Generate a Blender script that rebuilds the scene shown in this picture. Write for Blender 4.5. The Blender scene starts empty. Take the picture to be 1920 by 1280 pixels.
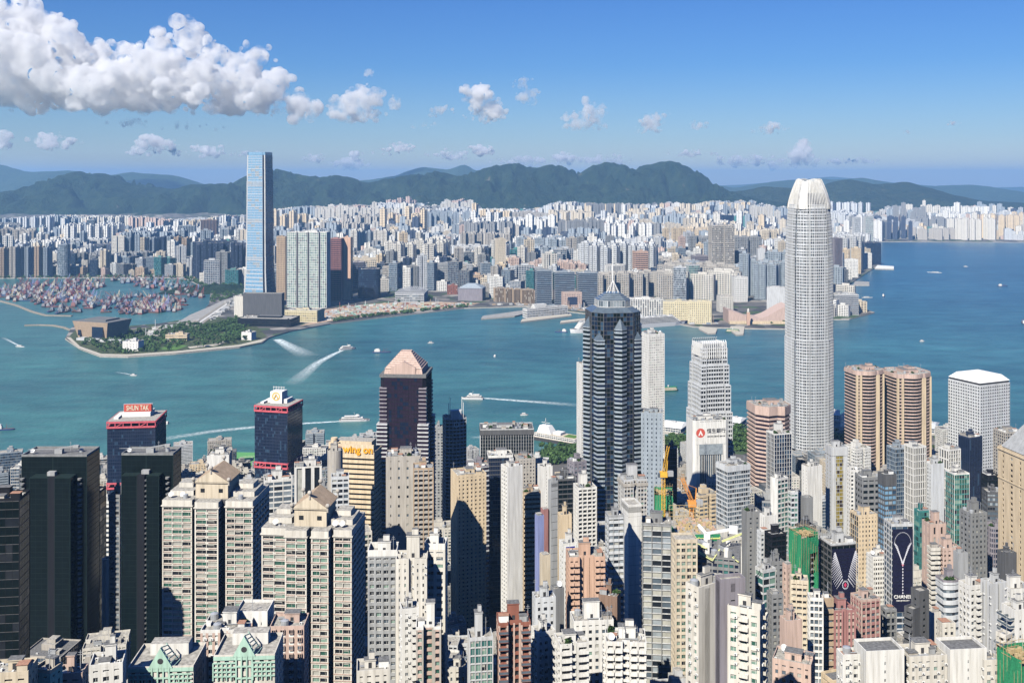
import bpy, bmesh, math, random
from mathutils import noise, Vector
R = math.radians
F, H0, YH = 1900.0, 412.0, 335.0          # focal length in photo pixels, camera height, horizon row
scene = bpy.context.scene
COL = scene.collection
random.seed(7)

# ---------------------------------------------------------------- camera, sky, sun
cam = bpy.data.cameras.new('camera'); camo = bpy.data.objects.new('camera', cam); COL.objects.link(camo)
camo.location = (0, 0, H0); camo.rotation_euler = (R(90), 0, 0)
cam.lens = 36 * F / 1920; cam.sensor_width = 36; cam.shift_y = -(640 - YH) / 1920
cam.clip_start = 1; cam.clip_end = 200000
scene.camera = camo
SUN_EL, SUN_AZ = R(42), R(209)             # azimuth of the sun, clockwise from the view direction (+Y)
world = bpy.data.worlds.new('World'); scene.world = world; world.use_nodes = True
wn = world.node_tree.nodes; wl = world.node_tree.links
sky = wn.new('ShaderNodeTexSky'); sky.sky_type = 'NISHITA'; sky.sun_disc = False
sky.sun_elevation = SUN_EL; sky.sun_rotation = SUN_AZ
sky.altitude = 400; sky.air_density = 1.25; sky.dust_density = 0.15; sky.ozone_density = 1.6
wn['Background'].inputs[1].default_value = 0.053
hs = wn.new('ShaderNodeMix'); hs.data_type = 'RGBA'; hs.blend_type = 'MULTIPLY'; hs.inputs['Factor'].default_value = 1
tcw = wn.new('ShaderNodeTexCoord'); spw = wn.new('ShaderNodeSeparateXYZ'); rw = wn.new('ShaderNodeValToRGB')   # paler towards the horizon, deep polarised blue above
rw.color_ramp.elements[0].color = (.80, .93, 1.30, 1); e_ = rw.color_ramp.elements.new(.04); e_.color = (.56, .79, 1.27, 1); e_ = rw.color_ramp.elements.new(.11); e_.color = (.35, .66, 1.26, 1); rw.color_ramp.elements[-1].color = (.30, .61, 1.25, 1); rw.color_ramp.elements[-1].position = .19
wl.new(tcw.outputs['Generated'], spw.inputs[0]); wl.new(spw.outputs['Z'], rw.inputs[0]); wl.new(rw.outputs[0], hs.inputs['B'])
wl.new(sky.outputs[0], hs.inputs['A']); wl.new(hs.outputs['Result'], wn['Background'].inputs[0])
sun = bpy.data.lights.new('sun', 'SUN'); suno = bpy.data.objects.new('sun', sun); COL.objects.link(suno)
sun.energy = 5.0; sun.angle = R(0.5); sun.color = (1.0, 0.945, 0.83)
sd = Vector((math.sin(SUN_AZ) * math.cos(SUN_EL), math.cos(SUN_AZ) * math.cos(SUN_EL), math.sin(SUN_EL)))
suno.rotation_euler = sd.to_track_quat('Z', 'Y').to_euler()
vs = scene.view_settings; vs.view_transform = 'Standard'; vs.look = 'None'; vs.exposure = 0.6; vs.gamma = 1.0; vs.use_curve_mapping = False
scene.render.engine = 'CYCLES'
cy = scene.cycles
cy.max_bounces = 10; cy.diffuse_bounces = 0; cy.glossy_bounces = 2; cy.transmission_bounces = 2; cy.volume_bounces = 8; cy.transparent_max_bounces = 6
cy.use_denoising = True; cy.caustics_reflective = False; cy.caustics_refractive = False
cy.volume_step_rate = 4; cy.volume_max_steps = 256

# ---------------------------------------------------------------- helpers
def P(x, y, Y):
 """world point seen at photo pixel x, y at depth Y"""
 return ((x - 960) / F * Y, Y, H0 - (y - YH) / F * Y)
def gy(y, z=0.0):
 """depth of a point of height z seen on photo row y"""
 return F * (H0 - z) / (y - YH)
def G(x, y, z=0.0):
 Y = gy(y, z); return ((x - 960) / F * Y, Y)

def mat(name, col, rough=0.8, spec=0.3, metal=0.0, var=0.12, scale=0.15, streak=0.0, bump=0.0, emit=None, coat=0.0):
 m = bpy.data.materials.new(name); m.use_nodes = True
 nt = m.node_tree; n = nt.nodes; b = n['Principled BSDF']
 b.inputs['Roughness'].default_value = rough; b.inputs['Metallic'].default_value = metal
 b.inputs['Specular IOR Level'].default_value = spec
 c = (col[0], col[1], col[2], 1)
 if var > 0:
  tc = n.new('ShaderNodeTexCoord'); mp = n.new('ShaderNodeMapping'); no = n.new('ShaderNodeTexNoise')
  mp.inputs['Scale'].default_value = (scale, scale, scale * (0.12 if streak else 1))
  no.inputs['Detail'].default_value = 4
  nt.links.new(tc.outputs['Object'], mp.inputs[0]); nt.links.new(mp.outputs[0], no.inputs[0])
  cr = n.new('ShaderNodeValToRGB')
  cr.color_ramp.elements[0].position = .3; cr.color_ramp.elements[1].position = .7
  cr.color_ramp.elements[0].color = tuple(v * (1 - var) for v in col) + (1,)
  cr.color_ramp.elements[1].color = tuple(min(1, v * (1 + var * .6)) for v in col) + (1,)
  nt.links.new(no.outputs[0], cr.inputs[0]); src = cr.outputs[0]
  if streak:                                   # rain streaks running down the wall
   mp2 = n.new('ShaderNodeMapping'); mp2.inputs['Scale'].default_value = (.8, .8, .035); n2 = n.new('ShaderNodeTexNoise'); n2.inputs['Scale'].default_value = 1; n2.inputs['Detail'].default_value = 5; n2.inputs['Roughness'].default_value = .7
   nt.links.new(tc.outputs['Object'], mp2.inputs[0]); nt.links.new(mp2.outputs[0], n2.inputs[0]); c2 = n.new('ShaderNodeValToRGB'); c2.color_ramp.elements[0].position = .36; c2.color_ramp.elements[1].position = .56; c2.color_ramp.elements[0].color = (.70, .68, .64, 1); c2.color_ramp.elements[1].color = (1, 1, 1, 1); nt.links.new(n2.outputs[0], c2.inputs[0])
   mu = n.new('ShaderNodeMix'); mu.data_type = 'RGBA'; mu.blend_type = 'MULTIPLY'; mu.inputs['Factor'].default_value = .62; nt.links.new(cr.outputs[0], mu.inputs['A']); nt.links.new(c2.outputs[0], mu.inputs['B']); src = mu.outputs['Result']
  nt.links.new(src, b.inputs['Base Color'])
  if bump:
   bp = n.new('ShaderNodeBump'); bp.inputs['Strength'].default_value = bump; bp.inputs['Distance'].default_value = 1
   nt.links.new(no.outputs[0], bp.inputs['Height']); nt.links.new(bp.outputs[0], b.inputs['Normal'])
 else:
  b.inputs['Base Color'].default_value = c
 if emit:
  b.inputs['Emission Color'].default_value = emit + (1,); b.inputs['Emission Strength'].default_value = 1
 return m

class MB:
 """collects faces for one mesh"""
 def __init__(s): s.v = []; s.f = []; s.m = []
 def quad(s, a, b, c, d, m=0):
  i = len(s.v); s.v += [a, b, c, d]; s.f.append((i, i + 1, i + 2, i + 3)); s.m.append(m)
 def poly(s, pts, m=0):
  i = len(s.v); s.v += pts; s.f.append(tuple(range(i, i + len(pts)))); s.m.append(m)
 def box(s, x0, x1, y0, y1, z0, z1, m=0, bottom=False, top=None):
  i = len(s.v)
  s.v += [(x0, y0, z0), (x1, y0, z0), (x1, y1, z0), (x0, y1, z0), (x0, y0, z1), (x1, y0, z1), (x1, y1, z1), (x0, y1, z1)]
  fs = [(0, 1, 5, 4), (1, 2, 6, 5), (2, 3, 7, 6), (3, 0, 4, 7), (4, 5, 6, 7)]
  if bottom: fs.append((3, 2, 1, 0))
  s.f += [tuple(i + k for k in f) for f in fs]; s.m += [m] * 4 + [m if top is None else top] + ([m] if bottom else [])
 def obox(s, c, u, hw, hd, z0, z1, m=0, top=None, bottom=True):
  """box centred at c (x,y) with half width hw along unit u and half depth hd across"""
  w = (-u[1], u[0])
  pts = [(c[0] + u[0] * a + w[0] * b, c[1] + u[1] * a + w[1] * b) for a, b in ((-hw, -hd), (hw, -hd), (hw, hd), (-hw, hd))]
  s.prism(pts, z0, z1, m, top, bottom)
 def prism(s, pts, z0, z1, m=0, top=None, bottom=False):
  n = len(pts); i = len(s.v)
  s.v += [(p[0], p[1], z0) for p in pts] + [(p[0], p[1], z1) for p in pts]
  for k in range(n):
   k2 = (k + 1) % n; s.f.append((i + k, i + k2, i + n + k2, i + n + k)); s.m.append(m)
  s.f.append(tuple(range(i + n, i + 2 * n))); s.m.append(m if top is None else top)
  if bottom: s.f.append(tuple(range(i + n - 1, i - 1, -1))); s.m.append(m)
 def frustum(s, p0, p1, z0, z1, m=0, top=None):
  n = len(p0); i = len(s.v)
  s.v += [(p[0], p[1], z0) for p in p0] + [(p[0], p[1], z1) for p in p1]
  for k in range(n):
   k2 = (k + 1) % n; s.f.append((i + k, i + k2, i + n + k2, i + n + k)); s.m.append(m)
  s.f.append(tuple(range(i + n, i + 2 * n))); s.m.append(m if top is None else top)
 def beam(s, a, b, w, m=0):
  a = Vector(a); b = Vector(b); d = (b - a).normalized()
  u = d.cross(Vector((0, 0, 1)));  u = Vector((1, 0, 0)) if u.length < .01 else u.normalized()
  v = d.cross(u); i = len(s.v)
  for p in (a, b):
   for e, f in ((-1, -1), (1, -1), (1, 1), (-1, 1)): s.v.append(tuple(p + u * (e * w / 2) + v * (f * w / 2)))
  s.f += [(i, i + 1, i + 5, i + 4), (i + 1, i + 2, i + 6, i + 5), (i + 2, i + 3, i + 7, i + 6), (i + 3, i, i + 4, i + 7), (i + 3, i + 2, i + 1, i), (i + 4, i + 5, i + 6, i + 7)]
  s.m += [m] * 6
 def cyl(s, x, y, r, z0, z1, n=12, m=0, r1=None, top=None):
  r1 = r if r1 is None else r1
  s.frustum([(x + r * math.cos(2 * math.pi * k / n), y + r * math.sin(2 * math.pi * k / n)) for k in range(n)],
     [(x + r1 * math.cos(2 * math.pi * k / n), y + r1 * math.sin(2 * math.pi * k / n)) for k in range(n)], z0, z1, m, top)
 def sphere(s, c, r, m=0, n=10, k=6, sz=1.0):
  i = len(s.v)
  for a in range(k + 1):
   t = math.pi * a / k
   for b in range(n):
    p = 2 * math.pi * b / n
    s.v.append((c[0] + r * math.sin(t) * math.cos(p), c[1] + r * math.sin(t) * math.sin(p), c[2] + r * sz * math.cos(t)))
  for a in range(k):
   for b in range(n):
    b2 = (b + 1) % n
    s.f.append((i + a * n + b, i + (a + 1) * n + b, i + (a + 1) * n + b2, i + a * n + b2)); s.m.append(m)
 def mesh(s, name, mats, smooth=False):
  me = bpy.data.meshes.new(name); me.from_pydata(s.v, [], s.f)
  for mm in mats: me.materials.append(mm)
  if s.m and max(s.m) > 0: me.polygons.foreach_set('material_index', s.m)
  if smooth: me.polygons.foreach_set('use_smooth', [True] * len(s.f))
  me.update(); return me
 def build(s, name, mats, parent=None, smooth=False):
  if not s.f: return None
  o = bpy.data.objects.new(name, s.mesh(name, mats if isinstance(mats, (list, tuple)) else [mats], smooth)); COL.objects.link(o)
  if parent is not None: o.parent = parent
  return o
def tag(o, label=None, cat=None, group=None, kind=None):
 if label: o['label'] = label
 if cat: o['category'] = cat
 if group: o['group'] = group
 if kind: o['kind'] = kind
 return o
def thing(name, loc, rz=0, label=None, cat=None, group=None):
 o = bpy.data.objects.new(name, None); COL.objects.link(o); o.location = loc; o.rotation_euler = (0, 0, rz)
 o.empty_display_size = 1
 return tag(o, label, cat, group)
def copy_tree(o, parent=None):
 c = o.copy(); COL.objects.link(c); c.parent = parent
 for ch in kids.get(o.name, ()) if False else [k for k in o.children]: copy_tree(ch, c)
 return c
def interp(pts, x):
 if x <= pts[0][0]: return pts[0][1]
 for (a, b), (c, d) in zip(pts, pts[1:]):
  if x <= c: return b + (d - b) * (x - a) / (c - a)
 return pts[-1][1]
def smooth_interp(pts, x):
 return (interp(pts, x - 8) + interp(pts, x) * 2 + interp(pts, x + 8)) / 4
def fbm(x, y, o=5, s=0.0):
 return noise.fractal((x, y, s), 1.0, 2.0, o)

# ---------------------------------------------------------------- water, land, hills
def water_mat():
 m = bpy.data.materials.new('water'); m.use_nodes = True; nt = m.node_tree; n = nt.nodes; b = n['Principled BSDF']; L = nt.links.new
 geo = n.new('ShaderNodeNewGeometry')
 def noi(sc, det=3, stretch=(1, 1, 1)):
  mp = n.new('ShaderNodeMapping'); mp.inputs['Scale'].default_value = tuple(sc * k for k in stretch)
  t = n.new('ShaderNodeTexNoise'); t.inputs['Scale'].default_value = 1; t.inputs['Detail'].default_value = det
  L(geo.outputs['Position'], mp.inputs[0]); L(mp.outputs[0], t.inputs[0]); return t
 big = noi(1 / 700, 4, (.5, 1.6, 1)); med = noi(1 / 60, 6, (.6, 1.3, 1)); sm = noi(1 / 9, 4, (1, 1.5, 1))
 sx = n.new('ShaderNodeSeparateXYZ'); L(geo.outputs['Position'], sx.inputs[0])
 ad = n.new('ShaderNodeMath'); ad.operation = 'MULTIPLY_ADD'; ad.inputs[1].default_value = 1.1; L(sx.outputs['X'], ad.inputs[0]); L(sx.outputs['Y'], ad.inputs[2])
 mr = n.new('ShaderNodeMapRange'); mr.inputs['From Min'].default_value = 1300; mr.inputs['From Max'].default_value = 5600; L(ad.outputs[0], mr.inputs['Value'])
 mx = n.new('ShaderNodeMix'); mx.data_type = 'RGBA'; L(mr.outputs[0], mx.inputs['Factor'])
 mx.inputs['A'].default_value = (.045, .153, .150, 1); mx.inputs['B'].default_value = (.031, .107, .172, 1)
 cr = n.new('ShaderNodeValToRGB'); cr.color_ramp.elements[0].position = .35; cr.color_ramp.elements[1].position = .68
 cr.color_ramp.elements[0].color = (.74, .76, .8, 1); cr.color_ramp.elements[1].color = (1.25, 1.22, 1.16, 1); L(big.outputs[0], cr.inputs[0])
 cr2 = n.new('ShaderNodeValToRGB'); cr2.color_ramp.elements[0].position = .3; cr2.color_ramp.elements[1].position = .7
 cr2.color_ramp.elements[0].color = (.70, .72, .75, 1); cr2.color_ramp.elements[1].color = (1.22, 1.2, 1.18, 1); L(med.outputs[0], cr2.inputs[0])
 m1 = n.new('ShaderNodeMix'); m1.data_type = 'RGBA'; m1.blend_type = 'MULTIPLY'; m1.inputs['Factor'].default_value = 1; L(mx.outputs['Result'], m1.inputs['A']); L(cr.outputs[0], m1.inputs['B'])
 m2 = n.new('ShaderNodeMix'); m2.data_type = 'RGBA'; m2.blend_type = 'MULTIPLY'; m2.inputs['Factor'].default_value = 1; L(m1.outputs['Result'], m2.inputs['A']); L(cr2.outputs[0], m2.inputs['B'])
 L(m2.outputs['Result'], b.inputs['Base Color'])
 b.inputs['Roughness'].default_value = .32; b.inputs['IOR'].default_value = 1.33; b.inputs['Specular IOR Level'].default_value = .42
 add = n.new('ShaderNodeMath'); add.operation = 'MULTIPLY_ADD'; add.inputs[1].default_value = .35; L(sm.outputs[0], add.inputs[0]); L(med.outputs[0], add.inputs[2])
 bp = n.new('ShaderNodeBump'); bp.inputs['Strength'].default_value = .55; bp.inputs['Distance'].default_value = 7; L(add.outputs[0], bp.inputs['Height']); L(bp.outputs[0], b.inputs['Normal'])
 return m
mb = MB(); S = 42000
ys = [-1500, 600, 1500, 3000, 6000, 12000, 20000, S]
for a, b_ in zip(ys, ys[1:]):
 for xa, xb in ((-S, -6000), (-6000, 0), (0, 6000), (6000, S)): mb.quad((xa, a, 0), (xb, a, 0), (xb, b_, 0), (xa, b_, 0))
water = tag(mb.build('water', water_mat()), 'teal green harbour water with fine ripples', kind='structure')

def ground_mat():
 m = bpy.data.materials.new('urban_ground'); m.use_nodes = True; nt = m.node_tree; n = nt.nodes; b = n['Principled BSDF']; L = nt.links.new
 geo = n.new('ShaderNodeNewGeometry')
 v = n.new('ShaderNodeTexVoronoi'); v.inputs['Scale'].default_value = 1 / 45; L(geo.outputs['Position'], v.inputs['Vector'])
 cr = n.new('ShaderNodeValToRGB'); e = cr.color_ramp.elements; e[0].color = (.05, .05, .052, 1); e[1].color = (.30, .28, .25, 1); e[1].position = .9
 for p, c in ((.3, (.11, .105, .10, 1)), (.55, (.05, .085, .035, 1)), (.7, (.2, .18, .16, 1))):
  k = e.new(p); k.color = c
 cr.color_ramp.interpolation = 'CONSTANT'
 sp = n.new('ShaderNodeSeparateColor'); L(v.outputs['Color'], sp.inputs[0]); L(sp.outputs[0], cr.inputs[0]); L(cr.outputs[0], b.inputs['Base Color'])
 b.inputs['Roughness'].default_value = .9
 return m
M_GROUND = ground_mat()
M_STONE = mat('quay_stone', (.42, .40, .36), var=.25, scale=.05)
def land(name, px, z, zb=-6.0, m=None, label=None, world_pts=False, kind='structure'):
 pts = px if world_pts else [G(x, y, z) for x, y in px]
 if sum(a[0] * b[1] - b[0] * a[1] for a, b in zip(pts, pts[1:] + pts[:1])) < 0: pts = pts[::-1]
 mb = MB(); mb.prism(pts, zb, z, 1, 0)
 o = mb.build(name, [m or M_GROUND, M_STONE]); return tag(o, label, kind=kind)
K = [(-700, 512), (0, 521), (190, 520), (345, 520), (395, 545), (392, 570), (372, 590), (335, 600), (300, 606), (225, 612), (150, 603), (133, 615), (122, 634), (150, 653), (188, 667), (240, 668), (330, 662), (450, 650), (492, 642), (505, 632), (545, 620), (620, 606), (700, 596), (800, 585), (870, 577),
  (905, 576), (985, 574), (1105, 588), (1150, 606), (1268, 606), (1300, 612), (1400, 615), (1478, 616), (1560, 598), (1592, 598), (1640, 585), (1612, 576), (1596, 560), (1590, 535), (1612, 520), (1648, 497), (1650, 470), (1640, 462), (1560, 464), (1555, 452), (1660, 453), (1920, 454), (2300, 455)]
kp = [G(x, y, 3.2) for x, y in K] + [(6500, 30000), (-7500, 30000), (-7000, 5000)]
land('kowloon_ground', kp, 3.2, world_pts=True, label='flat city ground of the far shore')
HKS = [(-900, 940), (-300, 930), (190, 905), (330, 872), (480, 876), (620, 850), (880, 858), (1005, 866), (1030, 852), (1100, 838), (1240, 822), (1290, 814), (1400, 806), (1480, 800), (1580, 800), (1750, 816), (1810, 812), (2300, 800)]
hp = [G(x, y, 4) for x, y in HKS] + [(2200, -400), (-1600, -400)]
land('island_ground', hp, 4.0, world_pts=True, label='quayside ground of the near shore')
def slope_z(x, y):
 t = max(0, min(1, (1050 - y) / 900)); z = 2 + 175 * t ** 1.15
 return z + fbm(x / 160, y / 160, 3) * 12 * t
M_SLOPE = mat('hillside_earth', (.055, .075, .04), var=.5, scale=.05)
mb = MB(); nx, ny = 60, 40
for j in range(ny + 1):
 for i in range(nx + 1):
  y = 60 + (1060 - 60) * j / ny; x = -900 + 2000 * i / nx; mb.v.append((x, y, slope_z(x, y) if j < ny else 2))
for j in range(ny):
 for i in range(nx):
  a = j * (nx + 1) + i; mb.f.append((a, a + 1, a + nx + 2, a + nx + 1)); mb.m.append(0)
tag(mb.build('hillside_terrain', M_GROUND, smooth=True), 'steep built over hillside falling to the shore', kind='structure')

mb = MB(); nx, ny = 50, 22
for j in range(ny + 1):
 for i in range(nx + 1):
  y = 62 - 900 * (j / ny) ** 1.5; x = -1300 + 2600 * i / nx; t = (62 - y)
  z = 170 + 226 * min(1, t / 95) + max(0, t - 95) * .22 - 60 * (x / 1300) ** 2; z = min(z, 396 + max(0, t - 110) * .22)
  mb.v.append((x, y, z + (fbm(x / 90, y / 90, 4) * 9 if t > 130 else 0)))
for j in range(ny):
 for i in range(nx): a = j * (nx + 1) + i; mb.f.append((a, a + nx + 1, a + nx + 2, a + 1)); mb.m.append(0)
tag(mb.build('peak_hillside', mat('peak_forest', (.03, .055, .02), var=.5, scale=.05), smooth=True), 'unseen wooded peak slope under and behind the viewpoint', kind='structure')  # unseen slope, added to darken glass reflections and cut sky fill from behind
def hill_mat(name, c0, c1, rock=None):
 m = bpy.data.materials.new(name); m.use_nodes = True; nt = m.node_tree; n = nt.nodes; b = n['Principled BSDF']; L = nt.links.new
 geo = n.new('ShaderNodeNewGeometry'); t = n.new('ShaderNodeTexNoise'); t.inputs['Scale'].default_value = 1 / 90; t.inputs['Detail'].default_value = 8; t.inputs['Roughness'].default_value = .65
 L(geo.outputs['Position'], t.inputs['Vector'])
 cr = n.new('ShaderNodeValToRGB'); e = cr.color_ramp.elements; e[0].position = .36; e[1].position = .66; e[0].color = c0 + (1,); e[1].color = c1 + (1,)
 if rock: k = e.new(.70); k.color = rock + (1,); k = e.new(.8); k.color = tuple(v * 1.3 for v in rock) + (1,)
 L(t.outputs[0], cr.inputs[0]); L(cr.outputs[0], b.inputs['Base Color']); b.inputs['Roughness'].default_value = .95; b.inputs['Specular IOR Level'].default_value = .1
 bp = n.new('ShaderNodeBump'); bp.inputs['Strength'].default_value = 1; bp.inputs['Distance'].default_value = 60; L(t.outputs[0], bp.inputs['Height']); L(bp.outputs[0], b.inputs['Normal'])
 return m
def range_(name, label, prof, Yr, Y0, Y1, zb, m, x0=-260, x1=2180, nx=420, ny=46, rough=.40, seed=1.0, sc=400.):
 mb = MB()
 for j in range(ny + 1):
  t = j / ny; Y = Y0 + (Y1 - Y0) * t
  tr = (Yr - Y0) / (Y1 - Y0)
  s = t / tr if t < tr else (1 - t) / (1 - tr)
  s = max(0, s)
  for i in range(nx + 1):
   x = x0 + (x1 - x0) * i / nx
   X = (x - 960) / F * Yr
   zr = H0 + (YH - smooth_interp(prof, x)) / F * Yr
   f = s ** (.95 + .25 * math.sin(x / 90 + seed))
   rn = 1 - abs(noise.fractal((X / sc + fbm(X / 700, Y / 700, 3) * .5, Y / (sc * 1.7), seed), .9, 2.1, 7)) * 2.6
   amp = rough * (zr - zb) * 4 * f * (1 - f * .96)
   z = zb + (zr - zb) * f + amp * (rn - .35) + (fbm(X / 120, Y / 120, 4, seed) * 9 * min(1, f * 3) * (1 - f * .75))
   mb.v.append((X * (.86 + .14 * Y / Yr), Y, z if 0 < j < ny else zb - 8))
 for j in range(ny):
  for i in range(nx):
   a = j * (nx + 1) + i; mb.f.append((a, a + 1, a + nx + 2, a + nx + 1)); mb.m.append(0)
 return tag(mb.build(name, m, smooth=True), label, kind='structure')
P1 = [(-260, 380), (-100, 372), (0, 362), (60, 352), (100, 335), (140, 323), (180, 325), (215, 335), (260, 351), (330, 357), (350, 348), (430, 345), (460, 333), (500, 322), (525, 318), (560, 330), (600, 332), (640, 330), (690, 345), (720, 337), (790, 327), (815, 322), (860, 332), (890, 322), (930, 312), (970, 309), (1000, 313), (1030, 310), (1060, 315), (1095, 320), (1120, 308), (1150, 306), (1190, 316), (1230, 308), (1255, 303), (1290, 314), (1320, 334), (1350, 352), (1380, 363), (1410, 372), (1500, 385), (2180, 392)]
P1b = [(1280, 390), (1340, 365), (1400, 355), (1440, 347), (1480, 352), (1520, 356), (1560, 340), (1590, 334), (1640, 345), (1700, 340), (1740, 350), (1780, 363), (1830, 374), (1920, 380), (2180, 385)]
P2 = [(-260, 300), (-100, 296), (0, 308), (50, 322), (120, 318), (200, 330), (240, 321), (330, 328), (380, 345), (500, 340), (600, 342), (700, 336), (740, 328), (790, 311), (840, 317), (870, 306), (890, 318), (950, 330), (1200, 350), (1340, 346), (1380, 352), (1450, 340), (1520, 331), (1560, 335), (1620, 332), (1680, 342), (1760, 348), (1830, 346), (1870, 352), (1920, 360), (2180, 352)]
P3 = [(1200, 352), (1400, 345), (1500, 336), (1560, 330), (1620, 334), (1700, 344), (1800, 352), (1900, 350), (2100, 345)]
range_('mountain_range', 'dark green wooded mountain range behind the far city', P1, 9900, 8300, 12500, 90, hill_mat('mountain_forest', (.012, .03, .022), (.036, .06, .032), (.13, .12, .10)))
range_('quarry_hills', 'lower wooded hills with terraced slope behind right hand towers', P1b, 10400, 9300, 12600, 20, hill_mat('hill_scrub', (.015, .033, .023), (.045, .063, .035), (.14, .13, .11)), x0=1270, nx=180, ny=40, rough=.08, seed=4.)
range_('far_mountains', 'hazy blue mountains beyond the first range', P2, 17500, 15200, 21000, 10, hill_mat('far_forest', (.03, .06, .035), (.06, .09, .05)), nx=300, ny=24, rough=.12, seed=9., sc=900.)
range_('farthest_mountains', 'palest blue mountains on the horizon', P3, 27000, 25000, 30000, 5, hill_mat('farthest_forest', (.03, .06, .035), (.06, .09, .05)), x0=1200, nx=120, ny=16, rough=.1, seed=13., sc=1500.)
# ---------------------------------------------------------------- clouds: closed puffy volumes of scattering vapour
def vapour(name, dens, sc=190):
 m = bpy.data.materials.new(name); m.use_nodes = True; nt = m.node_tree; n = nt.nodes
 n.remove(n['Principled BSDF']); v = n.new('ShaderNodeVolumePrincipled')
 v.inputs['Color'].default_value = (.94, .94, .95, 1); v.inputs['Anisotropy'].default_value = .15; v.inputs['Density'].default_value = dens
 geo = n.new('ShaderNodeTexCoord'); t = n.new('ShaderNodeTexNoise'); t.inputs['Scale'].default_value = 1 / sc; t.inputs['Detail'].default_value = 5; t.inputs['Roughness'].default_value = .6
 nt.links.new(geo.outputs['Object'], t.inputs['Vector']); r = n.new('ShaderNodeMapRange'); r.inputs['From Min'].default_value = .43; r.inputs['From Max'].default_value = .58; r.inputs['To Min'].default_value = dens * .04; r.inputs['To Max'].default_value = dens * 1.6
 nt.links.new(t.outputs[0], r.inputs['Value']); nt.links.new(r.outputs[0], v.inputs['Density'])
 nt.links.new(v.outputs[0], n['Material Output'].inputs['Volume']); return m
M_VAP = {k: vapour('cloud_vapour_' + k, d) for k, d in (('dense', .013), ('soft', .009), ('thin', .006))}; M_VAP['fdense'] = vapour('cloud_vapour_far', .0045, 520); M_VAP['fsoft'] = vapour('cloud_vapour_far_soft', .007, 520); M_VAP['fthin'] = vapour('cloud_vapour_far_thin', .0042, 520)
def cloud(label, blobs, Y, seed, n_puff, depth=.6, vap='dense', flat=None, group=None, small=1.0, stretch=1.0):
 """blobs: (x, y, rx, ry) in photo pixels, filled with puffs; flat = row of the flat base"""
 rnd = random.Random(seed); mb = MB(); k = Y / F
 tot = sum(b[2] * b[3] for b in blobs); base = H0 + (YH - flat) * k if flat else -1e9; big = max(b[2] for b in blobs)
 for bx, by, rx, ry in blobs:
  if big < 100: rx *= 1.25; ry *= 1.2
  c = P(bx, by, Y); mb.sphere((c[0], c[1], max(c[2], base + ry * k * .62)), ry * k * .62, 0, 14, 8); nn = max(4, int(n_puff * rx * ry / tot))
  for q in range(nn):
   while True:
    a, b_, d = rnd.uniform(-1, 1), rnd.uniform(-1, 1), rnd.uniform(-1, 1)
    if a * a + b_ * b_ + d * d < 1: break
   e = a * a + b_ * b_
   r = min(rx, ry) * k * rnd.uniform(.12, .46) * (1.15 - .75 * e) * small
   mb.sphere((c[0] + a * rx * k * .9, c[1] + d * min(rx, ry * 2) * k * depth, max(c[2] + b_ * ry * k * .88, base + r * .3)), r * stretch, 0, 10, 6, .85 / stretch)
 o = mb.build('cloud', M_VAP[vap])
 rm = o.modifiers.new('r', 'REMESH'); rm.mode = 'VOXEL'; rm.voxel_size = k * (1.5 if big > 60 else .8); rm.use_smooth_shade = True
 f = 1 if big > 60 else .42
 for sc, st in ((46, 20), (17, 8)):
  t = bpy.data.textures.new('cl', 'CLOUDS'); t.noise_scale = sc * k * f; t.noise_depth = 1
  d = o.modifiers.new('d', 'DISPLACE'); d.texture = t; d.texture_coords = 'GLOBAL'; d.strength = st * k * f; d.mid_level = .5
 dg = bpy.context.evaluated_depsgraph_get(); me = bpy.data.meshes.new_from_object(o.evaluated_get(dg))
 o.modifiers.clear(); o.data = me; me.materials.clear(); me.materials.append(M_VAP[vap])
 return tag(o, label, 'cloud', group)
cloud('huge grey and white cumulus bank filling the upper left sky', [(60, 130, 150, 88), (0, 60, 110, 80), (100, 60, 60, 56), (250, 165, 170, 62), (420, 165, 140, 58), (10, 90, 70, 80), (45, 140, 110, 80), (60, 50, 45, 40), (130, 90, 75, 62), (150, 150, 120, 66), (195, 110, 45, 42), (235, 100, 34, 40), (300, 95, 36, 44), (355, 70, 40, 46), (300, 150, 130, 68), (400, 100, 42, 36), (440, 120, 60, 46), (480, 110, 36, 34), (520, 150, 44, 44), (470, 175, 90, 48), (560, 198, 56, 36), (590, 205, 30, 24), (230, 185, 250, 34), (430, 205, 150, 24)], 14000, 3, 900, vap='dense', flat=228, depth=.9)
cloud('thin grey shelf hanging under the huge cumulus bank', [(330, 236, 110, 9), (250, 230, 80, 8), (420, 240, 60, 6)], 15000, 31, 70, vap='thin', flat=246)
cloud('rounded soft cloud just right of the huge cumulus bank', [(655, 200, 36, 30), (685, 185, 34, 28), (668, 212, 56, 18), (640, 215, 24, 14), (740, 195, 12, 16)], 16000, 5, 150, flat=230, vap='soft')
cloud('faint puff above the rounded soft cloud', [(690, 136, 12, 10), (686, 140, 8, 7)], 16000, 61, 16, vap='thin')
cloud('bright torn cloud highest over the mountain saddle', [(885, 175, 22, 20), (905, 185, 28, 26), (900, 168, 16, 14), (930, 208, 28, 20), (905, 218, 36, 14)], 16000, 6, 120, flat=232, vap='dense', small=.9)
cloud('thin grey wisp right of the bright torn cloud', [(980, 155, 20, 12), (990, 178, 20, 18), (1000, 190, 8, 10)], 16500, 7, 40, vap='thin')
cloud('small grey cloud left of the bright torn cloud', [(830, 207, 24, 10), (812, 215, 16, 8)], 17000, 8, 40, flat=220, vap='soft'); cloud('flat grey streak low under the small grey cloud', [(795, 236, 34, 5), (815, 232, 14, 5)], 17500, 9, 26, vap='thin', flat=242)
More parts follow.
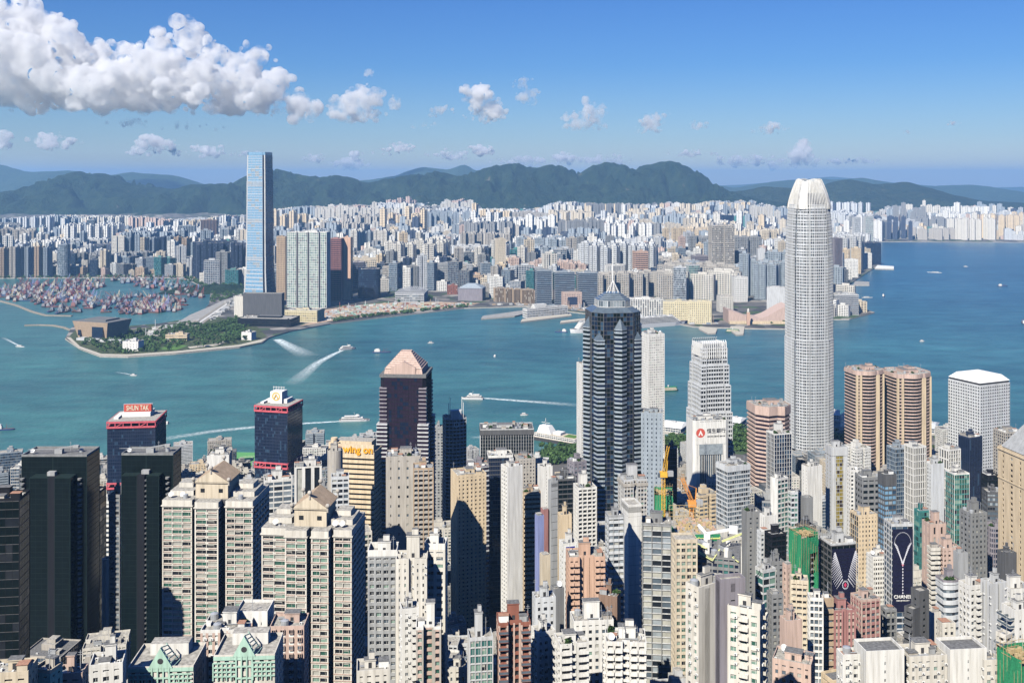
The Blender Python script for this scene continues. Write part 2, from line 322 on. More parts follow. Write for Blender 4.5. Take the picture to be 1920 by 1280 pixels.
cloud('ragged white cloud over the highest mountain', [(1085, 225, 32, 18), (1110, 215, 26, 20), (1100, 235, 46, 12), (1100, 190, 8, 14), (1125, 208, 16, 14)], 17000, 10, 120, flat=248, vap='soft')
cloud('compact white cloud right of the highest mountain', [(1222, 228, 22, 16), (1245, 216, 14, 8), (1210, 244, 32, 8)], 17500, 11, 80, flat=250, vap='soft')
cloud('thin grey tuft between two compact clouds', [(1312, 236, 20, 9), (1300, 240, 12, 5)], 18000, 12, 30, vap='thin', flat=244)
cloud('long grey cloud above the silver skyscraper', [(1445, 242, 22, 11), (1470, 240, 18, 6), (1425, 244, 18, 5)], 18000, 13, 60, vap='soft', flat=254); cloud('towering white cloud rising behind the silver skyscraper', [(1502, 290, 20, 24), (1505, 268, 13, 12), (1490, 305, 30, 9)], 60000, 14, 90, flat=314, vap='fdense')
LOWC = [(295, 268, 26, 14, 'dense', 'white low cloud left of the blue supertall'), (300, 285, 44, 6, 'soft', 'flat low cloud base left of the blue supertall'), (388, 282, 24, 9, 'soft', 'small low cloud beside the blue supertall'), (100, 264, 32, 12, 'thin', 'pinkish low cloud over the left mountain'), (2, 262, 12, 14, 'thin', 'pink cloud scrap at the picture edge'),
  (590, 297, 16, 6, 'thin', 'tiny low cloud right of the blue supertall'), (655, 307, 26, 9, 'thin', 'pale low tuft above the left ridge'), (750, 288, 80, 5, 'thin', 'long thin grey streak above the twin far peaks'), (745, 278, 24, 8, 'soft', 'small puff on the long grey streak'), (850, 290, 24, 8, 'soft', 'white puff touching the twin far peaks'), (900, 282, 18, 8, 'soft', 'grey white puff over the second far peak'), (975, 304, 36, 9, 'thin', 'pink white haze tuft on the ridge'), (1056, 298, 16, 9, 'thin', 'pink puff behind the middle ridge'), (1100, 298, 26, 6, 'thin', 'grey puff behind the middle ridge'), (1140, 300, 30, 7, 'thin', 'white streak behind the middle ridge'), (1285, 286, 24, 6, 'soft', 'flat small cloud right of the summit'), (1335, 288, 10, 3, 'thin', 'tiny grey dash right of the summit'), (1390, 302, 36, 9, 'thin', 'grey bank left of the towering cloud'), (1440, 302, 22, 8, 'thin', 'white bank touching the towering cloud'), (1460, 312, 26, 5, 'thin', 'cloud foot beneath the towering cloud'), (1560, 304, 46, 6, 'thin', 'grey streak right of the silver skyscraper crown'), (1610, 300, 30, 5, 'thin', 'last grey streak right of the crown'), (1700, 248, 8, 3, 'thin', 'tiny dash in the open right sky'), (1790, 232, 8, 3, 'thin', 'tiniest dash in the clear right sky'), (460, 288, 26, 4, 'thin', 'thin streak touching the supertall crown')]
for i, (x, y, rx, ry, v, l) in enumerate(LOWC):
 rx *= 1.5; ry *= 1.35
 cloud(l, [(x, y, rx, ry), (x + rx * .4, y + ry * .3, rx * .6, ry * .6)], 60000, 40 + i, 34, vap='f' + v, flat=y + ry * 1.1, stretch=1.5)
# ---------------------------------------------------------------- building materials
def glass(name, col, rough=.12, spec=.6, var=.25):
 return mat(name, col, rough=rough, spec=spec, var=var, scale=.06)
WALL = {k: mat('wall_' + k, c, rough=.85, spec=.25, var=.16, scale=.09, streak=1) for k, c in {
 'white': (.74, .73, .70), 'offwhite': (.66, .63, .57), 'cream': (.62, .54, .42), 'beige': (.58, .47, .33), 'tan': (.45, .34, .24), 'sand': (.68, .55, .38),
 'pink': (.56, .42, .36), 'rose': (.38, .19, .18), 'salmon': (.60, .40, .30), 'brown': (.24, .16, .12), 'brick': (.30, .12, .085), 'palegrey': (.54, .55, .56),
 'grey': (.36, .37, .38), 'midgrey': (.24, .245, .25), 'darkgrey': (.11, .112, .118), 'black': (.012, .013, .018), 'deepgreen': (.008, .021, .020),
 'mint': (.42, .62, .52), 'periwinkle': (.25, .29, .52), 'purplegrey': (.27, .25, .28), 'warmgrey': (.44, .41, .37), 'silver': (.60, .62, .64), 'navy': (.03, .045, .09),
 'pinkpaint': (.62, .12, .15), 'yellowcream': (.70, .62, .42), 'bluegrey': (.32, .37, .42), 'red': (.5, .03, .03), 'teal': (.05, .22, .21), 'orange': (.75, .30, .05)}.items()}
GLS = {'dark': glass('glass_dark', (.018, .022, .028)), 'black': glass('glass_black', (.006, .011, .012), .25, .2), 'blue': glass('glass_blue', (.035, .07, .12)), 'skyblue': glass('glass_sky', (.20, .36, .52), .1, .9),
  'teal': glass('glass_teal', (.05, .16, .15)), 'green': glass('glass_green', (.04, .12, .09)), 'palegreen': glass('glass_pale_green', (.20, .32, .26), .3), 'gold': glass('glass_gold', (.28, .22, .05), .15, .8),
  'pale': glass('glass_curtained', (.42, .42, .38), .4, .4), 'silver': glass('glass_silver', (.30, .34, .37), .15, .8), 'navy': glass('glass_navy', (.012, .02, .045), .1),
  'steel': glass('glass_steel', (.10, .13, .16), .15), 'brown': glass('glass_bronze', (.045, .03, .022), .15), 'purple': glass('glass_purple', (.03, .02, .035), .1)}
GSET = {'dark': (('dark', 6), ('steel', 2), ('pale', 1)), 'black': (('black', 8), ('dark', 2)), 'blue': (('blue', 6), ('steel', 2), ('dark', 2)), 'sky': (('skyblue', 8), ('silver', 1), ('blue', 1)),
  'teal': (('teal', 6), ('palegreen', 2), ('dark', 2)), 'green': (('green', 5), ('palegreen', 3), ('dark', 2)), 'gold': (('gold', 7), ('brown', 2), ('pale', 1)),
  'pale': (('pale', 4), ('silver', 3), ('steel', 2), ('dark', 2)), 'silver': (('silver', 6), ('steel', 2), ('pale', 1)), 'navy': (('navy', 8), ('blue', 1)),
  'res': (('dark', 6), ('steel', 3), ('palegreen', 1), ('pale', 2)), 'resgreen': (('palegreen', 4), ('green', 3), ('dark', 3), ('pale', 1)), 'brown': (('brown', 6), ('dark', 3), ('pale', 1)), 'purple': (('purple', 8), ('navy', 2)),
  'steel': (('steel', 6), ('dark', 2), ('silver', 2))}
M_ROOF = mat('roof_concrete', (.40, .38, .34), var=.45, scale=.16); M_ROOFG = mat('roof_felt', (.17, .17, .17), var=.4, scale=.2)
M_ROOFT = mat('roof_tiles', (.40, .22, .15), var=.3, scale=.3); M_METAL = mat('galvanised_metal', (.5, .52, .54), rough=.45, metal=.4, var=.15); M_WHITE = mat('white_paint', (.78, .78, .76), var=.12, scale=.2)
M_DARK = mat('dark_metal', (.05, .05, .055), rough=.5, var=.2); M_RED = mat('red_paint', (.6, .04, .04), var=.1); M_YEL = mat('crane_yellow', (.75, .42, .05), var=.15); M_LEAF = mat('leaves', (.045, .095, .025), var=.5, scale=.4)
M_GNET = mat('green_netting', (.03, .24, .11), var=.3, scale=.3); M_BAMBOO = mat('bamboo_poles', (.5, .38, .2), var=.3)
M_LAWN = mat('roof_lawn', (.10, .20, .04), var=.3, scale=.2)

# ---------------------------------------------------------------- facade engine
def inset(pts, d):
 n = len(pts); out = []
 for i in range(n):
  p0, p1, p2 = pts[i - 1], pts[i], pts[(i + 1) % n]
  e1 = (p1[0] - p0[0], p1[1] - p0[1]); e2 = (p2[0] - p1[0], p2[1] - p1[1])
  l1 = math.hypot(*e1) or 1; l2 = math.hypot(*e2) or 1
  n1 = (-e1[1] / l1, e1[0] / l1); n2 = (-e2[1] / l2, e2[0] / l2)
  k = 1 + n1[0] * n2[0] + n1[1] * n2[1]
  k = max(k, .15)
  out.append((p1[0] + (n1[0] + n2[0]) * d / k, p1[1] + (n1[1] + n2[1]) * d / k))
 return out
STYLE = {
 'punch':   dict(fh=3.1, bay=3.1, pw=1.5, sf=.50, d=.35),
 'smallpunch': dict(fh=3.0, bay=4.2, pw=3.2, sf=.62, d=.3),
 'res':     dict(fh=3.0, bay=2.6, pw=.55, sf=.46, d=.45),
 'ribbon':  dict(fh=3.6, bay=5.5, pw=.14, sf=.48, d=.5),
 'ribbonthin': dict(fh=3.6, bay=4, pw=.1, sf=.25, d=.3),
 'curtain': dict(fh=3.8, bay=2.0, pw=.14, sf=.16, d=.14),
 'mono':    dict(fh=3.8, bay=3.0, pw=.10, sf=.06, d=.08),
 'fins':    dict(fh=3.6, bay=2.4, pw=.7, sf=.16, d=.8),
 'grid':    dict(fh=3.5, bay=3.0, pw=.7, sf=.30, d=.6),
 'thickgrid': dict(fh=3.5, bay=3.2, pw=1.5, sf=.45, d=.8),
 'blank':   dict(fh=9.0, bay=99, pw=0, sf=1, d=0),
}
def facade(W, Gm, pts, z0, z1, st, rnd, blanks=(), ng=3, wm=0, sm=0, vis=None):
 """piers and spandrels go to W, glass sheets to Gm; st is a style dict or a list of one per side"""
 n = len(pts); stl = st if isinstance(st, list) else [st] * n
 d = stl[0].get('d', .3)
 for i in range(n):
  if stl[i].get('d', .3) > 0 and i not in blanks: d = stl[i]['d']
 pin = inset(pts, d + .03); psp = inset(pts, .03); cells = []
 for i in range(n):
  s = stl[i]; j = (i + 1) % n
  a, b = pts[i], pts[j]; L = math.hypot(b[0] - a[0], b[1] - a[1])
  if L < .05: continue
  u = ((b[0] - a[0]) / L, (b[1] - a[1]) / L); nrm = (u[1], -u[0])
  sm_ = s.get('sm', sm); wm_ = s.get('wm', wm)
  if i in blanks or s.get('sf', 0) >= 1 or L < 1.2:
   W.quad((a[0], a[1], z0), (b[0], b[1], z0), (b[0], b[1], z1), (a[0], a[1], z1), s.get('bm', wm_)); continue
  nf = max(1, round((z1 - z0) / s['fh'])); fh = (z1 - z0) / nf
  nb = max(1, round(L / s['bay'])); ga, gb = pin[i], pin[j]
  i0 = len(Gm.v)
  for r in range(nf + 1):
   z = z0 + fh * r
   for c in range(nb + 1):
    t = c / nb; Gm.v.append((ga[0] + (gb[0] - ga[0]) * t, ga[1] + (gb[1] - ga[1]) * t, z))
  w = s.get('gw', (6, 3, 1)); pool = [k for k in range(min(ng, len(w))) for _ in range(w[k])]
  for r in range(nf):
   rowm = rnd.choice(pool) if s.get('rowglass') else None
   for c in range(nb):
    q = i0 + r * (nb + 1) + c
    Gm.f.append((q, q + 1, q + nb + 2, q + nb + 1)); Gm.m.append(rowm if rowm is not None and rnd.random() < .7 else rnd.choice(pool))
  sp = s['sf'] * fh
  if sp > .01:
   sa, sb = psp[i], psp[j]
   for r in range(nf + 1):
    za = z0 + fh * r; zb = min(z1, za + sp) if r < nf else z1
    if r == nf: za = z1 - max(.3, sp * .6)
    W.quad((sa[0], sa[1], za), (sb[0], sb[1], za), (sb[0], sb[1], zb), (sa[0], sa[1], zb), sm_)
    if d > .12:
     W.quad((sa[0], sa[1], zb), (sb[0], sb[1], zb), (gb[0], gb[1], zb), (ga[0], ga[1], zb), sm_)
     if r: W.quad((ga[0], ga[1], za), (gb[0], gb[1], za), (sb[0], sb[1], za), (sa[0], sa[1], za), sm_)
  pw = s['pw']
  if pw > 0:
   cw = s.get('cw', pw * .6 + .25)
   pin_in = (-nrm[0] * (d + .03), -nrm[1] * (d + .03))
   for c in range(nb + 1):
    if c == 0: t0, t1 = 0, cw
    elif c == nb: t0, t1 = L - cw, L
    else:
     m_ = L * c / nb; t0, t1 = m_ - pw / 2, m_ + pw / 2
     if s.get('skip') and c % s['skip']: continue
    A = (a[0] + u[0] * t0, a[1] + u[1] * t0); B = (a[0] + u[0] * t1, a[1] + u[1] * t1)
    W.quad((A[0], A[1], z0), (B[0], B[1], z0), (B[0], B[1], z1), (A[0], A[1], z1), wm_)
    if d > .1:
     Ai = (A[0] + pin_in[0], A[1] + pin_in[1]); Bi = (B[0] + pin_in[0], B[1] + pin_in[1])
     if c > 0: W.quad((Ai[0], Ai[1], z0), (A[0], A[1], z0), (A[0], A[1], z1), (Ai[0], Ai[1], z1), wm_)
     if c < nb: W.quad((B[0], B[1], z0), (Bi[0], Bi[1], z0), (Bi[0], Bi[1], z1), (B[0], B[1], z1), wm_)
  if vis is None or vis(a, b, nrm):
   for r in range(nf):
    for c in range(nb):
     t = (c + .5) / nb * L
     cells.append((i, a[0] + u[0] * t, a[1] + u[1] * t, z0 + fh * r, fh, L / nb, u, nrm, d, sp, pw, c, r, nb, nf))
 return cells
def rect(w, d, cx=0, cy=0): return [(cx - w / 2, cy - d / 2), (cx + w / 2, cy - d / 2), (cx + w / 2, cy + d / 2), (cx - w / 2, cy + d / 2)]
def chamf(w, d, c, cx=0, cy=0):
 a, b = w / 2, d / 2
 return [(cx + x, cy + y) for x, y in ((-a + c, -b), (a - c, -b), (a, -b + c), (a, b - c), (a - c, b), (-a + c, b), (-a, b - c), (-a, -b + c))]
def cross(w, d, n=.28, m=.2):
 """slab with recesses cut in every side, the usual plan of a housing tower"""
 a, b = w / 2, d / 2; rx, ry = w * n / 2, d * n / 2; dx, dy = w * m, d * m
 return [(-a, -b), (-rx, -b), (-rx, -b + dy), (rx, -b + dy), (rx, -b), (a, -b), (a, -ry), (a - dx, -ry), (a - dx, ry), (a, ry), (a, b), (rx, b), (rx, b - dy), (-rx, b - dy), (-rx, b), (-a, b), (-a, ry), (-a + dx, ry), (-a + dx, -ry), (-a, -ry)]
def rounded(w, d, r, k=4):
 pts = []
 for cx, cy, a0 in ((w / 2 - r, -d / 2 + r, -90), (w / 2 - r, d / 2 - r, 0), (-w / 2 + r, d / 2 - r, 90), (-w / 2 + r, -d / 2 + r, 180)):
  for i in range(k + 1): a = R(a0 + 90 * i / k); pts.append((cx + r * math.cos(a), cy + r * math.sin(a)))
 return pts
def ngon(n, r, a0=0): return [(r * math.cos(R(a0) + 2 * math.pi * i / n), r * math.sin(R(a0) + 2 * math.pi * i / n)) for i in range(n)]
def scale_pts(p, s, sy=None): return [(x * s, y * (sy or s)) for x, y in p]
def bbox(p): return min(q[0] for q in p), max(q[0] for q in p), min(q[1] for q in p), max(q[1] for q in p)
def inside(p, x, y):
 c = False; n = len(p)
 for i in range(n):
  a, b = p[i], p[i - 1]
  if (a[1] > y) != (b[1] > y) and x < (b[0] - a[0]) * (y - a[1]) / (b[1] - a[1]) + a[0]: c = not c
 return c
_pm = {}
def unit(kind):
 """shared small meshes used on roofs and facades"""
 if kind in _pm: return _pm[kind]
 m = MB(); mats = [M_WHITE, M_DARK, M_METAL]
 if kind == 'air_conditioner': m.box(-.5, .5, -.45, .1, 0, .65, 0, True); m.quad((-.35, -.46, .1), (.2, -.46, .1), (.2, -.46, .55), (-.35, -.46, .55), 1)
 elif kind == 'chiller':
  m.box(-2.2, 2.2, -1.1, 1.1, .4, 2.4, 2, True); m.box(-2, 2, -.9, .9, 0, .4, 1)
  for x in (-1.3, 0, 1.3): m.cyl(x, 0, .5, 2.4, 2.7, 10, 1)
 elif kind == 'water_tank': m.cyl(0, 0, 1.5, 0, 2.2, 14, 2); m.cyl(0, 0, 1.5, 2.2, 2.6, 14, 2, .4)
 elif kind == 'antenna':
  m.beam((0, 0, 0), (0, 0, 7), .16, 2); m.beam((-.9, 0, 5.6), (.9, 0, 5.6), .1, 2); m.beam((-.6, 0, 6.3), (.6, 0, 6.3), .1, 2); m.beam((0, -.5, 4.7), (0, .5, 4.7), .1, 2)
 elif kind == 'satellite_dish':
  n = 16
  for rr, (r0, h0, r1, h1) in enumerate(((0, 0, .8, .12), (.8, .12, 1.5, .5))):
   for i in range(n):
    a0, a1 = 2 * math.pi * i / n, 2 * math.pi * (i + 1) / n
    q = [(r * math.cos(a), r * math.sin(a), h) for r, a, h in ((r0, a0, h0), (r1, a0, h1), (r1, a1, h1), (r0, a1, h0))]
    q = [(x, y * .64 - z * .77, y * .77 + z * .64 + 2.0) for x, y, z in q]
    m.quad(*q, 0)
  m.beam((0, .3, 0), (0, 0, 2), .3, 2); m.beam((0, 0, 2), (0, -1.0, 2.7), .08, 2)
 elif kind == 'planter_shrub':
  rr = random.Random(3)
  for i in range(46):
   c = (rr.gauss(0, .9), rr.gauss(0, .6), .7 + abs(rr.gauss(0, .6))); a = rr.uniform(.3, .6)
   v = Vector((rr.gauss(0, 1), rr.gauss(0, 1), rr.gauss(0, 1))).normalized(); w = v.orthogonal().normalized(); v2 = w.cross(v)
   m.quad(*[tuple(Vector(c) + (w * p + v2 * q) * a) for p, q in ((-1, -1), (1, -1), (1, 1), (-1, 1))], 0)
  mats = [M_LEAF]
 elif kind == 'solar_panel': 
  for i in range(6): m.poly([(-3 + i * 1.02, -1, .9), (-2.05 + i * 1.02, -1, .9), (-2.05 + i * 1.02, 1, 1.6), (-3 + i * 1.02, 1, 1.6)], 1)
  m.beam((-3, 0, 0), (-3, 0, 1.2), .1, 2); m.beam((3, 0, 0), (3, 0, 1.2), .1, 2); mats = [M_WHITE, GLS['navy'], M_METAL]
 _pm[kind] = m.mesh(kind, mats); return _pm[kind]
def place(kind, parent, x, y, z, rz=0, s=1.0):
 o = bpy.data.objects.new(kind, unit(kind)); COL.objects.link(o); o.parent = parent; o.location = (x, y, z); o.rotation_euler = (0, 0, rz); o.scale = (s, s, s); return o
def roof_top(root, pts, z, rnd, wm, roofm=None, dens=1.0, par=1.1, plant=True, tall=1.0, hero=True):
 """roof slab, parapet and clutter"""
 m = MB(); m.poly([(x, y, z + .02) for x, y in pts], 0); ro = m.build('roof', roofm or M_ROOF, root)
 if par > 0:
  m = MB(); pi = inset(pts, .3); n = len(pts)
  for i in range(n):
   j = (i + 1) % n; a, b, c, e = pts[i], pts[j], pi[j], pi[i]
   m.quad((a[0], a[1], z), (b[0], b[1], z), (b[0], b[1], z + par), (a[0], a[1], z + par))
   m.quad((a[0], a[1], z + par), (b[0], b[1], z + par), (c[0], c[1], z + par), (e[0], e[1], z + par))
   m.quad((c[0], c[1], z), (e[0], e[1], z), (e[0], e[1], z + par), (c[0], c[1], z + par))
  m.build('parapet', wm, root)
 if not plant: return
 x0, x1, y0, y1 = bbox(pts); w, d = x1 - x0, y1 - y0; used = []
 def free(x, y, r):
  if not inside(pts, x, y): return False
  for a in range(8):
   if not inside(pts, x + r * math.cos(a * .785), y + r * math.sin(a * .785)): return False
  return all(math.hypot(x - q[0], y - q[1]) > r + q[2] for q in used)
 pw, pd = w * rnd.uniform(.28, .45), d * rnd.uniform(.28, .45); px, py = (x0 + x1) / 2 + rnd.uniform(-.1, .1) * w, (y0 + y1) / 2 + rnd.uniform(-.02, .14) * d; ph = min(9, rnd.uniform(2.6, 5.5) * tall)
 if w > 6 and d > 6:
  m = MB(); q = rect(pw, pd, px, py); m.prism(q, z, z + ph, 0, 1); m.prism(rect(pw + .5, pd + .5, px, py), z + ph + .01, z + ph + .35, 0, 1, True)
  m.quad((px - .6, py - pd / 2 - .03, z), (px + .6, py - pd / 2 - .03, z), (px + .6, py - pd / 2 - .03, z + 2.1), (px - .6, py - pd / 2 - .03, z + 2.1), 2)
  if rnd.random() < .6: m.prism(rect(pw * .5, pd * .5, px + pw * .15, py), z + ph + .36, z + ph + 2.6, 0, 1)
  m.build('plant_room', [wm, M_ROOFG, M_DARK], root); used.append((px, py, max(pw, pd) * .5))
 for _ in range(2 + int(min(5, w * d / 90))):
  for t in range(6):
   x, y, a, b = rnd.uniform(x0, x1), rnd.uniform(y0, y1), rnd.uniform(1, 2.4), rnd.uniform(1, 2.2)
   if free(x, y, max(a, b)):
    m = MB(); hh = rnd.uniform(1.2, 3.4); m.box(x - a, x + a, y - b, y + b, z + .03, z + hh, 0, False, 1); m.box(x - a - .2, x + a + .2, y - b - .2, y + b + .2, z + hh + .01, z + hh + .15, 1, True); m.build('roof_shed', [rnd.choice([wm, M_WHITE, WALL['grey'], WALL['warmgrey']]), rnd.choice([M_ROOF, M_ROOFG, M_ROOFT])], root); used.append((x, y, max(a, b))); break
 for _ in range(2):
  x, y, L_ = rnd.uniform(x0 + w * .2, x1 - w * .2), rnd.uniform(y0 + d * .15, y1 - d * .15), rnd.uniform(.15, .3) * w
  if inside(pts, x - L_, y) and inside(pts, x + L_, y): m = MB(); m.beam((x - L_, y, z + .6), (x + L_, y, z + .6), .22); m.beam((x - L_, y + .5, z + .6), (x + L_, y + .5, z + .6), .22); m.build('roof_pipe', M_METAL, root)
 kinds = ['chiller', 'water_tank', 'air_conditioner', 'air_conditioner', 'antenna', 'chiller', 'air_conditioner', 'planter_shrub', 'water_tank', 'chiller', 'antenna'] + ['satellite_dish'] * (rnd.random() < .3)
 rad = {'chiller': 2.4, 'water_tank': 1.7, 'air_conditioner': .8, 'antenna': .5, 'satellite_dish': 1.5, 'planter_shrub': 1.4}
 for _ in range(int(min(11, w * d / 45 + 2) * dens)):
  k = rnd.choice(kinds); 
  for t in range(6):
   x, y = rnd.uniform(x0, x1), rnd.uniform(y0, y1)
   if free(x, y, rad[k]): place(k, root, x, y, z + .03, rnd.choice((0, 1.57)) if k != 'satellite_dish' else rnd.uniform(-.5, .8)); used.append((x, y, rad[k])); break
def window_mesh(w, h, gm, frame, kind=0):
 """one window: frame, mullion and panes, facing -Y, origin at sill centre"""
 key = ('win', round(w, 2), round(h, 2), gm, frame.name, kind)
 if key in _pm: return _pm[key]
 m = MB(); t = .09
 m.quad((-w / 2, -.02, 0), (w / 2, -.02, 0), (w / 2, -.02, h), (-w / 2, -.02, h), 0)
 for x0, x1, z0, z1 in ((-w / 2, w / 2, 0, t), (-w / 2, w / 2, h - t, h), (-w / 2, -w / 2 + t, t, h - t), (w / 2 - t, w / 2, t, h - t)): m.box(x0, x1, -.09, -.021, z0, z1, 1, True)
 if w > 1.0: m.box(-t / 2 + w * .12, t / 2 + w * .12, -.085, -.021, t, h - t, 1, True)
 if kind == 1: m.quad((-w / 2 + t, -.03, h * .55), (w * .12, -.03, h * .55), (w * .12, -.03, h - t), (-w / 2 + t, -.03, h - t), 2)
 _pm[key] = m.mesh('window', [GLS[gm], frame, GLS['pale']]); return _pm[key]
def balcony_mesh(w, dp, style, wm):
 key = ('bal', round(w, 2), dp, style, wm.name)
 if key in _pm: return _pm[key]
 m = MB(); m.box(-w / 2, w / 2, -dp, 0, -.15, .05, 0, True)
 if style == 'solid':
  m.box(-w / 2, w / 2, -dp, -dp + .12, .06, 1.05, 0); m.box(-w / 2, -w / 2 + .12, -dp + .12, 0, .06, 1.05, 0); m.box(w / 2 - .12, w / 2, -dp + .12, 0, .06, 1.05, 0)
 else:
  m.box(-w / 2, w / 2, -dp, -dp + .05, .06, 1.0, 1); m.box(-w / 2, -w / 2 + .05, -dp + .05, 0, .06, 1.0, 1); m.box(w / 2 - .05, w / 2, -dp + .05, 0, .06, 1.0, 1)
  m.box(-w / 2, w / 2, -dp - .02, -dp + .07, 1.0, 1.08, 0)
 _pm[key] = m.mesh('balcony', [wm, GLS['steel'] if style == 'glass' else M_METAL]); return _pm[key]
def bay_mesh(w, h, gm, wm):
 """protruding bay window"""
 key = ('bay', round(w, 2), round(h, 2), gm, wm.name)
 if key in _pm: return _pm[key]
 m = MB(); d = .7; m.box(-w / 2, w / 2, -d, 0, -.2, 0, 1, True); m.box(-w / 2, w / 2, -d, 0, h, h + .15, 1, True)
 m.box(-w / 2 + .05, w / 2 - .05, -d + .05, 0, 0, h, 0)
 for x in (-w / 2, -.05 + w * .05, w / 2 - .12): m.box(x, x + .12, -d, -d + .049, 0, h, 1)
 _pm[key] = m.mesh('bay_window', [GLS[gm], wm]); return _pm[key]
def repeats(root, name, items, cap=100):
 """items: (mesh, x, y, z, angle); the first cap become objects, the rest one mesh"""
 for me, x, y, z, a in items[:cap]:
  o = bpy.data.objects.new(name, me); COL.objects.link(o); o.parent = root; o.location = (x, y, z); o.rotation_euler = (0, 0, a)
 rest = items[cap:]
 if not rest: return
 mats = []; m = MB(); cache = {}
 for me, x, y, z, a in rest:
  if me.name not in cache:
   idx = []
   for mm in me.materials:
    if mm not in mats: mats.append(mm)
    idx.append(mats.index(mm))
   cache[me.name] = ([tuple(v.co) for v in me.vertices], [tuple(p.vertices) for p in me.polygons], [idx[p.material_index] for p in me.polygons])
  vs_, fs, ms = cache[me.name]; ca, sa = math.cos(a), math.sin(a); i = len(m.v)
  m.v += [(x + vx * ca - vy * sa, y + vx * sa + vy * ca, z + vz) for vx, vy, vz in vs_]
  m.f += [tuple(i + k for k in f) for f in fs]; m.m += ms
 tag(m.build(name, mats, root), kind='stuff')
FOOT = []                                   # footprints already taken: (x, y, radius, world top, screen x0, x1, y top, depth)
def ground_z(x, y): return slope_z(x, y) if y < 1050 else 4.0
def tower(name, label, x0, x1, yt, Y, rot=15, q=.8, style='punch', wall='white', gls='res', shape='rect', trim=None, blank=(), cat='tower', group=None, roofm=None, ov=None,
   sides=None, units=None, dens=1.0, plant=True, par=1.1, crown=None, seed=None, top_extra=0, zb=None, glz='glazing', pwall=None, tall=1.0, near=False, band=None, cap=100):
 rnd = random.Random(seed if seed is not None else hash((x0, x1, yt)) & 0xffff)
 r = R(rot); tot = (x1 - x0) / F * Y; w = tot / (math.cos(r) + q * abs(math.sin(r))); dp = q * w
 cyy = Y + (w * abs(math.sin(r)) + dp * math.cos(r)) / 2 * .92; cx = ((x0 + x1) / 2 - 960) / F * (Y + dp * .3)
 zt = H0 - (yt - YH) / F * Y; gz = ground_z(cx, cyy) if zb is None else zb; h = zt - gz
 root = thing(name, (cx, cyy, gz), r, label, cat, group)
 FOOT.append((cx, cyy, math.hypot(w, dp) / 2, zt, x0, x1, yt, Y))
 pts = {'rect': lambda: rect(w, dp), 'chamf': lambda: chamf(w, dp, w * .14), 'cross': lambda: cross(w, dp), 'octagon': lambda: chamf(w, dp, min(w, dp) * .29),
   'round': lambda: rounded(w, dp, min(w, dp) * .3), 'drum': lambda: [(x * w / 2, y * dp / 2) for x, y in ngon(20, 1)],
   'notch': lambda: cross(w, dp, .16, .12), 'deepnotch': lambda: cross(w, dp, .2, .3),
   'bowfront': lambda: [(-w / 2, dp / 2), (-w / 2, -dp / 2 + w * .12)] + [(-w / 2 + w * k / 6, -dp / 2 + w * .12 * (1 - math.sin(math.pi * k / 6))) for k in range(1, 6)] + [(w / 2, -dp / 2 + w * .12), (w / 2, dp / 2)],
   'slab3': lambda: [(-w / 2, -dp / 2), (-w * .2, -dp / 2), (-w * .2, -dp / 2 + 2), (w * .2, -dp / 2 + 2), (w * .2, -dp / 2), (w / 2, -dp / 2), (w / 2, dp / 2), (-w / 2, dp / 2)]}[shape]() if isinstance(shape, str) else [(x * w, y * dp) for x, y in shape]
 s = dict(STYLE[style]); s.update(ov or {})
 gs = GSET[gls]; s.setdefault('gw', tuple(k[1] for k in gs))
 st = [s] * len(pts)
 if sides:
  st = []
  for i in range(len(pts)):
   k = sides.get(i)
   if k is None: st.append(s)
   else:
    t = dict(STYLE[k[0]]); t.update(ov or {}) if len(k) < 2 else t.update(k[1]); t.setdefault('gw', s['gw']); st.append(t)
 wm = WALL[wall]; tm = WALL[trim or wall]; pm = WALL[pwall or wall]
 Wm, Gm = MB(), MB()
 Lc = (-cx, -cyy); ca, sa = math.cos(-r), math.sin(-r); camL = (Lc[0] * ca - Lc[1] * sa, Lc[0] * sa + Lc[1] * ca)
 vis = lambda a, b, n: (camL[0] - a[0]) * n[0] + (camL[1] - a[1]) * n[1] > 0
 cells = facade(Wm, Gm, pts, 0, h, st, rnd, blank, len(gs), 0, 1, vis)
 if band:                                  # projecting cornice bands: heights below the top
  for zz, th, pr in band: Wm.prism(inset(pts, -pr), h - zz - th, h - zz, 1, 1, True)
 Wm.build('wall', [wm, tm, pm], root)
 Gm.build(glz, [GLS[k[0]] for k in gs], root)
 if units:
  cells.sort(key=lambda c: (-c[12], c[1]))
  for u_ in units:
   kind, cond = u_[0], u_[1]; items = []
   for c in cells:
    i, x, y, z, fh, bw, u, n, d, sp, pw, cc, rr, nb, nf = c
    if bw < 1.5 or not cond(i, cc, nb, rr): continue
    a = math.atan2(u[1], u[0]); ww = bw - pw - .06; hh = fh - sp - .04
    if kind == 'window': me = window_mesh(ww, hh, rnd.choice([k[0] for k in gs for _ in range(k[1])]), WALL[u_[2]] if len(u_) > 2 else M_WHITE, int(rnd.random() < .35)); items.append((me, x - n[0] * d, y - n[1] * d, z + sp + .01, a))
    elif kind == 'balcony': items.append((balcony_mesh(bw * (u_[4] if len(u_) > 4 else .9), u_[3] if len(u_) > 3 else 1.2, u_[2], tm), x, y, z + .1, a))
    elif kind == 'air_conditioner':
     if rnd.random() < (u_[2] if len(u_) > 2 else .5): items.append((unit('air_conditioner'), x + u[0] * bw * .3 + n[0] * .1, y + u[1] * bw * .3 + n[1] * .1, z + sp - .95, a))
    elif kind == 'bay_window': items.append((bay_mesh(ww * .95, hh * .92, rnd.choice([k[0] for k in gs for _ in range(k[1])]), wm), x, y, z + sp + .05, a))
   repeats(root, kind, items, cap)
 if crown: crown(root, pts, h, rnd, wm, w, dp)
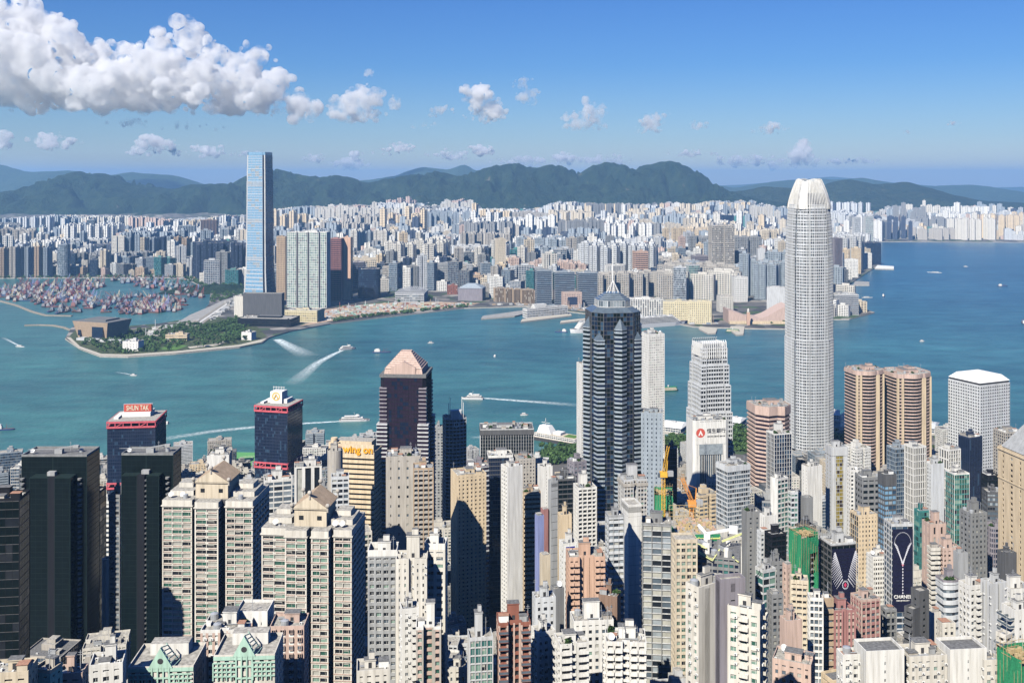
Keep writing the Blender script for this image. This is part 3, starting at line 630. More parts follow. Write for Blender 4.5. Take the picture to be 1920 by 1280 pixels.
 roof_top(root, pts, h, rnd, pm, roofm, dens, par, plant, tall)
 return root, pts, h, w, dp
front = lambda i, c, nb, r: i == 0
every = lambda i, c, nb, r: True
alt = lambda i, c, nb, r: c % 2 == 0
odd = lambda i, c, nb, r: c % 2 == 1
# ---------------------------------------------------------------- towers of the near shore, far ones first
T = tower
APT, OFF = 'apartment_tower', 'office_tower'
win = ('window', every); 
# --- waterfront row
T(OFF, 'long low grey office block with dark gridded front and roof mast', 898, 1001, 806, 1010, 3, .5, 'grid', 'palegrey', 'black', trim='darkgrey', ov=dict(bay=2.6, pw=.3, sf=.2, d=.25, fh=3.4), band=[(-.2, 5, .4)], dens=2)
T(OFF, 'dark glass tower with round emblem, twin roof masts and white fins', 828, 876, 787, 1010, 14, .9, 'ribbonthin', 'palegrey', 'black', trim='silver', shape='bowfront', dens=2)
T(OFF, 'grey punched window block hugging the side of the dark pyramid roof tower', 812, 832, 802, 1080, 5, 1, 'punch', 'grey', 'dark')
T(OFF, 'cylinder cornered cream office with thin dark window bands and roof letters', 614, 712, 850, 900, -9, .55, 'ribbon', 'sand', 'black', ov=dict(fh=4.4, sf=.62, pw=0, d=.5), seed=5, dens=1.5)
T(OFF, 'small white building with open roof frame beside helipad', 386, 432, 855, 1150, 8, 1, 'smallpunch', 'white', 'dark', blank=(0,))
T(OFF, 'white angular faced block with purple grey central strip', 547, 604, 878, 760, 12, .7, 'blank', 'white', 'dark', sides={0: ('fins', dict(fh=40, bay=6, pw=2.4, sf=0, d=.8))}, seed=3, dens=2)
T(APT, 'white slender tower behind the twin peaked cream towers with glass stair', 488, 548, 903, 640, 16, .8, 'curtain', 'white', 'steel', sides={3: ('blank',), 0: ('grid', dict(bay=5, pw=.5, sf=.3, d=.5))}, dens=2)
T(APT, 'pale blue grey tower with tall stairwell glazing behind second peaked tower', 618, 655, 897, 640, 10, .8, 'grid', 'silver', 'dark', ov=dict(bay=4, pw=.6, sf=.4, d=.4))
T(APT, 'round grey drum tower beside the yellow roof letters', 613, 642, 848, 840, 0, 1, 'blank', 'warmgrey', 'dark', shape='drum', dens=0)
# --- left mid
T(OFF, 'beige concrete tower with blank ribbed strips and narrow slit windows', 722, 790, 858, 700, 4, .75, 'smallpunch', 'warmgrey', 'dark', ov=dict(fh=6.6, bay=8, pw=6.6, sf=.7, d=.4), sides={1: ('res', dict(fh=3.2, bay=4, pw=.5, sf=.4, d=1)), 0: ('smallpunch', dict(fh=6.6, bay=5.6, pw=4.6, sf=.72, d=.5))}, dens=1.4)
T(OFF, 'brown grey tower with deep shaded balconies and glass pool roof', 772, 814, 880, 680, 6, 1, 'res', 'tan', 'dark', ov=dict(fh=3.3, bay=3.4, pw=.8, sf=.42, d=1.1), trim='warmgrey')
T(APT, 'cream apartment tower with dark window slots, first of the cream stack', 843, 912, 893, 770, 18, .85, 'punch', 'sand', 'dark', ov=dict(bay=3.4, pw=2.0, sf=.52, d=.7), seed=9)
T(OFF, 'dark curved office with bronze banded bow front and sloping roof', 873, 918, 876, 860, 8, 1, 'ribbon', 'purplegrey', 'purple', shape='bowfront', trim='palegrey', ov=dict(fh=4.2, sf=.3, d=.4, pw=0, bay=4))
T(OFF, 'dark glass office with green roof garden and white parapet frame', 912, 962, 858, 900, 6, .8, 'curtain', 'darkgrey', 'navy', pwall='white', par=2.2, dens=.8)
T(APT, 'tall white slab tower with orange topped window strip', 939, 980, 878, 720, 28, .8, 'blank', 'white', 'dark', sides={3: ('res', dict(fh=2.9, bay=3.2, pw=1.5, sf=.5, d=.4))}, dens=.5)
T(OFF, 'tan rough rendered block with crowded roof beside park trees', 962, 1004, 862, 900, 12, .9, 'punch', 'warmgrey', 'dark', dens=2)
T(OFF, 'brown mosaic office block with pale yellow window bands', 976, 1014, 925, 760, 10, .9, 'ribbon', 'tan', 'brown', trim='sand', dens=2)
T(OFF, 'plain white blank walled block behind the roof terraces', 1008, 1036, 877, 880, 14, 1, 'blank', 'white', 'dark', sides={0: ('smallpunch',)}, dens=2)
T(OFF, 'pencil thin grey block with horizontal joint lines', 1028, 1046, 905, 640, 22, 1.1, 'blank', 'grey', 'dark', sides={0: ('smallpunch', dict(fh=5, bay=30, pw=0, sf=.93, d=.3))}, dens=.5)
T(APT, 'narrow blue violet end wall building between pink walls', 1003, 1020, 970, 610, 22, 1.2, 'blank', 'periwinkle', 'dark', dens=.4)
T(APT, 'thin rose pink end wall building behind the blue violet wall', 1014, 1028, 958, 640, 20, 1.4, 'blank', 'rose', 'dark', dens=.4)
T(APT, 'small sand coloured building with stacked square windows', 1046, 1072, 968, 620, 16, .9, 'smallpunch', 'sand', 'dark', seed=4)
T(OFF, 'dark striped glass block with cluttered terrace roof and tank cylinder', 1040, 1082, 900, 760, 10, .9, 'ribbonthin', 'darkgrey', 'black', dens=2.4)
T(APT, 'white lattice fronted tower stacked with small balconies', 1076, 1119, 917, 720, 12, .9, 'grid', 'white', 'dark', ov=dict(fh=3.0, bay=3.4, pw=.7, sf=.3, d=1.2), tall=2.2, dens=1.2)
T(OFF, 'grey office with regular square windows below the star plan tower', 1064, 1100, 868, 860, 24, 1, 'punch', 'purplegrey', 'steel', ov=dict(fh=3.6, bay=3.8, pw=1.4, sf=.5), dens=1.6)
T(APT, 'twin winged tower with rust coloured cornice and glazed bay stacks', 1161, 1213, 902, 700, 10, .9, 'res', 'palegrey', 'res', shape='notch', band=[(1.5, 2.2, .5)], trim='warmgrey', tall=2.6, dens=1.2)
T(OFF, 'shaded blue grey stone office with narrow vertical window slots', 1201, 1246, 776, 900, -8, .9, 'smallpunch', 'bluegrey', 'navy', ov=dict(fh=4, bay=4.2, pw=2.9, sf=.55, d=.6), dens=.8)
T(OFF, 'very dark narrow office behind the yellow tower crane', 1246, 1272, 842, 940, -10, 1, 'curtain', 'navy', 'black')
T(APT, 'grey banded apartment block beside the plain white stair wall', 1136, 1170, 970, 500, 8, .9, 'ribbon', 'grey', 'pale', ov=dict(fh=3.0, bay=3, pw=.2, sf=.45, d=.5), trim='silver', near=True)
T(APT, 'plain white stair wall tower with faint panel joints', 1168, 1202, 950, 520, 12, 1.6, 'smallpunch', 'white', 'dark', ov=dict(fh=5, bay=99, pw=0, sf=.985, d=.03), sides={1: ('res', dict(fh=3, bay=2.6, pw=.7, sf=.45, d=.6))}, plant=False)
T(APT, 'tall grey framed glass apartment tower with wide pale panes', 1203, 1262, 985, 520, -7, .7, 'grid', 'midgrey', 'pale', ov=dict(fh=3.05, bay=4.6, pw=.45, sf=.14, d=.5), sides={3: ('res',), 1: ('grid',)}, trim='palegrey', dens=1.6)
T(APT, 'white hostel block with round blue moon sign on its side', 1049, 1082, 1022, 560, 16, .9, 'punch', 'white', 'res', dens=1)
T(APT, 'salmon brick apartment tower with stepped central shaft of slit windows', 1062, 1134, 1048, 480, 4, .7, 'res', 'salmon', 'res', shape='slab3', ov=dict(fh=3, bay=3.2, pw=1, sf=.45, d=.8), sides={2: ('smallpunch', dict(fh=3, bay=4, pw=3.3, sf=.6, d=.3))}, units=[('balcony', lambda i, c, nb, r: i in (0, 4), 'solid')], tall=1.6)
# --- central office cluster
T(OFF, 'glass and pale metal bank office with stepped lattice roof', 1347, 1408, 876, 860, 22, .75, 'curtain', 'silver', 'steel', ov=dict(fh=3.8, bay=2.4, pw=.12, sf=.3, d=.2), sides={1: ('punch', dict(fh=4.2, bay=4.5, pw=3.2, sf=.6, d=.3))}, band=[(0, 4, .3)], dens=1.4)
T(OFF, 'black glass fronted slim tower in white side frame with roof scaffolds', 1441, 1485, 815, 980, 16, .8, 'curtain', 'white', 'navy', ov=dict(fh=4, bay=2.6, pw=.25, sf=.06, d=.3), sides={3: ('blank',)}, trim='silver', dens=2.2, tall=1.8)
T(OFF, 'plain white wedge tower with teal glazed corner', 1447, 1480, 900, 800, 30, .7, 'blank', 'white', 'teal', sides={0: ('curtain', dict(fh=3.8, bay=3.4, pw=.3, sf=.3, d=.3))}, dens=1)
T(OFF, 'narrow office with alternating pale bands and teal windows', 1479, 1496, 925, 800, 12, .9, 'ribbon', 'silver', 'teal', ov=dict(fh=4, bay=4, pw=.3, sf=.4, d=.3))
T(OFF, 'blank white walled block beside the gold glass tower', 1506, 1543, 877, 900, 20, .6, 'blank', 'white', 'dark', sides={3: ('smallpunch',)}, dens=.8)
T(OFF, 'small grey blank block at the foot of the white walled block', 1504, 1524, 935, 800, 10, .8, 'blank', 'midgrey', 'dark')
T(OFF, 'gold mirrored glass tower in grey tiled frame', 1553, 1588, 840, 930, 8, .8, 'blank', 'palegrey', 'gold', ov=dict(gw=(7, 2, 1)), sides={0: ('mono', dict(fh=3.4, bay=2.4, pw=.1, sf=.1, d=.3, cw=4.2)), 3: ('smallpunch', dict(fh=3.6, bay=5, pw=4, sf=.7, d=.2))}, band=[(0, 7, .35)])
T(OFF, 'dark office block with louvre strips facing the gold glass tower', 1609, 1650, 897, 840, 8, .8, 'fins', 'midgrey', 'black', ov=dict(fh=5, bay=5, pw=1.2, sf=.5, d=.4), dens=1.4)
T(OFF, 'white tenement office with dark square windows and red roof sign', 1590, 1608, 883, 880, 10, .9, 'punch', 'white', 'dark', ov=dict(fh=3.6, bay=3.2, pw=1.2, sf=.5, d=.4))
T(OFF, 'blue glazed slim office with dark crown and red billboard', 1651, 1680, 892, 780, 12, .9, 'ribbon', 'darkgrey', 'sky', ov=dict(fh=3.9, bay=3, pw=.2, sf=.3, d=.3, rowglass=1), sides={3: ('blank',)}, band=[(0, 8, .1)])
T(OFF, 'slate blue glass office with masts below the ribbed twin towers', 1668, 1702, 842, 900, 16, .9, 'curtain', 'bluegrey', 'blue', dens=1.6)
T(OFF, 'white tower screened by wavy vertical diamond lattice', 1701, 1737, 840, 860, 18, .9, 'fins', 'white', 'black', ov=dict(fh=6, bay=1.9, pw=.55, sf=.1, d=.5), sides={3: ('blank',)})
T(OFF, 'white and grey slab with punched windows behind lattice tower', 1735, 1770, 872, 860, 16, .9, 'punch', 'white', 'dark', sides={0: ('blank',)}, wall2=None) if 0 else T(OFF, 'white and grey slab with punched windows behind lattice tower', 1735, 1770, 872, 860, 16, .9, 'blank', 'silver', 'dark', sides={3: ('punch',)}, dens=1.6)
T(OFF, 'white louvred office with open frame roof by the waterfront park', 1766, 1802, 845, 930, 20, .9, 'fins', 'white', 'dark', ov=dict(bay=3, pw=.8, sf=.12), sides={3: ('blank',)}, dens=1.6)
T(OFF, 'faceted dark navy glass tower with sharp pointed top', 1803, 1844, 822, 980, 24, .8, 'mono', 'navy', 'navy', ov=dict(fh=12, bay=2.2, pw=.2, sf=.02, d=.12), sides={3: ('blank',)}, trim='navy', dens=.6)
T(OFF, 'green glass office tower with white slanted roof frame', 1780, 1816, 890, 760, 10, .9, 'curtain', 'white', 'green', ov=dict(fh=3.8, bay=2.2, pw=.08, sf=.26, d=.15), trim='teal', dens=1)
T(OFF, 'grey gridded office beyond the porthole windowed white tower', 1872, 1920, 812, 1100, 12, .8, 'grid', 'warmgrey', 'dark', dens=1.5)
T(OFF, 'black glazed block with pitched white skylight roof', 1845, 1872, 893, 900, 10, .9, 'curtain', 'black', 'black')
T(OFF, 'low grey faceted glass office with bright metal roof', 1848, 1884, 925, 820, -6, .9, 'curtain', 'darkgrey', 'steel', ov=dict(sf=.4), dens=1.2)
T(OFF, 'rounded dark banded office with lawn on its roof', 1852, 1886, 990, 740, 0, .9, 'ribbon', 'purplegrey', 'navy', shape='round', roofm=M_LAWN, ov=dict(fh=3.8, sf=.3, pw=.1, bay=3))
T(OFF, 'green tiled fin fronted office at the back of the jewel banner', 1718, 1741, 960, 760, 12, .9, 'curtain', 'teal', 'teal', dens=1)
T(APT, 'cream art deco tower with gabled top and twin dark side wings', 1600, 1644, 968, 720, 10, .8, 'smallpunch', 'sand', 'dark', ov=dict(fh=3.3, bay=2.6, pw=1.5, sf=.5, d=.3), sides={3: ('mono', dict(d=.3))}, tall=1.4)
T(OFF, 'pale pink office tower with round clock like window in its gable', 1736, 1772, 985, 700, 8, .9, 'smallpunch', 'pink', 'brown', ov=dict(fh=8, bay=5, pw=3.8, sf=.25, d=.5), tall=1.6)
T(APT, 'white banded residential block stepping down in front of the pink gable tower', 1742, 1762, 1030, 640, 4, .9, 'ribbon', 'offwhite', 'dark', ov=dict(fh=3.1, sf=.5, pw=0, d=.9, bay=4))
T(APT, 'peach tiled tower with square emblem flanked by banded wings', 1760, 1800, 1030, 640, 6, .8, 'punch', 'pink', 'brown', sides={3: ('ribbon', dict(fh=3.1, sf=.5, pw=0, d=.8, bay=4))}, tall=1.4)
T(OFF, 'grey stone tower with stepped spire like crown', 1808, 1850, 965, 690, 14, .9, 'punch', 'midgrey', 'dark', ov=dict(fh=3.6, bay=3.4, pw=1.8, sf=.5), tall=2.5, dens=1.6)
T(OFF, 'plain grey slab wall building behind banded apartment wings', 1792, 1814, 1040, 620, 10, .9, 'blank', 'grey', 'dark')
T(OFF, 'curved blue grey office with wavy stacked window bands', 1762, 1800, 1092, 560, 8, .9, 'ribbon', 'purplegrey', 'steel', shape='bowfront', ov=dict(fh=4.2, sf=.55, pw=0, d=.6, bay=4), trim='silver')
T(OFF, 'dark violet grey windowless block in front of beige pyramid tower', 1876, 1905, 1040, 600, 12, .9, 'blank', 'darkgrey', 'dark', dens=.6)
T(APT, 'white multi window office with dense narrow panes beside jewel banner', 1630, 1666, 1046, 668, 8, .8, 'grid', 'white', 'brown', ov=dict(fh=3.1, bay=1.6, pw=.5, sf=.45, d=.4), dens=1.6)
# --- Mid centre and right low row
T(OFF, 'dark green screen grey office behind the netted building site', 1497, 1530, 990, 640, 16, .8, 'ribbonthin', 'darkgrey', 'steel', dens=2)
T(OFF, 'charcoal office block with small louvred windows near white wedge', 1394, 1427, 962, 660, 10, .8, 'smallpunch', 'midgrey', 'dark', dens=2)
T(OFF, 'white rendered stair block with scattered small vents', 1427, 1456, 970, 640, 20, .8, 'smallpunch', 'white', 'dark', dens=1.6)
T(OFF, 'black glass office with large dark roof billboard frame', 1437, 1475, 1005, 600, 18, .8, 'ribbonthin', 'black', 'black', ov=dict(fh=3.3), dens=1.6)
T(OFF, 'pale blue framed block with narrow lightwell', 1421, 1440, 1000, 610, 16, .9, 'res', 'silver', 'steel')
T(OFF, 'white capped teal glass office with open roof machines', 1419, 1456, 1072, 520, 24, .8, 'ribbon', 'palegrey', 'teal', ov=dict(fh=3.9, sf=.25, pw=.1, bay=5, d=.3), trim='silver', dens=2)
T(OFF, 'grey brick patterned block with oval roof fan', 1442, 1470, 1056, 560, 12, .9, 'punch', 'midgrey', 'dark', dens=1.6)
T(APT, 'slim grey apartment with vertical dark slot columns', 1441, 1468, 1118, 480, 10, 1, 'res', 'midgrey', 'dark', ov=dict(pw=.9))
T(APT, 'pink rimmed sliver tower with stacked oriel windows', 1469, 1484, 1062, 520, 22, 1.2, 'punch', 'pinkpaint' if 0 else 'pink', 'dark')
T(APT, 'cream balconied apartment tower below the green netted site', 1481, 1519, 1092, 500, -12, .9, 'res', 'cream', 'dark', ov=dict(fh=3, bay=2.6, pw=.5, sf=.5, d=1.0), near=True)
T(APT, 'pale peach windowless block with rooftop washing lines', 1466, 1504, 1168, 440, 14, .8, 'blank', 'pink', 'dark', dens=2)
T(APT, 'white framed tower with glassy blue bays and curved green roof sign', 1516, 1545, 1125, 460, -8, 1, 'grid', 'white', 'steel', ov=dict(fh=3, bay=2.2, pw=.35, sf=.3, d=.6))
T(APT, 'tan strip apartment tower squeezed beside the rose red tower', 1543, 1562, 1125, 470, 4, 1, 'ribbon', 'tan', 'dark', ov=dict(fh=3.05, sf=.62, pw=0, d=.5, bay=4))
T(APT, 'rose red apartment tower with pitched pink gables and round corner bays', 1556, 1602, 1148, 470, 6, .9, 'res', 'rose', 'resgreen', shape='notch', trim='pink', ov=dict(fh=3.05, bay=2.6, pw=1.0, sf=.5, d=.5), near=True)
T(APT, 'pink and rose stepped terrace roof block behind the white front row', 1602, 1650, 1128, 500, 14, .9, 'res', 'pink', 'dark', trim='rose', dens=1.4)
T(APT, 'dark framed scaffold like block beside the banner foot', 1655, 1680, 1146, 520, 8, .9, 'grid', 'midgrey', 'dark', ov=dict(bay=4, pw=.5, sf=.2, d=1))
T(APT, 'charcoal apartment tower with box balconies near banner foot', 1699, 1726, 1146, 450, 32, 1, 'punch', 'darkgrey', 'black', sides={0: ('blank',)}, plant=False, units=[('balcony', lambda i, c, nb, r: i == 3, 'solid')])
T(APT, 'tall charcoal rear shaft joined to the box balcony tower', 1713, 1742, 1112, 480, 20, 1, 'smallpunch', 'darkgrey', 'black', plant=False)
T(APT, 'small white office with rows of square windows and rounded corner', 1762, 1790, 1172, 480, 6, .8, 'punch', 'offwhite', 'dark')
T(APT, 'weathered white end wall block with water tanks', 1742, 1764, 1152, 500, 12, .9, 'smallpunch', 'offwhite', 'dark', dens=2)
T(APT, 'white apartment tower with paired balcony column and slim side fin', 1805, 1850, 1102, 455, 16, .8, 'res', 'white', 'dark', ov=dict(fh=3.0, bay=2.9, pw=1.1, sf=.5, d=.5), units=[('balcony', lambda i, c, nb, r: i == 0 and c in (1, 2), 'solid'), ('air_conditioner', every, .35)], near=True, trim='white', sides={3: ('blank',)})
T(APT, 'lilac shaded white tower with tiny square windows down one wall', 1846, 1888, 1098, 450, 18, .8, 'smallpunch', 'palegrey', 'dark', ov=dict(fh=3, bay=3.6, pw=2.4, sf=.55), units=[('air_conditioner', every, .5)], shape='notch')
T(APT, 'white apartment block with pale green terrace and roof plants', 1884, 1935, 1108, 480, 8, .8, 'punch', 'white', 'teal', dens=1.6)
T(APT, 'white blank tower with dark stepped balcony decks', 1888, 1940, 1148, 400, 14, .8, 'smallpunch', 'white', 'dark', units=[('balcony', lambda i, c, nb, r: i == 3, 'glass', 2.2)])
T(APT, 'balconied cream block with glass rails by the lower edge', 1872, 1900, 1195, 390, 30, 1, 'ribbon', 'offwhite', 'dark', ov=dict(fh=3.1, bay=4, pw=.2, sf=.3, d=1.2), units=[('balcony', lambda i, c, nb, r: i in (0, 3), 'glass', 1.3, 1.0)])
# --- front centre
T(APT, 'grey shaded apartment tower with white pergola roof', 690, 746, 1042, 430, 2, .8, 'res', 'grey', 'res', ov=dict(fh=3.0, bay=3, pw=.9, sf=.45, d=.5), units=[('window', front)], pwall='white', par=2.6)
T(APT, 'white pergola roofed tower with small square windows and black roof stair', 742, 802, 1052, 420, 2, .8, 'punch', 'offwhite', 'res', shape='notch', tall=2.4, ov=dict(fh=3.05, bay=3.2, pw=1.7, sf=.52), units=[('window', front), ('air_conditioner', every, .4)], dens=1.4)
T(APT, 'white twin window column tower with potted trellis on its roof', 797, 838, 1030, 430, -4, .9, 'punch', 'offwhite', 'res', ov=dict(fh=3.05, bay=3.6, pw=1.2, sf=.5), pwall='white', par=2.6, units=[('window', front)])
T(APT, 'white tower with wavy balconies and black skylight on a stair wing', 747, 786, 1146, 400, 14, 1, 'smallpunch', 'white', 'dark', ov=dict(fh=3, bay=2.8, pw=1.8, sf=.55), units=[('balcony', lambda i, c, nb, r: i == 0 and c == 1, 'solid', 1.0), ('air_conditioner', every, .6), ('window', every)])
T(APT, 'white tower with pink brick panels on its uppermost storeys', 778, 828, 1180, 385, 4, .9, 'res', 'warmgrey', 'resgreen', shape='slab3', trim='pink', ov=dict(fh=3.05, bay=3.0, pw=.7, sf=.42, d=.6), pwall='white', units=[('window', front)], tall=2.6, dens=1.6)
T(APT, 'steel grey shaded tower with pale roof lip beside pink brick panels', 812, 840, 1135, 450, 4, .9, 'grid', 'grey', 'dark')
T(APT, 'grey rendered tower with teal glazed bays in front and tall lift shaft', 875, 925, 1200, 390, 8, .9, 'grid', 'palegrey', 'teal', ov=dict(fh=3.1, bay=2.2, pw=.25, sf=.12, d=.4), sides={3: ('blank',)}, units=[('window', front, 'white')], tall=2.6, dens=1.6)
T(APT, 'brick red and pink apartment tower with three lit roof windows', 930, 995, 1172, 390, 6, .8, 'res', 'pink', 'dark', shape='slab3', trim='brick', ov=dict(fh=3.1, bay=3.2, pw=.6, sf=.34, d=.9), units=[('balcony', lambda i, c, nb, r: i in (0, 4), 'glass', 1.0, .98), ('window', lambda i, c, nb, r: i in (0, 2, 4), 'darkgrey')], pwall='brick', tall=1.8)
T(APT, 'pale cream sliver block by red brick tower back', 1012, 1032, 1045, 500, 18, 1, 'smallpunch', 'cream', 'dark')
T(APT, 'grey low block with white roof tents behind the white balcony tower', 998, 1042, 1125, 440, 10, .8, 'punch', 'silver', 'dark', dens=2.4)
T(APT, 'charcoal square shaft block with leafy roof corner', 1032, 1058, 1108, 470, 24, .9, 'blank', 'midgrey', 'dark', dens=2)
T(APT, 'brown brick terrace block planted with roof garden', 1122, 1166, 1122, 450, -18, .9, 'smallpunch', 'brown', 'dark', dens=3)
T(APT, 'white saw toothed apartment tower with triangular balcony shelves', 996, 1042, 1190, 415, 20, .9, 'res', 'white', 'dark', ov=dict(fh=3.0, bay=3.0, pw=1.3, sf=.5, d=.6), units=[('balcony', lambda i, c, nb, r: i == 3 and c % 2 == 0, 'solid', 1.0), ('window', every), ('air_conditioner', every, .3)], seed=8)
T(APT, 'white terrace topped apartment tower with dark recessed balconies', 1040, 1104, 1212, 400, 10, .9, 'res', 'white', 'dark', shape='notch', ov=dict(fh=3.0, bay=3.4, pw=1.0, sf=.36, d=.9), units=[('balcony', every, 'solid', 1.1), ('window', every)], seed=18, dens=2)
T(APT, 'white apartment tower with navy awning and planted terraces', 1134, 1214, 1208, 405, -4, .8, 'res', 'white', 'dark', shape='notch', ov=dict(fh=3.0, bay=3.3, pw=1.0, sf=.36, d=.9), units=[('balcony', every, 'solid', 1.1), ('window', every), ('air_conditioner', every, .3)], seed=28, dens=2)
T(APT, 'white rear wing with curved roof walls and round dish', 1070, 1150, 1168, 440, 6, .6, 'punch', 'white', 'res', seed=38, dens=3, tall=1.5)
T(APT, 'teal windowed cream apartment tower under green scaffold nets', 1262, 1306, 1015, 470, 3, .9, 'res', 'cream', 'resgreen', ov=dict(fh=3.05, bay=2.9, pw=.7, sf=.38, d=.5), units=[('window', front, 'cream')], plant=False)
T(APT, 'white apartment tower with tall mauve stair wall and roof garden', 1288, 1372, 1106, 355, 34, .45, 'punch', 'offwhite', 'resgreen', ov=dict(fh=3.05, bay=3.3, pw=1.5, sf=.48, d=.45), sides={0: ('smallpunch', dict(fh=3.05, bay=9, pw=8.6, sf=.8, d=.2, wm=2))}, pwall='offwhite', units=[('window', lambda i, c, nb, r: i == 3), ('air_conditioner', lambda i, c, nb, r: i == 3, .5)], seed=6)
T(APT, 'mauve grey windowless stair tower with satellite dish on top', 1344, 1398, 1092, 335, 12, .5, 'smallpunch', 'purplegrey', 'dark', ov=dict(fh=6, bay=6, pw=5.6, sf=.92, d=.2), dens=2, plant=False)
T(APT, 'white balconied apartment tower with open corner pergola terrace', 1366, 1440, 1150, 330, -26, .7, 'punch', 'offwhite', 'resgreen', ov=dict(fh=3.05, bay=3.3, pw=1.3, sf=.46, d=.45), units=[('balcony', lambda i, c, nb, r: c % 3 == 1, 'solid', 1.1), ('window', every), ('air_conditioner', every, .45)], seed=16)
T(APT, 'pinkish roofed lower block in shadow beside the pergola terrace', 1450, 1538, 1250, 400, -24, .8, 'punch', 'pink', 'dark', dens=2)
# --- lower edge left
T(APT, 'pink and white apartment block with arched gable and solar awning', 380, 470, 1185, 374, 2, .8, 'res', 'pink', 'res', shape='notch', trim='white', ov=dict(fh=3.05, bay=2.8, pw=1.0, sf=.48, d=.4), units=[('window', front), ('air_conditioner', front, .5)], pwall='white', dens=1.4)
T(APT, 'pink and white apartment wing with blue solar canopy', 508, 574, 1178, 380, 2, .9, 'res', 'pink', 'res', trim='white', ov=dict(fh=3.05, bay=3.2, pw=1.4, sf=.5, d=.4), units=[('bay_window', front)], pwall='pink', dens=1.2)
T(APT, 'square white lift house block carrying a large dish', 446, 506, 1150, 385, 0, .9, 'smallpunch', 'white', 'dark', dens=1, plant=False)
T(APT, 'white and orange panelled block beside the dark green towers', 162, 232, 1252, 330, 14, .9, 'punch', 'white', 'res', ov=dict(bay=3), units=[('window', every)], dens=2, seed=51)
T(APT, 'pale green parapet block with solar panel at the bottom corner', 62, 108, 1262, 300, -14, .9, 'punch', 'mint', 'dark', dens=1.5, pwall='cream')
T(APT, 'cream cluttered roof block with water dish in bottom corner', -20, 58, 1268, 290, 8, .8, 'punch', 'cream', 'dark', dens=3)
T(APT, 'blue and pink low roof block beneath the widest dark tower', 108, 158, 1268, 310, 6, .8, 'punch', 'pink', 'dark', dens=2)
T(APT, 'cream rooftop stair block peeping above the bottom edge', 664, 732, 1262, 360, 8, .8, 'punch', 'offwhite', 'dark', dens=2)
T(APT, 'low white flat roof block behind the grey lift shaft tower', 838, 876, 1255, 420, 4, .8, 'punch', 'offwhite', 'dark', dens=1)
# --- lower edge right: row of white towers
T(APT, 'white apartment slab with blank shaft, first of the front row', 1574, 1612, 1232, 372, 6, .8, 'punch', 'white', 'res', units=[('window', front), ('air_conditioner', every, .6)], roofm=M_ROOFT)
T(APT, 'tall blank white shaft with concrete roof in the front row', 1612, 1692, 1225, 368, 6, .7, 'smallpunch', 'white', 'dark', ov=dict(fh=3.1, bay=5, pw=4.2, sf=.6, d=.25), plant=False, roofm=M_ROOFG, units=[('window', every)])
T(APT, 'white roof terrace block with vertical pipes between the blank shafts', 1692, 1772, 1235, 372, 6, .7, 'punch', 'offwhite', 'res', ov=dict(fh=3.1, bay=3.2, pw=1.5), units=[('window', front), ('air_conditioner', every, .7)], dens=2.6)
T(APT, 'second blank white shaft with gridded concrete roof', 1768, 1846, 1222, 372, 6, .7, 'smallpunch', 'white', 'dark', ov=dict(fh=3.1, bay=5, pw=4.2, sf=.6, d=.25), plant=False, roofm=M_ROOFG, units=[('window', every)])
T(APT, 'white end block with pipes beside the green netted scaffold', 1838, 1876, 1242, 372, 6, .8, 'punch', 'offwhite', 'res', ov=dict(fh=3.1, bay=3), units=[('window', front), ('air_conditioner', every, .7)], dens=2.4)
# ---------------------------------------------------------------- landmark towers of the near shore
def base_of(x0, x1, yt, Y, rot, q, zb=None):
 r = R(rot); tot = (x1 - x0) / F * Y; w = tot / (math.cos(r) + q * abs(math.sin(r))); dp = q * w
 cyy = Y + (w * abs(math.sin(r)) + dp * math.cos(r)) / 2 * .92; cx = ((x0 + x1) / 2 - 960) / F * (Y + dp * .3)
 gz = ground_z(cx, cyy) if zb is None else zb; zt = H0 - (yt - YH) / F * Y
 FOOT.append((cx, cyy, math.hypot(w, dp) / 2, zt, x0, x1, yt, Y))
 return cx, cyy, gz, zt - gz, w, dp, r
def text_part(name, body, parent, x, y, z, size, m, rz=0, ext=.15, sx=1.0, bold=0.0):
 cu = bpy.data.curves.new(name, 'FONT'); cu.body = body; cu.size = size; cu.extrude = ext; cu.align_x = 'CENTER'; cu.align_y = 'CENTER'; cu.offset = bold; cu.resolution_u = 3
 t = bpy.data.objects.new(name, cu); COL.objects.link(t); dg = bpy.context.evaluated_depsgraph_get()
 me = bpy.data.meshes.new_from_object(t.evaluated_get(dg)); bpy.data.objects.remove(t)
 me.materials.clear(); me.materials.append(m)
 o = bpy.data.objects.new(name, me); COL.objects.link(o); o.parent = parent; o.location = (x, y, z); o.rotation_euler = (R(90), 0, rz); o.scale = (sx, 1, 1); return o
M_SIGNRED = mat('sign_red', (.55, .09, .06), var=0); M_CREAMPAINT = mat('sign_cream', (.80, .66, .5), var=0); M_ORANGE = mat('sign_orange', (.85, .38, .02), var=0); M_NAVY = mat('sign_navy', (.03, .04, .25), var=0)
M_GOLDP = mat('gold_emblem', (.72, .48, .16), rough=.4, var=0)
def stack(W, Gm, shape, prof, st, rnd, ng, blanks=()):
 """facade built storey band by storey band; prof lists (height, scale)"""
 for (za, sa), (zb_, sb) in zip(prof, prof[1:]):
  facade(W, Gm, scale_pts(shape, (sa + sb) / 2), za, zb_, st, rnd, blanks, ng)
def seg(prof, step):
 out = []; z = prof[0][0]
 while z < prof[-1][0] - .01: out.append((z, interp(prof, z))); z += step
 out.append(prof[-1]); return out

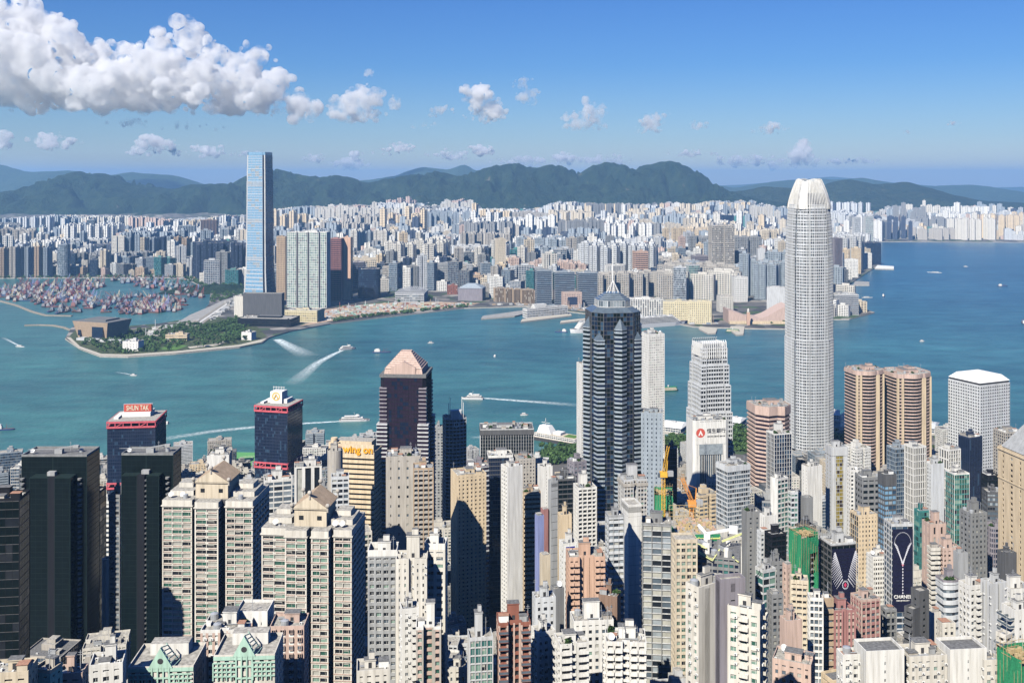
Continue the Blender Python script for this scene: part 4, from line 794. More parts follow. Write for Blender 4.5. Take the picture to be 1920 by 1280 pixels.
# --- the tallest tower: tapering silver tower with clawed crown
def finance_tower():
 cx, cy, gz, h, w, dp, r = base_of(1474, 1563, 335, 1387, 12, 1, 4)
 w = 58.0
 t = thing('skyscraper', (cx + 5, cy + 8, gz), r, 'tallest near skyscraper, silver white and finely ribbed with a curved claw crown', 'skyscraper')
 rnd = random.Random(1)
 half = 1.0; pts = []
 b = w / 2; c = w * .26; n_ = 3
 for k in range(4):                                   # four bowed faces and four rounded corners with slots between
  a = k * math.pi / 2; ca, sa = math.cos(a), math.sin(a)
  loc = [(-b + c, -b - .6), (-b * .25, -b - 1.8), (b * .25, -b - 1.8), (b - c, -b - .6), (b - c + 1.8, -b + .6)]
  for q in range(1, 4): an = R(-90 + 90 * q / 4); loc.append((b - c + 1.8 + (c - 1.8) * math.cos(an), -b + c + .6 + (c - 1.8) * math.sin(an)))
  loc.append((b - .6, -b + c))
  pts += [(x * ca - y * sa, x * sa + y * ca) for x, y in loc]
 st = dict(fh=4.2, bay=2.6, pw=.5, sf=.34, d=.8, gw=(6, 3, 1))
 dark = dict(fh=4.2, bay=3, pw=0.0, sf=.12, d=1.5, sm=0)
 sts = [dict(st) for _ in pts]
 for k in range(4):
  for e in (3, 8): sts[(k * 9 + e) % 36] = dict(st, pw=0.0, sf=.04)
 W, Gm = MB(), MB(); hb = 34
 prof = [(hb, 1.0), (185, 1.0), (185.01, .985), (300, .975), (300.01, .955), (330, .94), (355, .89), (372, .83)]
 z = hb
 while z < 371.9:
  z2 = min(372, z + (151 if z < 185 else 115 if z < 300 else 8.4)); z2 = 185 if z < 185 < z2 else z2; z2 = 300 if z < 300 < z2 else z2
  facade(W, Gm, scale_pts(pts, interp(prof, (z + z2) / 2)), z, z2, sts, rnd, (), 3, 0, 0); z = z2
  if z in (185, 300): W.prism(scale_pts(pts, interp(prof, z - 1) * 1.004), z - .4, z + .4, 0)
 W.build('wall', [WALL['silver']], t); Gm.build('glazing', [GLS['dark'], GLS['steel'], GLS['navy']], t)
 m = MB(); m.poly([(x, y, 372) for x, y in scale_pts(pts, .83)], 0); m.prism(scale_pts(pts, .6), 372, 388, 1); m.build('roof', [M_ROOF, WALL['silver']], t)
 for k in range(4):                                   # crown: curved blades, solid over the rounded corners
  a0 = k * math.pi / 2; ca, sa = math.cos(a0), math.sin(a0)
  hh = h - 372
  def cp(u, s):                                    # u across the face -1..1, s up 0..1, leaning inwards
   lean = 1 - .40 * s ** 1.55; x = u * b * .85 * lean; y = -b * .85 * lean - 1.2 * (1 - abs(u)) * lean
   if abs(u) > .55: y += (abs(u) - .55) ** 1.6 * b * .75
   return (x * ca - y * sa, x * sa + y * ca, 366 + s * (h - 366) * (1 - .16 * abs(u) ** 2.2))
  for i in range(13):
   u = -.62 + 1.24 * i / 12; m = MB()
   for q in range(6): m.beam(cp(u, q / 6), cp(u, (q + 1) / 6), .8)
   m.build('crown_blade', WALL['white'], t)
  for sgn in (-1, 1):
   m = MB()
   for q in range(7):
    for e in range(4):
     ua, ub = sgn * (.66 + .34 * e / 4), sgn * (.66 + .34 * (e + 1) / 4)
     m.quad(cp(ua, q / 7), cp(ub, q / 7), cp(ub, (q + 1) / 7), cp(ua, (q + 1) / 7))
   m.build('crown_corner', WALL['white'], t)
 m = MB(); m.prism(rect(100, 70, -6, -4), 0, 24, 0, 1); m.prism(rect(84, 55, -6, -2), 24.01, 30, 2, 1); m.build('podium', [WALL['offwhite'], M_ROOF, GLS['steel']], t)
 m = MB(); rr = random.Random(2)
 for i in range(500):
  c0 = (rr.uniform(-34, 22), rr.uniform(-38, -31), 30 + rr.uniform(0, 4)); a = rr.uniform(.6, 1.3); v = Vector((rr.gauss(0, 1), rr.gauss(0, 1), rr.gauss(0, 1))).normalized(); w1 = v.orthogonal().normalized(); w2 = w1.cross(v)
  m.quad(*[tuple(Vector(c0) + (w1 * p + w2 * q) * a) for p, q in ((-1, -1), (1, -1), (1, 1), (-1, 1))])
 m.build('podium_planting', M_LEAF, t)
finance_tower()

def finance_one():
 cx, cy, gz, h, w, dp, r = base_of(1293, 1373, 655, 1215, 14, .95, 4)
 t = thing('office_tower', (cx, cy, gz), r, 'silver tower with stepped shoulders and comb like roof fins behind the red emblem bank', 'tower'); rnd = random.Random(5)
 W, Gm = MB(), MB(); st = dict(fh=5.2, bay=3.2, pw=.35, sf=.40, d=.9, gw=(6, 3, 1)); c = w * .12
 for s, z0, z1 in ((1, 0, h * .62), (.93, h * .62, h * .78), (.86, h * .78, h * .9), (.78, h * .9, h)):
  p = cross(w * s, dp * s, .62, .04); facade(W, Gm, p, z0, z1, st, rnd, (), 3)
  W.prism(inset(p, .2), z1 - .1, z1 + .25, 0)
 W.build('wall', WALL['silver'], t); Gm.build('glazing', [GLS['black'], GLS['dark'], GLS['navy']], t)
 for sg in (-1, 1):
  for i in range(12):
   x = -w * .36 + w * .72 * i / 11
   m = MB(); m.beam((x, sg * dp * .39, h - 12), (x, sg * dp * .37, h + 6), .8); m.beam((x, sg * dp * .37, h + 6), (x, sg * dp * .30, h + 9), .8); m.build('roof_fin', M_WHITE, t)
  for i in range(10):
   y = -dp * .32 + dp * .64 * i / 9
   m = MB(); m.beam((sg * w * .39, y, h - 10), (sg * w * .37, y, h + 6), .8); m.build('roof_fin', M_WHITE, t)
 m = MB(); m.prism(rect(w * .5, dp * .5), h, h + 5, 0); m.build('plant_room', WALL['palegrey'], t)
finance_one()

def star_tower():
 """dark tower of star plan with striped glass corners and a stepped lantern roof"""
 cx, cy, gz, h, w, dp, r = base_of(1097, 1203, 587, 900, 0, 1, 6)
 w = 45; t = thing('skyscraper', (cx, cy, gz), R(8), 'dark glass star plan skyscraper with pale striped corners and spired lantern roof', 'skyscraper'); rnd = random.Random(8)
 W, Gm = MB(), MB(); st = dict(fh=3.9, bay=3, pw=.18, sf=.10, d=.2, gw=(5, 3, 2))
 body = chamf(w, w, w * .2); facade(W, Gm, body, 0, h, st, rnd, (), 3)
 W.build('wall', WALL['darkgrey'], t); Gm.build('glazing', [GLS['navy'], GLS['black'], GLS['blue']], t)
 for k in range(8):                                   # projecting prismatic corners
  a = R(-90 + 45 * k + 4); ux, uy = math.cos(a), math.sin(a); rad = w * .5 if k % 2 == 0 else w * .53
  c = (ux * rad, uy * rad); s = w * .125; v = (-uy, ux)
  q = [(c[0] + ux * s * .9 * p + v[0] * s * o_, c[1] + uy * s * .9 * p + v[1] * s * o_) for p, o_ in ((-1, 1), (-1, -1), (.35, -1), (1.1, 0), (.35, 1))][::1]
  if sum(a_[0] * b_[1] - b_[0] * a_[1] for a_, b_ in zip(q, q[1:] + q[:1])) < 0: q = q[::-1]
  hh = h - (14 if k % 2 == 0 else 24); W, Gm = MB(), MB()
  facade(W, Gm, q, 0, hh, dict(fh=3.9, bay=6, pw=.0, sf=.42, d=.25, gw=(6, 3)), rnd, (), 2)
  W.build('corner_bay', WALL['bluegrey'], t); Gm.build('corner_glazing', [GLS['black'], GLS['navy']], t)
  m = MB(); cc = (sum(x for x, y in q) / 5, sum(y for x, y in q) / 5)
  for i in range(5): a_, b_ = q[i], q[(i + 1) % 5]; m.poly([(a_[0], a_[1], hh), (b_[0], b_[1], hh), (cc[0], cc[1], hh + 9)], 0)
  m.build('corner_roof', GLS['steel'], t)
 m = MB(); m.frustum(chamf(w, w, w * .2), chamf(w * .72, w * .72, w * .15), h, h + 4, 0, 2); m.build('roof', [GLS['steel'], M_WHITE, M_ROOF], t)
 W, Gm = MB(), MB(); o8 = chamf(w * .66, w * .66, w * .15); facade(W, Gm, o8, h + 4, h + 10, dict(fh=5, bay=2.5, pw=.2, sf=.08, d=.15, gw=(4, 3)), rnd, (), 2)
 Wc = W.build('lantern_frame', WALL['silver'], t); Gm.build('lantern_glazing', [GLS['silver'], GLS['steel']], t)
 m = MB(); m.frustum(o8, scale_pts(o8, .45), h + 10, h + 16, 0, 0)
 for k in range(1, 4): m.prism(scale_pts(o8, 1.01 - .13 * k), h + 9.9 + 1.45 * k, h + 10.2 + 1.45 * k, 1)
 m.build('lantern_roof', [GLS['steel'], WALL['bluegrey']], t)
 m = MB(); m.beam((0, 0, h + 14), (0, 0, h + 59), .6); m.beam((0, 0, h + 26), (0, 0, h + 40), 1.0)
 for k in range(8): a = math.pi * k / 4; m.beam((8 * math.cos(a), 8 * math.sin(a), h + 12), (.5, 0, h + 27), .4)
 m.build('spire', M_WHITE, t)
star_tower()

def pyramid_tower():
 cx, cy, gz, h, w, dp, r = base_of(708, 813, 709, 945, -4, .95, 10)
 t = thing('skyscraper', (cx, cy, gz), r, 'purplish black tower with pink truncated pyramid roof and pale balcony stripes', 'skyscraper'); rnd = random.Random(9)
 W, Gm = MB(), MB(); st = dict(fh=3.8, bay=2.6, pw=.14, sf=.1, d=.2, gw=(7, 2)); wt = w * .88
 facade(W, Gm, chamf(wt, dp * .88, 3), 0, h, st, rnd, (), 2); W.build('wall', [WALL['black']], t); Gm.build('glazing', [GLS['purple'], GLS['navy']], t)
 for sx in (-1, 1):
  for sy in (-1, 1):                                # corner shafts with pale bands, ending lower
   for tag_, hh, s in (('corner_shaft', h * .80, .21), ('upper_shaft', h * .955, .15)):
    W, Gm = MB(), MB(); q = rect(w * s, dp * s, sx * (w * .5 - w * s / 2), sy * (dp * .5 - dp * s / 2)) if s > .2 else rect(w * s, dp * s, sx * (w * .455 - w * s / 2), sy * (dp * .462 - dp * s / 2))
    facade(W, Gm, q, 0 if s > .2 else h * .8 + .1, hh, dict(fh=3.8, bay=12, pw=0, sf=.34, d=.5, gw=(6,)), rnd, (), 1)
    W.prism(inset(q, .1), hh - .05, hh + .4, 0); W.build(tag_, WALL['palegrey' if s > .2 else 'purplegrey'], t); Gm.build('shaft_glazing', GLS['purple'], t)
 p0 = rect(wt * .98, dp * .86); m = MB(); m.prism(inset(p0, -.8), h, h + 3, 0)
 m.frustum(rect(wt * .84, dp * .78), rect(wt * .80, dp * .74), h + 3, h + 8, 1); m.frustum(rect(wt * .80, dp * .74), rect(wt * .22, dp * .16), h + 8.01, h + 22, 1)
 g = wt * .27; ya = -dp * .40; m.poly([(-g, ya, h + 3), (g, ya, h + 3), (g, ya, h + 9), (0, ya, h + 14.5), (-g, ya, h + 9)], 1); m.quad((g, ya, h + 9), (g, -dp * .15, h + 9), (0, -dp * .15, h + 14.5), (0, ya, h + 14.5), 1); m.quad((0, ya, h + 14.5), (0, -dp * .15, h + 14.5), (-g, -dp * .15, h + 9), (-g, ya, h + 9), 1); m.quad((g, ya, h + 3), (g, -dp * .2, h + 3), (g, -dp * .2, h + 9), (g, ya, h + 9), 1); m.quad((-g, -dp * .2, h + 3), (-g, ya, h + 3), (-g, ya, h + 9), (-g, -dp * .2, h + 9), 1)
 m.build('roof', [M_ROOFG, WALL['pink']], t)
 m = MB()
 for k in range(9):
  f = k / 8; z = h + 8 + 14 * f
  a, b = wt * (.80 - .58 * f) / 2, dp * (.74 - .58 * f) / 2
  for s in (-1, 1): m.beam((-a, s * (b + .25), z), (a, s * (b + .25), z), .5); m.beam((s * (a + .25), -b, z), (s * (a + .25), b, z), .5)
 m.build('roof_ladder_frame', WALL['pinkpaint' if 0 else 'pink'], t)
pyramid_tower()

def framed_twin(x0, x1, yt, Y, label, sign):
 cx, cy, gz, h, w, dp, r = base_of(x0, x1, yt, Y, 0, 1, 4)
 rot = R(6 if sign else -13); t = thing('office_tower', (cx, cy, gz), rot, label, 'tower', 'black office towers with red painted trusses'); rnd = random.Random(3)
 w = dp = w / (math.cos(rot) + abs(math.sin(rot)))
 W, Gm = MB(), MB(); st = dict(fh=3.7, bay=1.9, pw=.2, sf=.12, d=.15, gw=(8, 1))
 bands = [(0, h * .54 - 7), (h * .54, h - 7)]
 for za, zb in bands: facade(W, Gm, rect(w, dp), za, zb, st, rnd, (), 2)
 W.build('wall', WALL['navy'], t); Gm.build('glazing', [GLS['navy'], GLS['blue']], t)
 for zz in (h * .54 - 7, h - 7):
  m = MB(); m.prism(rect(w - 5, dp - 5), zz, zz + 7, 1)
  for s0, s1, (ux, uy) in (((-1, -1), (1, -1), (1, 0)), ((1, -1), (1, 1), (0, 1)), ((1, 1), (-1, 1), (-1, 0)), ((-1, 1), (-1, -1), (0, -1))):
   a = (s0[0] * (w / 2 + .1), s0[1] * (dp / 2 + .1)); b = (s1[0] * (w / 2 + .1), s1[1] * (dp / 2 + .1))
   for z in (zz + .8, zz + 6.2): m.beam((a[0], a[1], z), (b[0], b[1], z), 1.7)
   n = 6
   for k in range(n):
    fa, fb = k / n, (k + 1) / n
    pa = (a[0] + (b[0] - a[0]) * fa, a[1] + (b[1] - a[1]) * fa); pb = (a[0] + (b[0] - a[0]) * fb, a[1] + (b[1] - a[1]) * fb)
    if k in (1, 4): m.beam((pa[0], pa[1], zz + 1), (pb[0], pb[1], zz + 6), .8)
    m.beam((pb[0], pb[1], zz + 1), (pb[0], pb[1], zz + 6), .9)
  m.build('red_truss', [WALL['pinkpaint'], WALL['black']], t)
 m = MB(); m.poly([(x, y, h + .3) for x, y in rect(w, dp)]); m.build('roof', M_ROOF, t)
 m = MB(); m.box(-w * .3, w * .3, -dp * .1, dp * .3, h + .3, h + 5, 0); m.box(-w * .42, -w * .32, -dp * .3, dp * .2, h + .3, h + 2.4, 0); m.build('plant_room', M_WHITE, t)
 if sign:
  m = MB(); m.box(-w * .28, w * .3, -dp * .02, dp * .02, h + 5.2, h + 13, 0, True); m.box(-w * .30, w * .32, dp * .025, dp * .06, h + 4.6, h + 13.6, 1, True)
  b = m.build('roof_sign', [M_SIGNRED, M_METAL], t)
  text_part('sign_lettering', 'SHUN TAK', b, w * .01, -dp * .02 - .25, h + 9.1, 8.0, M_CREAMPAINT, sx=.62, bold=.12)
 else:
  m = MB(); m.prism(rect(w * .36, dp * .36, 0, 0), h + .3, h + 14, 0)
  for k in range(5): m.beam((-w * .16 + w * .08 * k, 0, h + 14), (-w * .16 + w * .08 * k, 0, h + 19), .4)
  m.beam((-w * .18, 0, h + 18), (w * .18, 0, h + 18), .4); b = m.build('sign_box', M_WHITE, t)
  m = MB(); n = 20
  for k in range(n):
   a0, a1 = 2 * math.pi * k / n, 2 * math.pi * (k + 1) / n
   m.quad(*[(rr * math.cos(a), -dp * .18 - .2, h + 8.5 + rr * math.sin(a)) for rr, a in ((3.6, a0), (5.2, a0), (5.2, a1), (3.6, a1))])
  m.beam((-2.5, -dp * .18 - .25, h + 6), (0, -dp * .18 - .25, h + 11), 1.2); m.beam((0, -dp * .18 - .25, h + 11), (2.5, -dp * .18 - .25, h + 6), 1.2); m.build('gold_emblem', M_GOLDP, b)
framed_twin(204, 300, 790, 1103, 'black glass tower with red truss bands and red lettered roof sign', True)
framed_twin(480, 560, 762, 1180, 'black glass tower with red truss bands and round gold emblem box', False)

# --- bank with red emblem
def bank():
 cx, cy, gz, h, w, dp, r = base_of(1291, 1365, 790, 1157, 8, .7, 4)
 root, pts, h, w, dp = tower('office_tower', 'white framed bank tower with red round emblem over grey vertical fins', 1291, 1365, 790, 1157, 8, .6, 'blank', 'white', 'steel', shape=chamf(1, 1, .07), zb=4,
  sides={0: ('fins', dict(fh=60, bay=2.6, pw=.5, sf=0.0, d=.7, cw=5.5, gw=(3, 1)))}, dens=3)
 y = -dp / 2 - .12; W = w
 m = MB(); m.box(-w * .43, w * .43, y - .25, y + .1, h - 26, h - .5, 0, True); m.box(-w * .33, w * .33, y - .35, y - .251, h - 38, h - 26.1, 1, True); b = m.build('sign_panel', [WALL['white'], GLS['silver']], root)
 m = MB(); n = 24; cxr, czr, rr = -w * .29, h - 13, 5.3
 m.poly([(cxr + rr * math.cos(2 * math.pi * k / n), y - .32, czr + rr * math.sin(2 * math.pi * k / n)) for k in range(n)], 0)
 m.poly([(cxr - 2.9, y - .38, czr - 3), (cxr - 1.2, y - .38, czr - 3), (cxr + .5, y - .38, czr + 1), (cxr, y - .38, czr + 3.4)], 1); m.poly([(cxr + 1.2, y - .38, czr - 3), (cxr + 2.9, y - .38, czr - 3), (cxr, y - .39, czr + 3.4), (cxr - .5, y - .39, czr + 1)], 1)
 m.build('red_emblem', [M_SIGNRED, M_WHITE], b)
 text_part('chinese_lettering', '恒生銀行', b, w * .15, y - .45, h - 11.2, 5.6, M_DARK, bold=.04)
 text_part('english_lettering', 'HANG SENG BANK', b, w * .15, y - .45, h - 17.2, 2.5, M_DARK, bold=.0)
FOOTN = len(FOOT); bank()

tower('office_tower', 'salmon stone tower with zigzag dark window bands in front of the tallest skyscraper', 1409, 1487, 765, 1150, 8, .9, 'ribbon', 'pink', 'purple', zb=4, shape=[(-.5, -.18), (-.22, -.5), (.05, -.42), (.22, -.5), (.5, -.2), (.5, .5), (-.5, .5)],
  ov=dict(fh=4.8, bay=5, pw=0, sf=.44, d=1.1, gw=(7, 2)), band=[(0, 9, .3)], dens=1.5, seed=4)
# --- twin ribbed towers
def ribbed(x0, x1, yt, Y, label, seed):
 k = 8; pts = []
 lobes = [(-.5, -.30), (-.46, -.46), (-.36, -.5)] + [(-.30 + .44 * i / k, -.5 - .09 * math.sin(math.pi * i / k)) for i in range(k + 1)] + [(.2, -.5), (.42, -.36), (.5, -.2), (.5, .3), (.3, .5), (-.3, .5), (-.5, .3)]
 root, pts, h, w, dp = tower('office_tower', label, x0, x1, yt, Y, 10, .9, 'ribbon', 'pink', 'black', shape=lobes, zb=4, ov=dict(fh=3.9, bay=4.5, pw=0, sf=.36, d=.7, gw=(6, 3, 1)), seed=seed, group='twin ribbed harbour towers', band=[(0, 4, .4)], dens=2, pwall='pink')
 m = MB()
 for x, y in [lobes[2], lobes[11], lobes[12], lobes[13], lobes[1], lobes[14]]: m.box(x * w - 1.1, x * w + 1.1, y * dp - .9, y * dp + 1.2, 0, h - 4.1, 0)
 m.build('wall_rib', WALL['sand'], root)
ribbed(1589, 1662, 697, 1185, 'nearer pink stone tower of the ribbed pair with bowed black glass fronts', 1)
ribbed(1660, 1752, 703, 1190, 'wider pink stone tower of the ribbed pair with two dark roof boxes', 2)

def porthole():
 cx, cy, gz, h, w, dp, r = base_of(1795, 1897, 722, 1180, 24, .95, 4)
 t = thing('office_tower', (cx, cy, gz), r, 'pale aluminium tower covered with round porthole windows under a white hipped roof', 'tower'); W = MB(); Gm = MB()
 W.prism(rect(w, dp), 0, h, 0); W.build('wall', WALL['silver'], t)
 n = 8; nf = int(h / 3.7); nb = 13; hole = window = None
 m = MB(); 
 m.frustum([(p[0] * 1.25, p[1] * 1.25) for p in ngon(10, 1)], [(p[0] * .95, p[1] * .95) for p in ngon(10, 1)], 0, .3, 0, 1); me = m.mesh('porthole_window', [WALL['palegrey'], GLS['dark']])
 items = []
 for f in range(nf - 1, -1, -1):
  for side, (L, off) in enumerate(((w, dp / 2), (dp, w / 2), (w, dp / 2), (dp, w / 2))):
   for c in range(nb): items.append((side, -L / 2 + L * (c + .5) / nb, off, 3.7 * f + 2))
 def place_p(it):
  side, u_, off, z = it; a = [R(-90), 0, R(90), R(180)][side]
  nx_, ny_ = math.cos(a), math.sin(a); return (nx_ * off - ny_ * u_, ny_ * off + nx_ * u_, z, a)
 items.sort(key=lambda it: (it[0] not in (0, 3), -it[3]))
 for it in items[:100]:
  x, y, z, a = place_p(it); o = bpy.data.objects.new('porthole_window', me); COL.objects.link(o); o.parent = t; o.location = (x, y, z); o.rotation_euler = (0, R(90), a)
  o.rotation_euler = (R(90), 0, a + R(90))
 m = MB(); V = [Vector(v.co) for v in me.vertices]
 from mathutils import Euler
 for it in items[100:]:
  x, y, z, a = place_p(it); M = Euler((R(90), 0, a + R(90))).to_matrix(); i = len(m.v)
  m.v += [tuple(M @ v + Vector((x, y, z))) for v in V]
  for p in me.polygons: m.f.append(tuple(i + k for k in p.vertices)); m.m.append(p.material_index)
 tag(m.build('porthole_window', [WALL['palegrey'], GLS['dark']], t), kind='stuff')
 m = MB(); m.prism(rect(w - 1.6, dp - 1.6), h, h + 2.5, 1); m.frustum(rect(w, dp), rect(w * .72, dp * .72), h + 2.5, h + 9, 0); m.build('roof', [M_WHITE, M_DARK], t)
porthole()

def white_slab(x0, x1, yt, Y, label, rot, seed, sides=None):
 tower('hotel_tower', label, x0, x1, yt, Y, rot, 1.1, 'punch', 'white', 'res', zb=4, ov=dict(fh=3.2, bay=2.6, pw=1.3, sf=.55, d=.3, gw=(3, 2, 1, 3)), seed=seed, dens=1.2, sides=sides, group='white harbour front hotel towers')
white_slab(1202, 1246, 628, 1330, 'tall white hotel tower with cream window columns behind the star plan tower', 18, 3, {1: ('blank',), 3: ('punch', dict(fh=3.2, bay=2.6, pw=1.3, sf=.55, d=.3))})
white_slab(1082, 1112, 684, 1300, 'blank white flank of a hotel tower peeping past the star plan tower', 16, 4, {3: ('blank',), 0: ('blank',)})

# --- beige tower at the edge with pyramid
def edge_tower():
 root, pts, h, w, dp = tower('office_tower', 'beige stone tower with white pyramid roof cut by the picture edge', 1896, 2010, 858, 640, 8, .8, 'blank', 'sand', 'brown', plant=False, band=[(0, 1, .6), (19, .8, .4)],
   sides={3: ('smallpunch', dict(fh=3.6, bay=9, pw=6.8, sf=.5, d=.4))})
 m = MB(); m.frustum(rect(w * .92, dp * .92), rect(w * .12, dp * .12), h + 1, h + 22, 0); m.cyl(0, 0, 1.6, h + 22, h + 25, 12, 1); m.sphere((0, 0, h + 26), 1.8, 1); m.beam((0, 0, h + 26), (0, 0, h + 33), .3, 1); m.build('pyramid_roof', [WALL['grey'], M_CREAMPAINT], root)
 for k in range(5):
  m = MB(); m.box(-w * .42 + k * 3.4, -w * .42 + k * 3.4 + 1.6, -dp / 2 - .06, -dp / 2 + .1, h - 17, h - 9, 0, True); m.build('window', GLS['brown'], root)
edge_tower()

# --- dark residential towers
def dark_tower(x0, x1, yt, Y, label, seed, cols):
 cx, cy, gz, h, w, dp, r = base_of(x0, x1, yt, Y, 0, .7)
 t = thing('apartment_tower', (cx, cy, gz), r, label, 'tower', 'black green residential towers'); rnd = random.Random(seed)
 W, Gm = MB(), MB(); main = [(-w / 2, -dp * .2), (-w * .02, -dp * .2), (w / 2, -dp * .2), (w / 2, dp / 2), (-w / 2, dp / 2)]
 facade(W, Gm, main, 0, h, dict(fh=3.05, bay=3, pw=.08, sf=.05, d=.08, gw=(24, 1)), rnd, (), 2)
 W.build('wall', WALL['deepgreen'], t); Gm.build('glazing', [GLS['black'], GLS['black']], t)
 hb = h - 10
 for a, b, st_, wk in cols:
  W, Gm = MB(), MB(); q = [(w * a, -dp / 2), (w * b, -dp / 2), (w * b, -dp * .2 - .05), (w * a, -dp * .2 - .05)]
  facade(W, Gm, q, 0, hb, STYLE[st_] | (dict(fh=3.05, bay=4, pw=.08, sf=.05, d=.1) if st_ != 'blank' else {}), rnd, (), 2)
  W.poly([(x, y, hb) for x, y in q]); W.build('projecting_wing', WALL[wk], t); Gm.build('wing_glazing', [GLS['black'], GLS['black']], t)
 bm = MB(); bm.box(-1.1, 1.1, -1.2, .1, 0, 1.0, 0, True); bm.cyl(0, -1.2, 1.1, 0, .9, 10, 0); me = bm.mesh('balcony', [WALL['midgrey']])
 items = []
 for f in range(int(hb / 3.05) - 1, 2, -1):
  for bx, by in ((-w * .5 + 1, -dp * .2) if seed == 1 else (w * .02, -dp * .38), (w * .40, -dp * .2)): items.append((me, bx, by, 3.05 * f, 0)) if f % 4 or 1 else 0
 repeats(t, 'balcony', items, 90)
 m = MB(); m.poly([(x, y, h + .02) for x, y in main]); m.build('roof', M_ROOFG, t)
 m = MB(); pi = inset(main, .5)
 for i in range(5):
  a, b, c, d = main[i], main[(i + 1) % 5], pi[(i + 1) % 5], pi[i]
  for q in (((a[0], a[1], h), (b[0], b[1], h), (b[0], b[1], h + 1.2), (a[0], a[1], h + 1.2)), ((a[0], a[1], h + 1.2), (b[0], b[1], h + 1.2), (c[0], c[1], h + 1.2), (d[0], d[1], h + 1.2)), ((c[0], c[1], h), (d[0], d[1], h), (d[0], d[1], h + 1.2), (c[0], c[1], h + 1.2))): m.quad(*q)
 m.build('parapet', WALL['midgrey'], t)
 # window cleaning crane on the roof
 m = MB(); m.box(-2.2, 2.2, 0, 3, h + .1, h + 2.6, 0); m.beam((0, 1.5, h + 2.6), (-12, -1, h + 3.2), .35); m.beam((-12, -1, h + 3.2), (-17, -2, h + 3.4), .25); m.beam((0, 1.5, h + 3), (9, 3, h + 4.4), .7); m.box(8, 11, 2, 4, h + 3.2, h + 4.6, 0, True); 
 m.build('maintenance_crane', WALL['grey'], t); m = MB(); m.box(-2.2, 2.2, -dp * .36, -dp * .24, hb, hb + 2.2, 0); m.build('roof_hut', WALL['grey'], t)
 place('satellite_dish', t, -w * .4, 0, h + .1, .4, .9); place('water_tank', t, w * .3, dp * .2, h, 0, .8); place('antenna', t, w * .1, dp * .3, h, 0, .8)
 return t
dark_tower(41, 165, 862, 585, 'widest black green residential tower with stepped front and roof crane', 1, [(-.28, .0, 'curtain', 'deepgreen'), (.0, .1, 'blank', 'black'), (.1, .34, 'curtain', 'deepgreen')])
dark_tower(228, 326, 858, 585, 'black green residential tower with round balconies beside the first peaked cream tower', 2, [(-.42, -.12, 'curtain', 'deepgreen'), (-.12, .02, 'blank', 'black'), (.06, .3, 'curtain', 'deepgreen')])
T(APT, 'shaded black side tower stepping down beside the widest dark tower', 150, 190, 925, 640, 0, .9, 'mono', 'black', 'black', dens=.4)
T(APT, 'dark glassy office with reflections at the picture edge', -40, 42, 940, 440, 6, .7, 'mono', 'black', 'black', dens=1.6, trim='darkgrey')
T(APT, 'very narrow grey window block between the two black green towers', 206, 229, 930, 610, -4, 1, 'res', 'midgrey', 'steel', ov=dict(fh=3.05, bay=2.8, pw=.6, sf=.42))
T(APT, 'white sliver tower stacked with curved white balconies', 190, 205, 1052, 620, -4, 1.2, 'ribbon', 'white', 'teal', shape='drum', ov=dict(fh=3.6, bay=3, pw=0, sf=.35, d=.7), dens=.5)
T(OFF, 'white ribbed back block seen in the slot between dark towers', 188, 207, 942, 760, 2, 1, 'ribbon', 'white', 'dark')

